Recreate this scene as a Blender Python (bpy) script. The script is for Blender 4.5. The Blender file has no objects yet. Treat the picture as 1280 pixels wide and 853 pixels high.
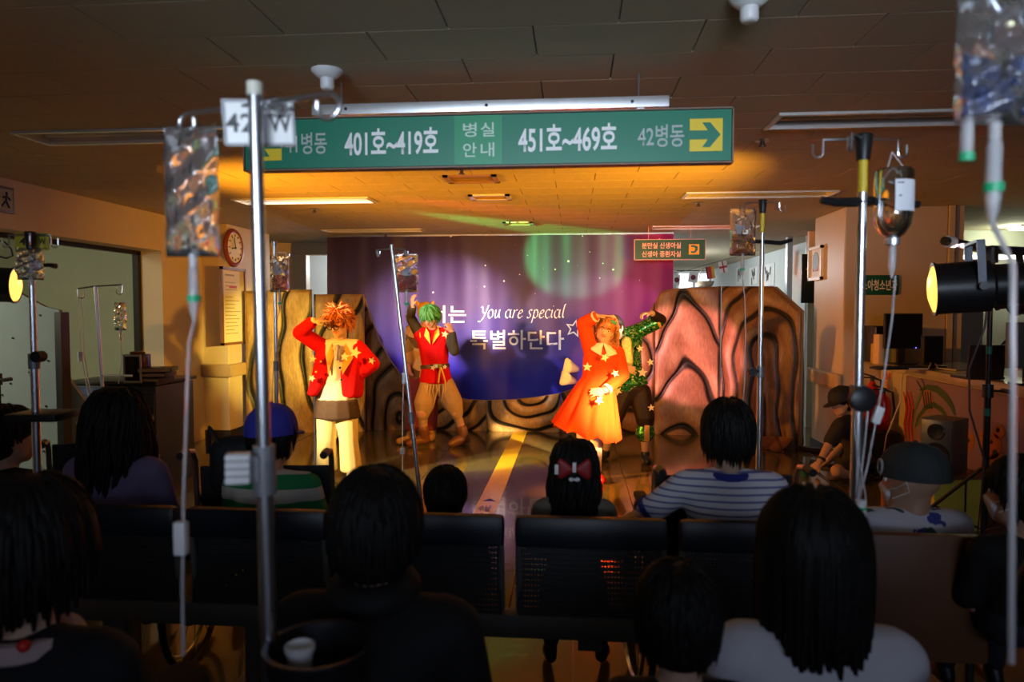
import bpy, bmesh, math, random
from mathutils import Vector as V, Matrix as M

# ---------------------------------------------------------------- camera, world, lights, exposure
SC = bpy.context.scene
COL = SC.collection
EYE = V((0, 0, 1.5)); FPX = 880.0
YAW, PITCH = math.radians(5.06), math.radians(2.5)
cam_d = bpy.data.cameras.new('camera'); cam = bpy.data.objects.new('camera', cam_d); COL.objects.link(cam)
cam_d.sensor_width = 36; cam_d.lens = FPX / 1280 * 36; cam_d.clip_start = 0.05
cam.location = EYE; cam.rotation_euler = (math.pi / 2 - PITCH, 0, YAW)
cam_d.dof.use_dof = True; cam_d.dof.focus_distance = 7.2; cam_d.dof.aperture_fstop = 2.8
SC.camera = cam
CR = V((math.cos(YAW), math.sin(YAW), 0))
CF = V((-math.sin(YAW) * math.cos(PITCH), math.cos(YAW) * math.cos(PITCH), -math.sin(PITCH)))
CU = CR.cross(CF)
def ray(u, v): return CF + CR * ((u - 640) / FPX) + CU * ((426.5 - v) / FPX)
def D(u, v, d): return EYE + ray(u, v) * d                       # point at camera depth d
def AY(u, v, y): r = ray(u, v); return EYE + r * (y / r.y)       # point on the plane Y = y
def AX(u, v, x): r = ray(u, v); return EYE + r * (x / r.x)
def FL(u, v): r = ray(u, v); return EYE + r * (-1.5 / r.z)       # point on the floor

w = bpy.data.worlds.new('world'); SC.world = w; w.use_nodes = True
w.node_tree.nodes['Background'].inputs[0].default_value = (0.55, 0.68, 1.0, 1)
w.node_tree.nodes['Background'].inputs[1].default_value = 0.012
SC.view_settings.view_transform = 'Standard'; SC.view_settings.look = 'None'
SC.view_settings.gamma = 1; SC.view_settings.exposure = 0.0; SC.view_settings.use_curve_mapping = False

def spot(name, loc, target, col, watt, size, blend=0.3, r=0.06):
    l = bpy.data.lights.new(name, 'SPOT'); o = bpy.data.objects.new(name, l); COL.objects.link(o)
    l.energy = watt; l.color = col; l.spot_size = math.radians(size); l.spot_blend = blend; l.shadow_soft_size = r
    o.location = loc; o.rotation_euler = (V(target) - V(loc)).to_track_quat('-Z', 'Y').to_euler(); return o
def area(name, loc, target, col, watt, sx, sy):
    l = bpy.data.lights.new(name, 'AREA'); o = bpy.data.objects.new(name, l); COL.objects.link(o)
    l.shape = 'RECTANGLE'; l.size = sx; l.size_y = sy; l.energy = watt; l.color = col
    o.location = loc; o.rotation_euler = (V(target) - V(loc)).to_track_quat('-Z', 'Y').to_euler(); return o
CAN_L = D(20, 357, 4.5); CAN_R = D(1166, 362, 3.62)
ORANGE = (1.0, 0.36, 0.012)
LUP = CAN_L + V((-.27, .04, .36))
spot('spot_left_flood', CAN_L + V((.05, .03, 0)), (1.0, 8.0, 2.4), ORANGE, 900, 80, 1.0)
spot('spot_right_flood', CAN_R + V((-.05, .03, 0)), (-1.5, 7.8, 2.05), (1, .40, .015), 900, 76, 1.0)
spot('spot_left_key', CAN_L + V((.05, .06, .02)), (-1.6, 6.3, .25), (1, .78, .38), 950, 24, 0.8)
spot('spot_left_white', LUP + V((.02, 0, .28)), (-.05, 8.8, 1.15), (1, .76, .74), 1150, 17, 0.2)
spot('spot_left_green', LUP + V((0, .02, .02)), (.0, 9.2, 2.22), (.10, 1, .22), 4500, 11, 0.3)
spot('spot_left_pink', LUP + V((0, .02, -.02)), AY(852, 442, 8.5), (1, .34, .36), 6000, 10, 0.12)
spot('spot_left_red', LUP + V((0, .04, .02)), (2.2, 9.5, 2.56), (1, .05, .05), 1500, 11, 0.4)
spot('spot_right_key', CAN_R + V((-.05, .06, .02)), (.30, 6.2, .62), (1, .74, .34), 6200, 14, 1.0)
spot('spot_right_white', CAN_R + V((.55, .40, .22)), (-1.60, 9.1, 1.45), (1, .76, .68), 6500, 16, 0.7)
spot('spot_left_yellow', CAN_L + V((.05, .06, .04)), FL(622, 579), (1, .78, .08), 2600, 8, 0.5)
spot('spot_left_floor', CAN_L + V((.05, .06, .05)), FL(792, 606), (1, .28, .03), 4800, 12, 0.8)
spot('spot_right_yellow', CAN_R + V((-.05, .05, .03)), (-3.7, 8.25, 1.05), (1, .74, .14), 2600, 14, 0.7)
rd = area('rear_daylight', (-.2, -2.6, 1.95), (0.1, 2.95, 2.02), (.72, .84, 1), 11, 3.0, .6); rd.data.spread = math.radians(30)
area('rear_low_daylight', (1.5, -2.9, 1.9), (.4, 4, .9), (.60, .68, 1), 24, 3.0, 1.0)
area('side_room_lamp', (-5.5, 3.1, 2.35), (-5.4, 7.0, 1.0), (1, .97, .68), 60, .6, 1.2)
def point(name, loc, col, watt, r=.05):
    l = bpy.data.lights.new(name, 'POINT'); o = bpy.data.objects.new(name, l); COL.objects.link(o)
    l.energy = watt; l.color = col; l.shadow_soft_size = r; o.location = loc; return o
point('corridor_lamp', (1.42, 12.5, 2.2), (.90, .97, 1), 110)
point('left_corridor_lamp', (-3.5, 11.2, 2.2), (.92, .95, 1), 60)
point('nurse_station_lamp', (5.2, 8.9, 2.38), (.85, .95, .70), 14)

# ---------------------------------------------------------------- helpers: scene graph
WM = {}
PENDING = []          # organic meshes waiting for remesh
TEXTS = []            # lettering waiting for conversion
RND = random.Random(7)
def tag(o, label=None, cat=None, group=None, kind=None):
    if label: o['label'] = label
    if cat: o['category'] = cat
    if group: o['group'] = group
    if kind: o['kind'] = kind
    return o
def thing(name, label, cat, loc=(0, 0, 0), rz=0.0, group=None):
    o = bpy.data.objects.new(name, None); COL.objects.link(o); o.empty_display_size = .1
    o.location = loc; o.rotation_euler = (0, 0, rz)
    WM[o.name] = M.Translation(V(loc)) @ M.Rotation(rz, 4, 'Z')
    return tag(o, label, cat, group)
def link(name, me, parent=None):
    o = bpy.data.objects.new(name, me); COL.objects.link(o)
    if parent is not None: o.parent = parent; WM[o.name] = WM[parent.name]
    else: WM[o.name] = M.Identity(4)
    return o
def copy_tree(o, parent=None):
    c = o.copy(); COL.objects.link(c)
    if parent is not None: c.parent = parent
    for ch in list(o.children): copy_tree(ch, c)
    return c

class B:
    """collects simple closed shapes, then builds one mesh object"""
    def __init__(s): s.v = []; s.f = []; s.T = None; s.col = None
    def add(s, vs, fs):
        n = len(s.v); s.v += [V(p) for p in vs]; s.f += [tuple(i + n for i in f) for f in fs]; return s
    def box(s, c, d, R=None, bev=0.0):
        c = V(c); R = R or M.Identity(3); x, y, z = d[0] / 2, d[1] / 2, d[2] / 2
        if bev <= 0:
            vs = [c + R @ V((i * x, j * y, k * z)) for k in (-1, 1) for j in (-1, 1) for i in (-1, 1)]
            return s.add(vs, [(0, 2, 3, 1), (4, 5, 7, 6), (0, 1, 5, 4), (2, 6, 7, 3), (0, 4, 6, 2), (1, 3, 7, 5)])
        bm = bmesh.new(); bmesh.ops.create_cube(bm, size=1)
        for q in bm.verts: q.co = V((q.co.x * d[0], q.co.y * d[1], q.co.z * d[2]))
        bmesh.ops.bevel(bm, geom=bm.edges[:], offset=min(bev, min(d) * .45), segments=2, affect='EDGES', profile=.6)
        bm.verts.index_update()
        s.add([c + R @ q.co for q in bm.verts], [[q.index for q in f.verts] for f in bm.faces]); bm.free(); return s
    def cyl(s, p0, p1, r0, r1=None, n=12, caps=True):
        p0, p1 = V(p0), V(p1); r1 = r0 if r1 is None else r1
        a = (p1 - p0)
        if a.length < 1e-6: return s
        a.normalize(); x = a.orthogonal().normalized(); y = a.cross(x)
        vs = []
        for p, r in ((p0, r0), (p1, r1)):
            for i in range(n):
                t = 2 * math.pi * i / n; vs.append(p + (x * math.cos(t) + y * math.sin(t)) * r)
        fs = [(i, (i + 1) % n, n + (i + 1) % n, n + i) for i in range(n)]
        if caps: fs += [tuple(reversed(range(n))), tuple(range(n, 2 * n))]
        return s.add(vs, fs)
    def tube(s, pts, r, n=8, closed=False):
        pts = [V(p) for p in pts]; m = len(pts); rs = r if isinstance(r, (list, tuple)) else [r] * m
        vs = []; x = None
        for i, p in enumerate(pts):
            if closed: t = pts[(i + 1) % m] - pts[i - 1]
            else: t = pts[min(i + 1, m - 1)] - pts[max(i - 1, 0)]
            t.normalize()
            x = t.orthogonal() if x is None else (x - t * x.dot(t))
            if x.length < 1e-6: x = t.orthogonal()
            x = x.normalized(); y = t.cross(x)
            for k in range(n):
                a = 2 * math.pi * k / n; vs.append(p + (x * math.cos(a) + y * math.sin(a)) * rs[i])
        fs = []
        for i in range(m if closed else m - 1):
            j = (i + 1) % m
            for k in range(n): fs.append((i * n + k, i * n + (k + 1) % n, j * n + (k + 1) % n, j * n + k))
        if not closed: fs += [tuple(reversed(range(n))), tuple(range((m - 1) * n, m * n))]
        return s.add(vs, fs)
    def sphere(s, c, r, R=None, seg=12, rings=8):
        c = V(c); R = R or M.Identity(3); r = (r, r, r) if not isinstance(r, (tuple, list, V)) else r
        vs = [c + R @ V((0, 0, -r[2]))]
        for i in range(1, rings):
            ph = -math.pi / 2 + math.pi * i / rings
            for k in range(seg):
                a = 2 * math.pi * k / seg
                vs.append(c + R @ V((r[0] * math.cos(ph) * math.cos(a), r[1] * math.cos(ph) * math.sin(a), r[2] * math.sin(ph))))
        vs.append(c + R @ V((0, 0, r[2]))); L = len(vs) - 1
        fs = [(0, 1 + (k + 1) % seg, 1 + k) for k in range(seg)]
        for i in range(rings - 2):
            a, b = 1 + i * seg, 1 + (i + 1) * seg
            fs += [(a + k, a + (k + 1) % seg, b + (k + 1) % seg, b + k) for k in range(seg)]
        b = 1 + (rings - 2) * seg
        fs += [(b + k, b + (k + 1) % seg, L) for k in range(seg)]
        return s.add(vs, fs)
    def lathe(s, prof, base=(0, 0, 0), axis=(0, 0, 1), n=20):
        """prof: (radius, height) list, closed at the ends"""
        base = V(base); a = V(axis).normalized(); x = a.orthogonal().normalized(); y = a.cross(x); vs = []
        for r, h in prof:
            for k in range(n):
                t = 2 * math.pi * k / n; vs.append(base + a * h + (x * math.cos(t) + y * math.sin(t)) * max(r, 1e-4))
        m = len(prof)
        fs = [(i * n + k, i * n + (k + 1) % n, (i + 1) * n + (k + 1) % n, (i + 1) * n + k) for i in range(m - 1) for k in range(n)]
        fs += [tuple(reversed(range(n))), tuple(range((m - 1) * n, m * n))]
        return s.add(vs, fs)
    def prism(s, poly, o, x, y, depth):
        """2-D outline (counter-clockwise about x cross y) at o, pushed back by depth"""
        o, x, y = V(o), V(x), V(y); nrm = x.cross(y).normalized(); n = len(poly)
        vs = [o + x * p[0] + y * p[1] for p in poly] + [o + x * p[0] + y * p[1] - nrm * depth for p in poly]
        fs = [tuple(range(n)), tuple(reversed(range(n, 2 * n)))] + [(i, n + i, n + (i + 1) % n, (i + 1) % n) for i in range(n)]
        return s.add(vs, fs)
    def hull(s, blobs):
        """convex hull of ellipsoids: (centre, radius or radii, R)"""
        bm = bmesh.new()
        for b in blobs:
            c = V(b[0]); r = b[1]; R = b[2] if len(b) > 2 else M.Identity(3)
            r = (r, r, r) if not isinstance(r, (tuple, list)) else r
            for i in range(7):
                ph = -math.pi / 2 + math.pi * i / 6; m = 1 if i in (0, 6) else 12
                for k in range(m):
                    a = 2 * math.pi * (k + .5 * (i % 2)) / 12
                    bm.verts.new(c + R @ V((r[0] * math.cos(ph) * math.cos(a), r[1] * math.cos(ph) * math.sin(a), r[2] * math.sin(ph))))
        res = bmesh.ops.convex_hull(bm, input=bm.verts[:], use_existing_faces=False)
        bad = [g for g in set(res['geom_interior'] + res['geom_unused']) if isinstance(g, bmesh.types.BMVert)]
        bmesh.ops.delete(bm, geom=[q for q in bad if q.is_valid], context='VERTS')
        bm.verts.index_update()
        s.add([q.co.copy() for q in bm.verts], [[q.index for q in f.verts] for f in bm.faces]); bm.free(); return s
    def mesh(s, name, mat, inv=None, smooth=True):
        me = bpy.data.meshes.new(name)
        vs = [inv @ p for p in s.v] if inv is not None else s.v
        me.from_pydata([tuple(p) for p in vs], [], s.f)
        if smooth: me.shade_smooth() if hasattr(me, 'shade_smooth') else None
        if mat: me.materials.append(mat)
        me.update(); return me
    def build(s, name, mat, parent=None, local=False, smooth=True, sharp=40):
        inv = None if (parent is None or local) else WM[parent.name].inverted()
        me = s.mesh(name, mat, inv, False)
        if smooth:
            me.shade_smooth(); me.set_sharp_from_angle(angle=math.radians(sharp))
        return link(name, me, parent)
    def organic(s, name, mat, parent, voxel=.01, it=3, local=False):
        inv = None if local else WM[parent.name].inverted()
        o = link(name, s.mesh(name, mat, inv, False), parent)
        PENDING.append((o, voxel, it)); return o

def text(parent, body, c, x, y, wd, ht, mat, bold=0.0, shear=0.0, name='lettering', warp=None):
    """lettering fitted to the width and height given, centred on c in the plane x, y"""
    cu = bpy.data.curves.new(name, 'FONT'); cu.body = body; cu.offset = bold; cu.shear = shear; cu.extrude = 0; cu.resolution_u = 4
    cu.align_x = 'CENTER'
    o = bpy.data.objects.new('tmp_text', cu); COL.objects.link(o)
    TEXTS.append((o, parent, V(c), V(x).normalized(), V(y).normalized(), wd, ht, mat, name, warp))

def finalize():
    for o, vx, it in PENDING:
        m = o.modifiers.new('r', 'REMESH'); m.mode = 'VOXEL'; m.voxel_size = vx; m.use_smooth_shade = True
        m2 = o.modifiers.new('s', 'SMOOTH'); m2.iterations = it; m2.factor = .5
    dg = bpy.context.evaluated_depsgraph_get(); dg.update()
    for o, vx, it in PENDING:
        me = bpy.data.meshes.new_from_object(o.evaluated_get(dg)); old = o.data
        mats = [m for m in old.materials]
        o.modifiers.clear(); o.data = me; me.name = old.name
        if not me.materials:
            for m in mats: me.materials.append(m)
        me.shade_smooth()
    for o, parent, c, x, y, wd, ht, mat, name, warp in TEXTS:
        me = bpy.data.meshes.new_from_object(o.evaluated_get(dg)); bpy.data.objects.remove(o)
        xs = [q.co.x for q in me.vertices]; ys = [q.co.y for q in me.vertices]
        if not xs: print('EMPTY TEXT', name); continue
        cx, cy = (min(xs) + max(xs)) / 2, (min(ys) + max(ys)) / 2
        sx, sy = wd / max(max(xs) - min(xs), 1e-6), ht / max(max(ys) - min(ys), 1e-6)
        inv = WM[parent.name].inverted()
        for q in me.vertices:
            p = c + x * ((q.co.x - cx) * sx) + y * ((q.co.y - cy) * sy)
            if warp: p = warp(p)
            q.co = inv @ p
        me.materials.clear(); me.materials.append(mat); link(name, me, parent)

# ---------------------------------------------------------------- helpers: materials
MATS = {}
def mat(name, col, rough=.6, metal=0.0, var=.12, scale=14.0, bump=.15, trans=0.0, ior=1.45, emit=None, estr=0.0, spec=.5, sheen=0.0, alpha=1.0, coat=0.0):
    if name in MATS: return MATS[name]
    m = bpy.data.materials.new(name); m.use_nodes = True; nt = m.node_tree; b = nt.nodes['Principled BSDF']
    b.inputs['Roughness'].default_value = rough; b.inputs['Metallic'].default_value = metal
    b.inputs['IOR'].default_value = ior; b.inputs['Transmission Weight'].default_value = trans
    b.inputs['Specular IOR Level'].default_value = spec; b.inputs['Alpha'].default_value = alpha
    b.inputs['Sheen Weight'].default_value = sheen; b.inputs['Coat Weight'].default_value = coat
    c4 = (*col, 1)
    if var > 0:
        tc = nt.nodes.new('ShaderNodeTexCoord'); no = nt.nodes.new('ShaderNodeTexNoise')
        no.inputs['Scale'].default_value = scale; no.inputs['Detail'].default_value = 4
        nt.links.new(tc.outputs['Object'], no.inputs['Vector'])
        mx = nt.nodes.new('ShaderNodeMix'); mx.data_type = 'RGBA'
        mx.inputs[6].default_value = tuple(max(0, k * (1 - var)) for k in col) + (1,)
        mx.inputs[7].default_value = tuple(min(1, k * (1 + var)) for k in col) + (1,)
        nt.links.new(no.outputs['Fac'], mx.inputs[0]); nt.links.new(mx.outputs[2], b.inputs['Base Color'])
        if bump > 0:
            bp = nt.nodes.new('ShaderNodeBump'); bp.inputs['Strength'].default_value = bump; bp.inputs['Distance'].default_value = .01
            nt.links.new(no.outputs['Fac'], bp.inputs['Height']); nt.links.new(bp.outputs[0], b.inputs['Normal'])
    else: b.inputs['Base Color'].default_value = c4
    if emit:
        b.inputs['Emission Color'].default_value = (*emit, 1); b.inputs['Emission Strength'].default_value = estr
    MATS[name] = m; return m
def nodes(m): return m.node_tree, m.node_tree.nodes['Principled BSDF']
def math_node(nt, op, a, b=None, c=None):
    n = nt.nodes.new('ShaderNodeMath'); n.operation = op
    for i, k in enumerate((a, b, c)):
        if k is None: continue
        if isinstance(k, (int, float)): n.inputs[i].default_value = k
        else: nt.links.new(k, n.inputs[i])
    return n.outputs[0]
def ramp(nt, fac, stops, interp='LINEAR'):
    r = nt.nodes.new('ShaderNodeValToRGB'); cr = r.color_ramp; cr.interpolation = interp
    while len(cr.elements) < len(stops): cr.elements.new(.5)
    for e, (p, c) in zip(cr.elements, stops): e.position = p; e.color = (*c, 1)
    nt.links.new(fac, r.inputs[0]); return r.outputs[0]
def attr_mat(name, rough=.6, bump=0.0, attr='paint'):
    """colour painted on the mesh as an attribute (the colour of the thing itself)"""
    if name in MATS: return MATS[name]
    m = mat(name, (1, 1, 1), rough, var=0); nt, b = nodes(m)
    a = nt.nodes.new('ShaderNodeAttribute'); a.attribute_name = attr
    tc = nt.nodes.new('ShaderNodeTexCoord'); no = nt.nodes.new('ShaderNodeTexNoise'); no.inputs['Scale'].default_value = 22; no.inputs['Detail'].default_value = 5
    mp = nt.nodes.new('ShaderNodeMapping'); mp.inputs['Scale'].default_value = (3, 3, .6)
    nt.links.new(tc.outputs['Object'], mp.inputs[0]); nt.links.new(mp.outputs[0], no.inputs['Vector'])
    mx = nt.nodes.new('ShaderNodeMix'); mx.data_type = 'RGBA'; mx.blend_type = 'MULTIPLY'; mx.inputs[0].default_value = 1
    g = ramp(nt, no.outputs['Fac'], [(.3, (.72, .68, .62)), (.7, (1.2, 1.15, 1.1))])
    nt.links.new(a.outputs['Color'], mx.inputs[6]); nt.links.new(g, mx.inputs[7]); nt.links.new(mx.outputs[2], b.inputs['Base Color'])
    if bump:
        bp = nt.nodes.new('ShaderNodeBump'); bp.inputs['Strength'].default_value = bump; bp.inputs['Distance'].default_value = .01
        nt.links.new(no.outputs['Fac'], bp.inputs['Height']); nt.links.new(bp.outputs[0], b.inputs['Normal'])
    return m
def paint(o, colors):
    a = o.data.color_attributes.new('paint', 'FLOAT_COLOR', 'POINT')
    flat = []
    for c in colors: flat += [c[0], c[1], c[2], 1]
    a.data.foreach_set('color', flat)

CHROME = mat('chrome', (.78, .8, .84), .28, 1.0, .05, 30, .02)
STEEL = mat('brushed_steel', (.55, .56, .58), .32, 1.0, .1, 40, .05)
ALU = mat('aluminium', (.75, .76, .77), .38, .9, .06, 25, .04)
BLACK = mat('black_plastic', (.012, .012, .013), .4, 0, .2, 20, .05)
RUBBER = mat('black_rubber', (.015, .015, .016), .75, 0, .2, 30, .1)
WHITE = mat('white_plastic', (.80, .80, .80), .35, 0, .04, 10, .02)
WHITEPRINT = mat('white_print', (.86, .87, .85), .5, 0, 0)
GREY_PRINT = mat('grey_print', (.42, .50, .47), .5, 0, 0)
BLACK_PRINT = mat('black_print', (.02, .02, .02), .5, 0, 0)
YELLOW = mat('yellow_plastic', (.75, .52, .03), .4, 0, .08, 12, .02)
GREEN_CLIP = mat('green_plastic', (.02, .45, .2), .35, 0, .05, 12, .02)
GLASS = mat('clear_glass', (.95, .97, .97), .02, 0, 0, trans=1.0, ior=1.45)
PVC = mat('clear_plastic', (.93, .96, .98), .06, 0, 0, trans=1.0, ior=1.33)
TUBING = mat('clear_tubing', (.85, .86, .88), .2, 0, 0, trans=.55, ior=1.35)
WOOD = mat('brown_wood', (.22, .09, .035), .45, 0, .3, 8, .1)
REDWOOD = mat('red_brown_wood', (.28, .055, .03), .35, 0, .25, 9, .06)
# ================================================================ the setting
CEIL_Z = 2.5
def struct(b, name, m, parent=None, smooth=False):
    o = b.build(name, m, parent, smooth=smooth)
    if parent is None: o['kind'] = 'structure'
    return o
# ---- floor: glossy vinyl laid in sheets
fm = mat('vinyl_floor', (.11, .09, .042), .14, 0, .25, 3.0, .015, coat=.35)
struct(B().box((1.0, 6.5, -.05), (14, 23, .1)), 'floor', fm)
LX = -.66
stripe_m = mat('yellow_floor_line', (.80, .50, .02), .2, 0, .1, 8, .01)
line = struct(B().box((LX, 6.4, .002), (.165, 4.7, .004)), 'trim_1', stripe_m)
line['label'] = 'yellow guide line on the glossy floor'
ab = B().prism([(-.05, 0), (.05, 0), (.05, .0), (.0, .09)][:2] + [(0, .09)], (LX, 5.42, .0046), (1, 0, 0), (0, 1, 0), .0004)
ab.build('arrow_mark', BLACK_PRINT, line)
text(line, '수납', (LX - .01, 5.22, .0049), (1, 0, 0), (0, 1, 0), .09, .16, BLACK_PRINT, .02)
seam_m = mat('dark_floor_seam', (.06, .055, .04), .3, 0, .1)
for i, x in enumerate((-3.15, -1.35, .0, .45, 2.25)):
    struct(B().box((x, 4.0, .0008), (.008, 9.4, .0016)), 'trim_%d' % (i + 2), seam_m)

# ---- ceiling slab with running-bond acoustic tiles hung below it
slab_m = mat('ceiling_slab_paint', (.22, .19, .15), .9, 0, .1)
ceiling = struct(B().box((1.0, 7.0, CEIL_Z + .17), (14, 22, .1)), 'ceiling', slab_m)
tile_m = mat('acoustic_tile', (.50, .43, .29), .9, 0, .08, 60, .05)
FIX = [(-2.52, 3.72, 'off_l'), (1.66, 3.72, 'off'), (-2.45, 6.12, 'lit'), (1.57, 6.12, 'off'), (-2.5, 8.52, 'off'), (1.55, 8.52, 'off'),
       (5.6, 6.12, 'off')]
FL_L, FL_W = 1.26, .30
tiles = []
y = 2.22 - .3 * 1
row = 0
while y < 9.3:
    x = -4.35 - (.3 if row % 2 else 0)
    while x < 7.2:
        x0, x1 = max(x, -4.32), x + .6
        segs = [(x0, x1)]
        for fx, fy, _ in FIX:
            if abs(fy - y) < .05:
                out = []
                for a, b_ in segs:
                    f0, f1 = fx - FL_L / 2, fx + FL_L / 2
                    if b_ <= f0 or a >= f1: out.append((a, b_))
                    else:
                        if a < f0: out.append((a, f0))
                        if b_ > f1: out.append((f1, b_))
                segs = out
        for a, b_ in segs:
            if b_ - a > .03: tiles.append((a, b_, y))
        x += .6
    y += .3; row += 1
def in_view(a, b_, y):
    p = V(((a + b_) / 2, y + .15, CEIL_Z)) - EYE; d = p.dot(CF)
    return d > .5 and abs(p.dot(CR) / d * FPX) < 680 and p.dot(CU) / d * FPX < 440
vis = [t for t in tiles if in_view(*t)]; rest = [t for t in tiles if not in_view(*t)]
vis.sort(key=lambda t: t[2]); rest += vis[298:]; vis = vis[:298]
TM = {}
for a, b_, y in vis:
    k = round(b_ - a, 2)
    if k not in TM: TM[k] = B().box((0, 0, 0), (k - .005, .295, .014), None, .0015).mesh('ceiling_tile', tile_m, None, False)
    o = link('ceiling_tile', TM[k], ceiling); o.location = ((a + b_) / 2, y + .15, CEIL_Z + .007 + RND.uniform(-.0002, .0002))
rb = B()
for a, b_, y in rest: rb.box(((a + b_) / 2, y + .15, CEIL_Z + .007), (b_ - a - .005, .295, .014))
for a0 in (-4.3,):                                                        # plain boarding behind the viewer and past the stage
    rb.box((1.0, -.75, CEIL_Z + .007), (14, 5.2, .014)); rb.box((1.0, 13.7, CEIL_Z + .007), (14, 8.6, .014))
o = rb.build('ceiling_tiles', tile_m, ceiling, smooth=False); o['kind'] = 'stuff'

# ---- recessed fluorescent fixtures
enamel = mat('white_enamel', (.84, .84, .82), .22, .45, .03, 10, .0)
tube_m = mat('fluorescent_tube', (.85, .86, .85), .25, 0, 0)
tube_lit = mat('lit_fluorescent_tube', (.9, .9, .9), .3, 0, 0, emit=(1, .93, .82), estr=2.6)
FIXLAB = ['unlit recessed ceiling light in the dim ceiling above the left opening', 'unlit recessed ceiling light right of the big green sign',
          'glowing recessed ceiling light behind the front infusion stand pole', 'unlit recessed ceiling light above the infusion stand with yellow collar and bag',
          'unlit recessed ceiling light over the left end of the stage', 'unlit recessed ceiling light above the small green sign',
          'unlit recessed ceiling light beyond the pillar over the nurse station']
for (fx, fy, kind), lab in zip(FIX, FIXLAB):
    t = thing('ceiling_light', lab, 'ceiling light', (fx, fy + .15, CEIL_Z), 0, 'recessed ceiling lights')
    L, W = FL_L, FL_W
    fr = B()
    for sx in (-1, 1): fr.box((sx * (L / 2 - .012), 0, -.004), (.024, W, .018))
    for sy in (-1, 1): fr.box((0, sy * (W / 2 - .012), -.004), (L - .048, .024, .018))
    fr.build('frame', enamel, t, True, smooth=False)
    h = B().box((0, 0, .072), (L - .03, W - .03, .006))
    for sy in (-1, 1): h.box((0, sy * (W / 2 - .02), .036), (L - .04, .006, .07), M.Rotation(sy * .5, 3, 'X'))
    for sx in (-1, 1): h.box((sx * (L / 2 - .02), 0, .036), (.006, W - .04, .07))
    h.build('reflector', enamel, t, True, smooth=False)
    for sy in (-1, 1): B().cyl((-L / 2 + .05, sy * .065, .03), (L / 2 - .05, sy * .065, .03), .0135, n=10).build('lamp_tube', tube_lit if kind == 'lit' else tube_m, t, True)

# ---- walls
wall_m = mat('cream_wall_paint', (.66, .55, .38), .55, 0, .06, 5, .04)
WX = -4.3; PX = -4.0
struct(B().box((WX - .14, 2.6 - 2.4, 1.25), (.28, 5.0, 2.5)), 'wall_left', wall_m)              # before the opening, beside the viewer
hd = struct(B().box((WX - .14, 4.87, 2.31), (.28, 4.34, .38)), 'wall_left_header', wall_m)
struct(B().box((WX - .14, 7.44, 1.25), (.28, .8, 2.5)), 'wall_left_pier', wall_m)
pil = struct(B().box((PX - .29, 8.42, 1.25), (.58, 1.15, 2.5), None, .01), 'wall_left_pillar', wall_m)
black_frame = mat('dark_door_steel', (.02, .018, .016), .4, .5, .1)
df = B().box((WX - .26, 4.87, 2.105), (.06, 4.34, .05)); df.box((WX - .26, 7.01, 1.05), (.06, .05, 2.1))
struct(df, 'trim_door_frame', black_frame)
struct(B().box((PX - .002, 8.42, .05), (.012, 1.16, .1)).box((PX - .15, 7.842, .05), (.32, .012, .1)), 'baseboard_left', mat('dark_skirting', (.03, .025, .02), .5, 0, .1))
rail_m = mat('beige_handrail', (.50, .36, .20), .4, 0, .08, 10, .03)
rl = B().box((PX + .045, 8.42, .80), (.06, 1.22, .15), None, .02).box((PX - .12, 7.80, .80), (.39, .06, .15), None, .02)
struct(rl, 'trim_handrail_left', rail_m)
# side room seen through the opening
side_m = mat('pale_green_wall', (.66, .68, .50), .7, 0, .06, 4, .03)
struct(B().box((-7.3, 6.0, 1.25), (.1, 7.0, 2.5)), 'wall_side_room', side_m)
struct(B().box((-5.9, 8.9, 1.25), (2.7, .1, 2.5)), 'wall_side_room_end', side_m)
struct(B().box((-5.9, 1.6, 1.25), (2.7, .1, 2.5)), 'wall_side_room_near', side_m)
# beyond the stage, left: yellow pier, corridor wall
pale = mat('pale_corridor_wall', (.62, .66, .66), .6, 0, .04, 5, .02)
struct(B().box((-4.85, 10.3, 1.25), (1.1, .12, 2.5)), 'wall_stage_left', wall_m)
hb = B().box((-3.5, 10.25, 2.42), (2.4, .16, .2)); hb.box((-4.12, 10.25, 1.16), (.30, .15, 2.315)); struct(hb, 'trim_corridor_portal', wall_m)
struct(B().box((-2.8, 12.3, 1.25), (5.2, .1, 2.5)), 'wall_corridor_left', pale)
struct(B().box((-3.1, 12.22, 1.45), (.4, .03, .03)), 'trim_pipe', STEEL)
# the opening to the bright corridor, right
struct(B().box((-.2, 14.0, 1.25), (.1, 7.8, 2.5)), 'wall_corridor_mid', pale)
struct(B().box((3.42, 13.6, 1.25), (.1, 8.6, 2.5)), 'wall_corridor_right', pale)
ew = B().box((1.15, 18.0, 1.25), (2.8, .1, 2.5)); ew.box((2.97, 18.0, .15), (.84, .1, .3))
struct(ew, 'wall_end', pale)
wn = struct(B().box((2.97, 17.99, 1.38), (.80, .02, 2.14)), 'window_1', mat('daylight_pane', (.8, .85, .9), .4, 0, 0, emit=(.88, .95, 1), estr=1.6))
fb = B()
for x in (2.57, 2.97, 3.36): fb.box((x, 17.96, 1.38), (.06, .05, 2.2))
for z in (.3, 1.2, 2.45): fb.box((2.97, 17.955, z), (.84, .05, .06))
fb.build('window_frame', ALU, wn, smooth=False)
st = B()
for x, wd in ((2.93, .07), (3.13, .05), (3.33, .06)): st.box((x, 9.6 + (3.33 - x), 1.25), (wd, .1, 2.5))
struct(st, 'trim_lift_frame', STEEL)
dk = B().box((3.19, 9.3, 1.25), (.46, .06, 2.5)); struct(dk, 'wall_lift_side', mat('white_tile_wall', (.6, .62, .6), .3, 0, .03))
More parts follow.
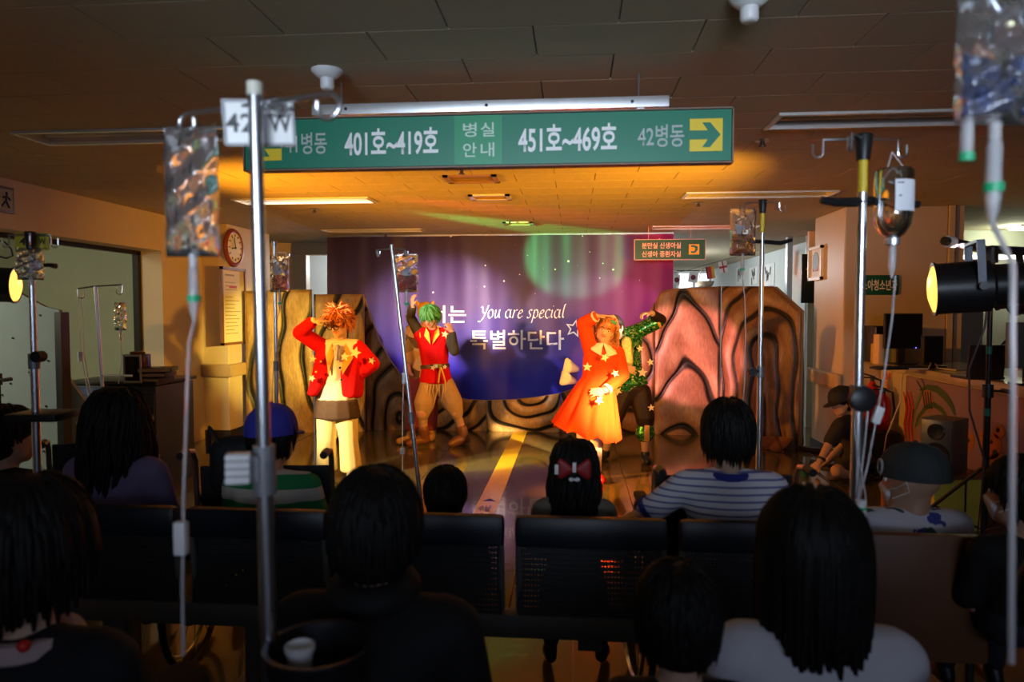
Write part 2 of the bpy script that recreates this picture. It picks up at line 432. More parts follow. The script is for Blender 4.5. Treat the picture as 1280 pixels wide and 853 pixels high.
# right pillar
PRX0, PRX1, PRY0, PRY1 = 2.61, 3.56, 7.12, 7.98
pm = mat('beige_pillar_paint', (.58, .46, .32), .45, 0, .05, 5, .03)
struct(B().box(((PRX0 + PRX1) / 2, (PRY0 + PRY1) / 2, 1.25), (PRX1 - PRX0, PRY1 - PRY0, 2.5), None, .012), 'wall_right_pillar', pm)
struct(B().box((PRX1 + .03, PRY0 + .02, 1.25), (.05, .08, 2.5)).box((PRX1 + .11, PRY0 + .04, 1.25), (.07, .08, 2.5)), 'trim_door_casing', pm)
struct(B().box((PRX0 - .035, 7.55, .80), (.06, .9, .15), None, .02), 'trim_handrail_right', rail_m)
struct(B().box((PRX0 - .004, 7.55, .05), (.012, .88, .1)), 'baseboard_right', mat('dark_skirting', (.03, .025, .02)))
# nurse-station room: back wall, glazed partition, pier with posters
nw = mat('nurse_wall', (.50, .50, .40), .6, 0, .06, 4, .02)
struct(B().box((5.6, 9.4, 1.25), (4.4, .1, 2.5)), 'wall_nurse_back', nw)
struct(B().box((7.6, 5.0, 1.25), (.1, 9, 2.5)), 'wall_nurse_right', nw)
struct(B().box((4.19, 8.2, .86), (.54, .12, 1.72)), 'wall_nurse_pier', mat('dim_grey_panel', (.30, .29, .26), .5, 0, .06))
pf = B()
for x in (3.9, 4.32): pf.box((x, 8.4, 1.25), (.06, .06, 2.5))
for z in (2.05, 1.1): pf.box((4.15, 8.4, z), (.9, .05, .05))
struct(pf, 'trim_partition_frame', STEEL)
struct(B().box((4.15, 8.41, 1.6), (.86, .008, .9)), 'window_2', GLASS)
ft = thing('wall_light', 'lit fluorescent strip glowing behind the glazed partition', 'light', (4.9, 9.3, 2.16))
B().box((0, 0, 0), (2.4, .05, .05), None, .01).build('lamp_tube', mat('lit_strip', (.9, .9, .9), .3, 0, 0, emit=(1, .95, .85), estr=2.2), ft, True)
B().box((0, .03, .03), (2.5, .05, .03)).build('housing', enamel, ft, True)
pp = D(1246, 292, 9.0)
ft = thing('ceiling_light', 'bright lit ceiling lamp far behind the right spotlights', 'ceiling light', (pp.x, 8.9, 2.47))
B().box((0, 0, 0), (.34, .26, .02), None, .01).build('diffuser', mat('lit_diffuser', (.9, .9, .9), .3, 0, 0, emit=(1, .92, .8), estr=4), ft, True)
B().box((0, 0, .02), (.38, .30, .02)).build('frame', enamel, ft, True)

# ================================================================ signs, ceiling devices
sign_green = mat('sign_green', (.012, .20, .115), .35, 0, .04, 6, 0)
sign_mid = mat('sign_light_green', (.03, .30, .14), .35, 0, .04, 6, 0)
sign_yel = mat('sign_yellow', (.85, .60, .02), .4, 0, 0)
X3, Z3, Y3 = V((1, 0, 0)), V((0, 0, 1)), V((0, 1, 0))
SY = 2.95
pa, pb = AY(305, 215, SY), AY(916, 200, SY)
pt = AY(916, 134, SY)
sx0, sx1 = pa.x, pb.x; sz0 = (pa.z + pb.z) / 2; sz1 = pt.z
sh = sz1 - sz0
sg = thing('hanging_sign', 'long green ward direction sign with white room numbers hanging from the ceiling', 'sign', ((sx0 + sx1) / 2, SY + .03, sz0))
bd = B().box(((sx0 + sx1) / 2, SY + .03, (sz0 + sz1) / 2), (sx1 - sx0 - .012, .055, sh - .012))
bd.build('board', sign_green, sg, smooth=False)
fr = B()
for z in (sz0, sz1): fr.box(((sx0 + sx1) / 2, SY + .03, z), (sx1 - sx0 + .006, .062, .006))
for x in (sx0, sx1): fr.box((x, SY + .03, (sz0 + sz1) / 2), (.006, .062, sh + .006))
fr.build('edge_frame', mat('brown_sign_edge', (.20, .13, .09), .5, .2, .05), sg, smooth=False)
def sxp(u): return AY(u, 175, SY).x
szc = (sz0 + sz1) / 2
B().box(((sxp(568) + sxp(628)) / 2, SY + .001, szc), (sxp(628) - sxp(568), .004, sh - .016)).build('centre_panel', sign_mid, sg, smooth=False)
def stext(s, u0, u1, dz, hh, m, bold=.02):
    x0, x1 = sxp(u0), sxp(u1)
    text(sg, s, ((x0 + x1) / 2, SY - .0035, szc + dz), X3, Z3, x1 - x0, hh, m, bold)
stext('401호~419호', 431, 548, 0, sh * .52, WHITEPRINT, .022)
stext('451호~469호', 648, 771, 0, sh * .52, WHITEPRINT, .022)
stext('41병동', 357, 409, 0, sh * .42, GREY_PRINT, .012)
stext('42병동', 797, 855, 0, sh * .42, GREY_PRINT, .012)
PGP = mat('pale_green_print', (.55, .72, .60), .5, var=0)
stext('병', 579, 596, sh * .19, sh * .27, PGP, .01); stext('실', 601, 618, sh * .19, sh * .27, PGP, .01)
stext('안', 579, 596, -sh * .19, sh * .27, PGP, .01); stext('내', 601, 618, -sh * .19, sh * .27, PGP, .01)
def arrow_sign(parent, cx, cz, s, y, flip, hook=False):
    B().box((cx, y, cz), (s, .004, s)).build('arrow_plate', sign_yel, parent, smooth=False)
    f = -1 if flip else 1
    if hook:
        pl = [(.34, .30), (-.05, .40), (-.30, .40), (-.30, .22), (.0, .22), (.12, .05), (.02, -.18), (-.30, -.18), (-.30, -.36), (.10, -.36), (.36, -.05)]
    else:
        pl = [(-.5, .14), (.05, .14), (-.12, .38), (.12, .38), (.44, 0), (.12, -.38), (-.12, -.38), (.05, -.14), (-.5, -.14)]
    pl = [(f * a * s, b_ * s) for a, b_ in pl]
    if f > 0: pl = pl[::-1]
    B().prism(pl, (cx, y - .0035, cz), X3, Z3, .001).build('arrow', sign_green, parent, smooth=False)
arrow_sign(sg, (sxp(862) + sxp(903)) / 2, szc, sxp(903) - sxp(862), SY, False)
arrow_sign(sg, (sxp(313) + sxp(352)) / 2, szc, sxp(352) - sxp(313), SY, True)
# aluminium channel that carries it
ca, cb = AY(392, 148, SY + .1), AY(836, 121, SY + .1); cz0 = AY(836, 135, SY + .1).z
ch = thing('sign_channel', 'bright aluminium channel with bolts along the top of the long green sign', 'bracket', ((ca.x + cb.x) / 2, SY + .12, cb.z))
B().box(((ca.x + cb.x) / 2, SY + .1, (cz0 + cb.z) / 2), (cb.x - ca.x, .05, cb.z - cz0), None, .004).build('channel', ALU, ch)
for f in (.1, .5, .9):
    x = ca.x + (cb.x - ca.x) * f
    B().cyl((x, SY + .07, (cz0 + cb.z) / 2), (x, SY + .076, (cz0 + cb.z) / 2), .007, n=8).build('bolt', BLACK, ch)
for f in (.08, .92):
    x = ca.x + (cb.x - ca.x) * f
    B().cyl((x, SY + .11, cb.z - .01), (x, SY + .11, CEIL_Z + .005), .006, n=8).build('hanger_rod', STEEL, ch)
    B().box((x, SY + .07, sz1 + .01), (.03, .08, .012)).build('clip', ALU, ch)
# small sign over the stage
S2 = 8.55
pa, pb = AY(793, 325, S2), AY(882, 299, S2)
s2 = thing('hanging_sign', 'small green two-line sign with bent arrow above the stage edge', 'sign', ((pa.x + pb.x) / 2, S2 + .02, pa.z))
h2 = pb.z - pa.z; w2 = pb.x - pa.x; c2 = V(((pa.x + pb.x) / 2, S2, (pa.z + pb.z) / 2))
B().box(c2 + V((0, .02, 0)), (w2, .035, h2)).build('board', mat('small_sign_green', (.02, .13, .05), .4, 0, .04), s2, smooth=False)
fr = B()
for s in (-1, 1): fr.box(c2 + V((0, .02, s * h2 / 2)), (w2 + .008, .04, .008))
for s in (-1, 1): fr.box(c2 + V((s * w2 / 2, .02, 0)), (.008, .04, h2))
fr.build('edge_frame', mat('rose_edge', (.55, .40, .34), .4, .3, .04), s2, smooth=False)
pinkp = mat('pale_sign_print', (.85, .70, .58), .5, var=0)
text(s2, '분만실 신생아실', c2 + V((-.12 * w2, -.001, .2 * h2)), X3, Z3, .55 * w2, .30 * h2, pinkp, .02)
text(s2, '신생아 중환자실', c2 + V((-.12 * w2, -.001, -.22 * h2)), X3, Z3, .55 * w2, .30 * h2, pinkp, .02)
arrow_sign(s2, c2.x + .34 * w2, c2.z, .5 * h2, S2 - .001, False, True)
for s in (-1, 1): B().cyl(c2 + V((s * w2 * .3, .02, h2 / 2)), V((c2.x + s * w2 * .3, S2 + .02, CEIL_Z + .004)), .003, n=8).build('hanger_rod', STEEL, s2)
# detectors, vents, sprinklers
def ceil_at(u, v): r = ray(u, v); return EYE + r * (1.0 / r.z)
for (u, v), lab in (((409, 88), 'white flared smoke detector on the ceiling behind the front infusion stand'), ((937, -4), 'white smoke detector cut by the top edge above the green sign')):
    p = ceil_at(u, v); t = thing('smoke_detector', lab, 'smoke detector', (p.x, p.y, CEIL_Z))
    B().lathe([(.066, 0), (.064, -.008), (.042, -.028), (.03, -.034)], n=24).build('base', WHITE, t, True)
    B().lathe([(.029, -.03), (.029, -.07), (.024, -.078), (.02, -.08)], n=24).build('sensor_cup', WHITE, t, True)
VENT = mat('ochre_vent', (.34, .20, .09), .5, .2, .1)
for i, (u, v, wv, lab) in enumerate(((590, 223, .40, 'largest brown square ceiling vent just behind the long green sign'), (613, 246, .36, 'middle flat ceiling vent between two others over the stage front'), (648, 279, .34, 'furthest ceiling vent close above the curtain'))):
    p = ceil_at(u, v); t = thing('ceiling_vent', lab, 'vent', (p.x, p.y, CEIL_Z), 0, 'ceiling vents')
    f = B()
    for s in (-1, 1): f.box((s * (wv / 2 - .02), 0, -.006), (.04, wv * .75, .016)); f.box((0, s * (wv * .375 - .02), -.006), (wv, .04, .016))
    f.build('frame', VENT if i == 0 else enamel, t, True, smooth=False)
    for k in range(5): B().box((0, (k - 2) * wv * .12, -.003), (wv - .08, .025, .004), M.Rotation(.5, 3, 'X')).build('slat', VENT, t, True, smooth=False)
for u, v, lab in ((393, 261, 'small dark sprinkler head behind the glowing ceiling light'), (953, 175, 'small dark sprinkler head right of the big green sign'), (873, 253, 'small dark sprinkler head over the right side of the stage'),
                  (577, 211, 'small sprinkler head under the middle of the long sign'), (637, 276, 'small pale sprinkler head beside the furthest vent'), (834, 293, 'small sprinkler head above the small green sign'), (482, 292, 'small sprinkler head above the left half of the curtain')):
    p = ceil_at(u, v); t = thing('sprinkler', lab, 'sprinkler', (p.x, p.y, CEIL_Z), 0, 'ceiling sprinklers')
    B().lathe([(.045, 0), (.04, -.008), (.015, -.01)], n=16).build('rose', STEEL, t, True)
    B().lathe([(.012, -.008), (.012, -.03), (.022, -.034), (.022, -.038)], n=12).build('head', mat('dark_brass', (.08, .05, .03), .4, .8, .1), t, True)

# ---- wall clock and framed notice on the left pillar
cp = AX(290, 310, PX)
ck = thing('wall_clock', 'round red-brown wooden wall clock with white face on the left pillar', 'clock', (PX, cp.y, cp.z))
RZ = 90
def onwall(y, z, x=PX): return V((x, y, z))
n_ = V((1, 0, 0))
B().lathe([(.13, 0), (.215, 0), (.225, .018), (.215, .036), (.19, .044), (.175, .034), (.13, .03)], (PX + .002, cp.y, cp.z), n_, 40).build('rim', REDWOOD, ck)
B().lathe([(.01, .0), (.174, .0), (.174, .036), (.01, .037)], (PX + .002, cp.y, cp.z), n_, 40).build('dial', mat('clock_face', (.80, .76, .66), .5, 0, .02), ck)
def clock_pt(a, r, dx): return V((PX + dx + .009, cp.y - r * math.sin(a), cp.z + r * math.cos(a)))   # seen from +X, clockwise
for k in range(12):
    a = k * math.pi / 6
    B().cyl(clock_pt(a, .13, .031), clock_pt(a, .155, .031), .006, n=6).build('hour_mark', BLACK, ck)
B().cyl(clock_pt(math.radians(100), -.02, .034), clock_pt(math.radians(100), .085, .034), .006, n=6).build('hour_hand', BLACK, ck)
B().cyl(clock_pt(math.radians(15), -.02, .037), clock_pt(math.radians(15), .125, .037), .0045, n=6).build('minute_hand', BLACK, ck)
B().cyl(clock_pt(0, 0, .03), clock_pt(0, 0, .042), .01, n=10).build('pin', BLACK, ck)
n0, n1 = AX(276, 340, PX), AX(307, 428, PX)
na, nb = AX(274, 336, PX), AX(306, 430, PX)
zc = (AX(290, 336, PX).z + AX(290, 430, PX).z) / 2; hh = AX(290, 336, PX).z - AX(290, 432, PX).z; yc = (na.y + nb.y) / 2; ww = nb.y - na.y
nf = thing('framed_notice', 'tall framed notice in dark wood on the left pillar under the clock', 'notice', (PX, yc, zc - hh / 2))
fr = B()
for s in (-1, 1):
    fr.box((PX + .016, yc + s * (ww / 2 - .015), zc), (.03, .03, hh)); fr.box((PX + .016, yc, zc + s * (hh / 2 - .015)), (.03, ww, .03))
fr.build('frame', WOOD, nf, smooth=False)
B().box((PX + .008, yc, zc), (.012, ww - .04, hh - .04)).build('paper', mat('cream_paper', (.80, .74, .58), .6, 0, .03), nf, smooth=False)
pr = B(); rr = random.Random(3)
for k in range(17):
    L = ww * rr.uniform(.3, .62); z = zc + hh * (.40 - .047 * k)
    if k in (1, 5): continue
    pr.box((PX + .0148, yc - ww * .33 + L / 2, z), (.0008, L, .008 if k else .02))
o = pr.build('printed_line', mat('grey_ink', (.30, .26, .2), .6, 0, 0), nf, smooth=False); o['kind'] = 'stuff'
B().box((PX + .015, yc - .01, zc + hh * .25), (.001, ww * .3, .03)).build('red_block', mat('red_ink', (.55, .06, .04), .6, 0, 0), nf, smooth=False)
# exit style pictogram sign over the left opening
ep = AX(0, 249, WX)
es = thing('pictogram_sign', 'grey framed pictogram sign on the wall above the left opening', 'sign', (WX, ep.y - .06, ep.z - .1))
B().box((WX + .012, ep.y - .06, ep.z), (.024, .34, .2), None, .005).build('frame', mat('grey_sign_frame', (.13, .14, .14), .4, 0, .05), es)
B().box((WX + .026, ep.y - .06, ep.z), (.006, .29, .155)).build('panel', mat('pale_sign_panel', (.35, .42, .42), .4, 0, 0), es, smooth=False)
fg = B().sphere((WX + .031, ep.y + .03, ep.z + .045), (.003, .014, .014), None, 10, 6)
for a, b_ in (((.03, .03), (.02, -.01)), ((.02, -.01), (.05, -.06)), ((.02, -.01), (-.02, -.055)), ((.03, .025), (.06, .0)), ((.03, .025), (-.01, .01))):
    fg.cyl((WX + .031, ep.y + a[0], ep.z + a[1]), (WX + .031, ep.y + b_[0], ep.z + b_[1]), .007, n=6)
fg.build('figure_pictogram', BLACK_PRINT, es)
# department sign on the right pillar
pa, pb = AY(1074, 369, PRY0), AY(1123, 344, PRY0)
ds = thing('wall_sign', 'small green department sign on the right pillar above the monitors', 'sign', ((pa.x + pb.x) / 2, PRY0, pa.z))
cs = V(((pa.x + pb.x) / 2, PRY0 - .008, (pa.z + pb.z) / 2))
B().box(cs, (pb.x - pa.x, .014, pb.z - pa.z), None, .003).build('board', mat('dept_sign_green', (.008, .09, .045), .4, 0, .04), ds)
text(ds, '소아청소년과', cs + V((0, -.0082, 0)), X3, Z3, (pb.x - pa.x) * .92, (pb.z - pa.z) * .55, WHITEPRINT, .02)
# framed picture on the pillar's left face
pa, pb = AX(1029, 352, PRX0), AX(1013, 308, PRX0); zc = (AX(1021, 350, PRX0).z + AX(1021, 309, PRX0).z) / 2; hh = AX(1021, 309, PRX0).z - AX(1021, 351, PRX0).z
yc = (pa.y + pb.y) / 2; ww = abs(pb.y - pa.y)
fp = thing('picture_frame', 'pale framed picture on the left side of the right pillar', 'picture', (PRX0, yc, zc - hh / 2))
fr = B()
for s in (-1, 1):
    fr.box((PRX0 - .014, yc + s * (ww / 2 - .015), zc), (.028, .03, hh)); fr.box((PRX0 - .014, yc, zc + s * (hh / 2 - .015)), (.028, ww, .03))
fr.build('frame', mat('pale_frame', (.72, .66, .58), .4, 0, .05), fp, smooth=False)
B().box((PRX0 - .006, yc, zc), (.01, ww - .04, hh - .04)).build('print', mat('picture_mount', (.72, .66, .60), .5, 0, .03), fp, smooth=False)
B().lathe([(.001, 0), (ww * .24, 0), (ww * .24, .002)], (PRX0 - .0112, yc, zc + .02), (-1, 0, 0), 20).build('grey_arch_print', mat('slate_ink', (.16, .17, .22), .5, 0, 0), fp)
B().box((PRX0 - .0115, yc, zc - .055), (.002, ww * .42, .06)).build('red_print', mat('red_ink', (.5, .05, .04)), fp, smooth=False)
# black call sign by the lift
pa = D(999, 350, 9.3)
cs_ = thing('lift_sign', 'black sign with a gold character beside the lift doors', 'sign', (pa.x + .06, 9.25, pa.z - .15))
B().box((pa.x + .06, 9.25, pa.z), (.30, .03, .62), None, .004).build('board', BLACK, cs_)
text(cs_, '샘', (pa.x + .03, 9.2345, pa.z + .12), X3, Z3, .15, .14, mat('gold_print', (.8, .6, .2), .4, .3, 0), .02)
# small green sign and bright panel past the left pillar
pa = AY(317, 342, 10.2)
gs = thing('wall_sign', 'small green and white sign on the wall past the clock', 'sign', (pa.x, 10.22, pa.z - .1))
B().box((pa.x, 10.225, pa.z + .02), (.26, .02, .12), None, .003).build('board', sign_green, gs)
B().box((pa.x - .02, 10.213, pa.z + .02), (.06, .004, .05)).build('white_mark', WHITEPRINT, gs, smooth=False)
B().box((pa.x, 10.225, pa.z - .19), (.26, .02, .16), None, .003).build('lower_board', sign_green, gs)
# ================================================================ stage: curtain, painted flats
CY = 9.2
def curtain_y(x, z):
    k = .35 + .65 * max(0, min(1, (z - .4) / 2.0))
    return CY + k * (.028 * math.sin(5.1 * x + .5 * math.sin(1.7 * z)) + .014 * math.sin(12.3 * x + 1.1 * z + 1) + .006 * math.sin(27 * x)) + .01 * math.sin(2.2 * z + 1.7 * x)
ca, cb = AY(408, 300, CY), AY(842, 300, CY)
cz1 = 2.475
cu = thing('stage_curtain', 'tall purple and blue starry stage curtain with white lettering behind the performers', 'curtain', ((ca.x + cb.x) / 2, CY, .06))
nx, nz = 180, 44
g = B(); vs = []; fs = []
for side in (0, 1):
    for j in range(nz + 1):
        for i in range(nx + 1):
            x = ca.x + (cb.x - ca.x) * i / nx; z = .06 + (cz1 - .06) * j / nz
            vs.append((x, curtain_y(x, z) + .006 * side, z))
N = (nx + 1) * (nz + 1)
for j in range(nz):
    for i in range(nx):
        a = j * (nx + 1) + i
        fs.append((a, a + 1, a + nx + 2, a + nx + 1)); fs.append((N + a, N + a + nx + 1, N + a + nx + 2, N + a + 1))
for j in range(nz):
    for i in (0, nx):
        a = j * (nx + 1) + i; b_ = a + nx + 1; fs.append((a, b_, N + b_, N + a))
g.add(vs, fs)
cm = mat('galaxy_curtain', (.3, .2, .4), .55, var=0, sheen=.2); nt, bs = nodes(cm)
tc = nt.nodes.new('ShaderNodeTexCoord'); sp = nt.nodes.new('ShaderNodeSeparateXYZ'); nt.links.new(tc.outputs['Object'], sp.inputs[0])
zf = math_node(nt, 'DIVIDE', sp.outputs['Z'], 2.45)
no = nt.nodes.new('ShaderNodeTexNoise'); no.inputs['Scale'].default_value = 1.1; no.inputs['Detail'].default_value = 3; nt.links.new(tc.outputs['Object'], no.inputs['Vector'])
zf2 = math_node(nt, 'ADD', zf, math_node(nt, 'MULTIPLY', math_node(nt, 'SUBTRACT', no.outputs['Fac'], .5), .35))
base = ramp(nt, zf2, [(.0, (.008, .007, .55)), (.24, (.012, .009, .50)), (.36, (.062, .042, .27)), (.6, (.078, .050, .17)), (.85, (.045, .024, .115)), (1, (.035, .018, .08))])
mxm = nt.nodes.new('ShaderNodeMix'); mxm.data_type = 'RGBA'
xf = nt.nodes.new('ShaderNodeMapRange'); xf.inputs[1].default_value = .9; xf.inputs[2].default_value = 2.0; nt.links.new(sp.outputs['X'], xf.inputs[0])
nt.links.new(math_node(nt, 'MULTIPLY', xf.outputs[0], .8), mxm.inputs[0]); nt.links.new(base, mxm.inputs[6]); mxm.inputs[7].default_value = (.34, .014, .20, 1)  # magenta of the red stage light mixed into the cloth colour towards the right
# printed stars
vo = nt.nodes.new('ShaderNodeTexVoronoi'); vo.inputs['Scale'].default_value = 8.5; vo.feature = 'F1'
cmb = nt.nodes.new('ShaderNodeCombineXYZ'); nt.links.new(sp.outputs['X'], cmb.inputs[0]); nt.links.new(sp.outputs['Z'], cmb.inputs[1])
nt.links.new(cmb.outputs[0], vo.inputs['Vector'])
sc_ = nt.nodes.new('ShaderNodeSeparateColor'); nt.links.new(vo.outputs['Color'], sc_.inputs[0])
dot = math_node(nt, 'LESS_THAN', vo.outputs['Distance'], math_node(nt, 'MULTIPLY_ADD', sc_.outputs[0], .09, .02))
msk = math_node(nt, 'GREATER_THAN', sp.outputs['Z'], 1.6)
msk = math_node(nt, 'MULTIPLY', msk, math_node(nt, 'GREATER_THAN', sp.outputs['X'], -.85))
dot = math_node(nt, 'MULTIPLY', dot, msk)
mx2 = nt.nodes.new('ShaderNodeMix'); mx2.data_type = 'RGBA'; nt.links.new(dot, mx2.inputs[0]); nt.links.new(mxm.outputs[2], mx2.inputs[6]); mx2.inputs[7].default_value = (.95, .93, .9, 1)
nt.links.new(mx2.outputs[2], bs.inputs['Base Color'])
g.build('cloth', cm, cu, sharp=80)
hb = B().box(((ca.x + cb.x) / 2, CY, 2.485), (cb.x - ca.x, .02, .02)); hb.build('hanging_rail', STEEL, cu)
def on_curtain(p): return V((p.x, curtain_y(p.x, p.z) - .006, p.z))
def ctext(s, u0, u1, v0, v1, bold=.012):
    a, b_ = AY(u0, v1, CY), AY(u1, v0, CY)
    text(cu, s, (a + b_) / 2, X3, Z3, b_.x - a.x, b_.z - a.z, WHITEPRINT, bold, warp=on_curtain)
ctext('너는', 538, 583, 382, 404)
ctext('특별하단다', 588, 705, 413, 437)
# calligraphic line, drawn with a slanted nib
def arc(cx, cy, rx, ry, a0, a1, n=14): return [(cx + rx * math.cos(math.radians(a0 + (a1 - a0) * i / n)), cy + ry * math.sin(math.radians(a0 + (a1 - a0) * i / n))) for i in range(n + 1)]
def qb(p, q, r, n=8): return [tuple((1 - t) ** 2 * p[k] + 2 * t * (1 - t) * q[k] + t * t * r[k] for k in (0, 1)) for t in [i / n for i in range(n + 1)]]
GL = {  # strokes on a unit x-height, advance width
 'Y': ([qb((-.05, 1.25), (.15, 1.5), (.25, 1.0)) + qb((.25, 1.0), (.3, .55), (.5, .6)), qb((.9, 1.5), (.7, .5), (.35, -.15)) + qb((.35, -.15), (.1, -.55), (-.15, -.35))], .95),
 'o': ([arc(.32, .5, .32, .5, 100, 460, 20)], .80),
 'u': ([qb((.0, .85), (.1, 1.05), (.12, .8)) + qb((.12, .8), (-.0, .0), (.28, .02)) + qb((.28, .02), (.5, .1), (.62, .95)), qb((.62, 1.0), (.5, .1), (.78, .08))], .88),
 'a': ([arc(.32, .5, .32, .48, 60, 400, 18), qb((.66, 1.0), (.5, .1), (.82, .08))], .92),
 'r': ([qb((.02, .9), (.14, 1.0), (.12, .75)) + [(.02, .0)], qb((.10, .55), (.25, 1.05), (.55, .92))], .62),
 'e': ([[(.05, .5)] + qb((.05, .5), (.55, .55), (.52, .82)) + qb((.52, .82), (.4, 1.1), (.15, .8)) + qb((.15, .8), (-.15, .1), (.25, .02)) + qb((.25, .02), (.45, .02), (.6, .25))], .70),
 's': ([qb((.5, .88), (.3, 1.1), (.15, .85)) + qb((.15, .85), (.1, .6), (.3, .48)) + qb((.3, .48), (.5, .3), (.3, .08)) + qb((.3, .08), (.1, -.06), (-.05, .15))], .62),
 'p': ([qb((.05, .9), (.2, 1.05), (.15, .7)) + [(-.02, -.55)], arc(.36, .5, .28, .48, 170, -150, 16)], .80),
 'c': ([arc(.35, .5, .33, .5, 50, 320, 14)], .66),
 'i': ([qb((.0, .85), (.14, 1.05), (.12, .7)) + qb((.12, .7), (.0, .05), (.28, .1)), [(.17, 1.36), (.19, 1.42)]], .40),
 'l': ([qb((.3, 1.55), (.18, 1.7), (.16, 1.3)) + qb((.16, 1.3), (-.02, .0), (.3, .1))], .42), ' ': ([], .45)}
def calligraphy(s):
    bm = B(); x = 0; nib = (.05, .035)
    for chx in s:
        st, adv = GL[chx]
        for pl in st:
            pl = [(x + px + .18 * py, py) for px, py in pl]
            vs = [];
            for ii, (px, py) in enumerate(pl):
                qa_, qb2 = pl[max(ii - 1, 0)], pl[min(ii + 1, len(pl) - 1)]; nx_, ny_ = -(qb2[1] - qa_[1]), qb2[0] - qa_[0]; ln = math.hypot(nx_, ny_) or 1; sg_ = .028 / ln * (1 if nx_ * nib[0] + ny_ * nib[1] >= 0 else -1)
                ox, oy = nib[0] + nx_ * sg_, nib[1] + ny_ * sg_; vs += [(px - ox, py - oy, 0), (px + ox, py + oy, 0)]
            bm.add(vs, [(2 * i, 2 * i + 1, 2 * i + 3, 2 * i + 2) for i in range(len(pl) - 1)])
        x += adv + .07
    return bm
q = calligraphy('You are special'); xs = [p.x for p in q.v]; ys = [p.y for p in q.v]
a, b_ = AY(597, 404, CY), AY(708, 380, CY)
for p in q.v:
    x = a.x + (p.x - min(xs)) / (max(xs) - min(xs)) * (b_.x - a.x); z = a.z + (p.y - min(ys)) / (max(ys) - min(ys)) * (b_.z - a.z)
    p.x, p.y, p.z = x, curtain_y(x, z) - .006, z
q.build('lettering', WHITEPRINT, cu, smooth=False)
# outlined star
sc0 = AY(718, 411, CY)
def star_pts(r, ri, rot=0, n=5): return [((r if k % 2 == 0 else ri) * math.sin(rot + k * math.pi / n), (r if k % 2 == 0 else ri) * math.cos(rot + k * math.pi / n)) for k in range(2 * n)]
vs = []; o_, i_ = star_pts(.125, .058, .2), star_pts(.085, .038, .2)
for pl in (o_, i_):
    for px, py in pl: x, z = sc0.x + px, sc0.z + py; vs.append((x, curtain_y(x, z) - .006, z))
B().add(vs, [(k, (k + 1) % 10, 10 + (k + 1) % 10, 10 + k) for k in range(10)]).build('star_outline', WHITEPRINT, cu, smooth=False)

# ---- painted cave-rock flats: thick boards with carved relief, grooves painted dark
rockm = attr_mat('painted_rock', .46, .2)
boardm = mat('raw_board', (.40, .28, .15), .7, 0, .15, 6, .1)
def vnoise(x, z, s=0):
    return .5 * math.sin(2.3 * x + 1.3 * z + s) + .3 * math.sin(4.7 * z - 2.9 * x + 2 * s) + .2 * math.sin(7.1 * x + 5.3 * z + 3 * s)
def groove(fld, k, wd):
    f = (fld * k) % 1.0; d = min(f, 1 - f); return max(0.0, 1 - d / wd)
def flat(label, p0, p1, top, fld, k, wd, c0, c1, seed, depth=.05, relief=.035, group='painted rock scenery flats', ridge=1.0):
    """p0, p1: floor points of the left and right end; top(s) height; fld(x,z) the field whose contour lines are carved"""
    p0, p1 = V(p0), V(p1); ax = (p1 - p0); W = ax.length; ax.normalize(); n = V((ax.y, -ax.x, 0))
    t = thing('rock_flat', label, 'scenery flat', (p0 + p1) / 2, 0, group)
    nx = max(10, int(W / .0105)); nz = 170; vs = []; cols = []; fs = []
    for j in range(nz + 1):
        for i in range(nx + 1):
            s = W * i / nx; h = top(s); z = h * j / nz
            e = min(1, min(s, W - s) / .03 + .0, (h - z) / .03)
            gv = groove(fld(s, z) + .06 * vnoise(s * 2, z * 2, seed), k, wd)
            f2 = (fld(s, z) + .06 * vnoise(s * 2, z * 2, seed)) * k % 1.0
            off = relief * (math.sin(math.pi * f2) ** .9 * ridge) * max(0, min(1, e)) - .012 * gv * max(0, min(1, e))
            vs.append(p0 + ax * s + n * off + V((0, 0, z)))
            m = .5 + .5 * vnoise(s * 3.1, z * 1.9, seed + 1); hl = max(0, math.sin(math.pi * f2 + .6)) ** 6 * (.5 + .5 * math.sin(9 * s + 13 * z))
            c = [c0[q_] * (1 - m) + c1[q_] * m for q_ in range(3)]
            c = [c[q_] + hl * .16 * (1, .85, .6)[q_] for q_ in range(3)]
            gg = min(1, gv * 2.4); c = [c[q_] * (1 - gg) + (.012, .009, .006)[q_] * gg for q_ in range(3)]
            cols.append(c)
    for j in range(nz):
        for i in range(nx):
            a = j * (nx + 1) + i; fs.append((a, a + 1, a + nx + 2, a + nx + 1))
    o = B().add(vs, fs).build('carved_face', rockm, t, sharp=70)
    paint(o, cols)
    M_ = 40; pl = [(0, 0)] + [(W, 0)] + [(W * (1 - i / M_), max(.02, top(W * (1 - i / M_)) - .002)) for i in range(M_ + 1)]
    B().prism(pl, p0 - n * .018, ax, Z3, depth).build('board', boardm, t, smooth=False)
    for s in (.12 * W, .88 * W):
        hh = min(top(s) * .75, 1.2)
        b1 = B().box(p0 + ax * s - n * (depth + .02) + V((0, 0, hh / 2)), (.05, .03, hh))
        b1.cyl(p0 + ax * s - n * (depth + .04) + V((0, 0, hh * .95)), p0 + ax * s - n * (depth + .22) + V((0, 0, .02)), .018, n=6)
        b1.build('brace', WOOD, t, smooth=False)
    return t
def plane_sz(p0, p1, u, v):
    """(s, z) of a pixel on the vertical plane through two floor points"""
    p0, p1 = V(p0), V(p1); ax = (p1 - p0).normalized(); n = V((ax.y, -ax.x, 0)); r = ray(u, v)
    t = (p0 - EYE).dot(n) / r.dot(n); p = EYE + r * t; return (p - p0).dot(ax), p.z
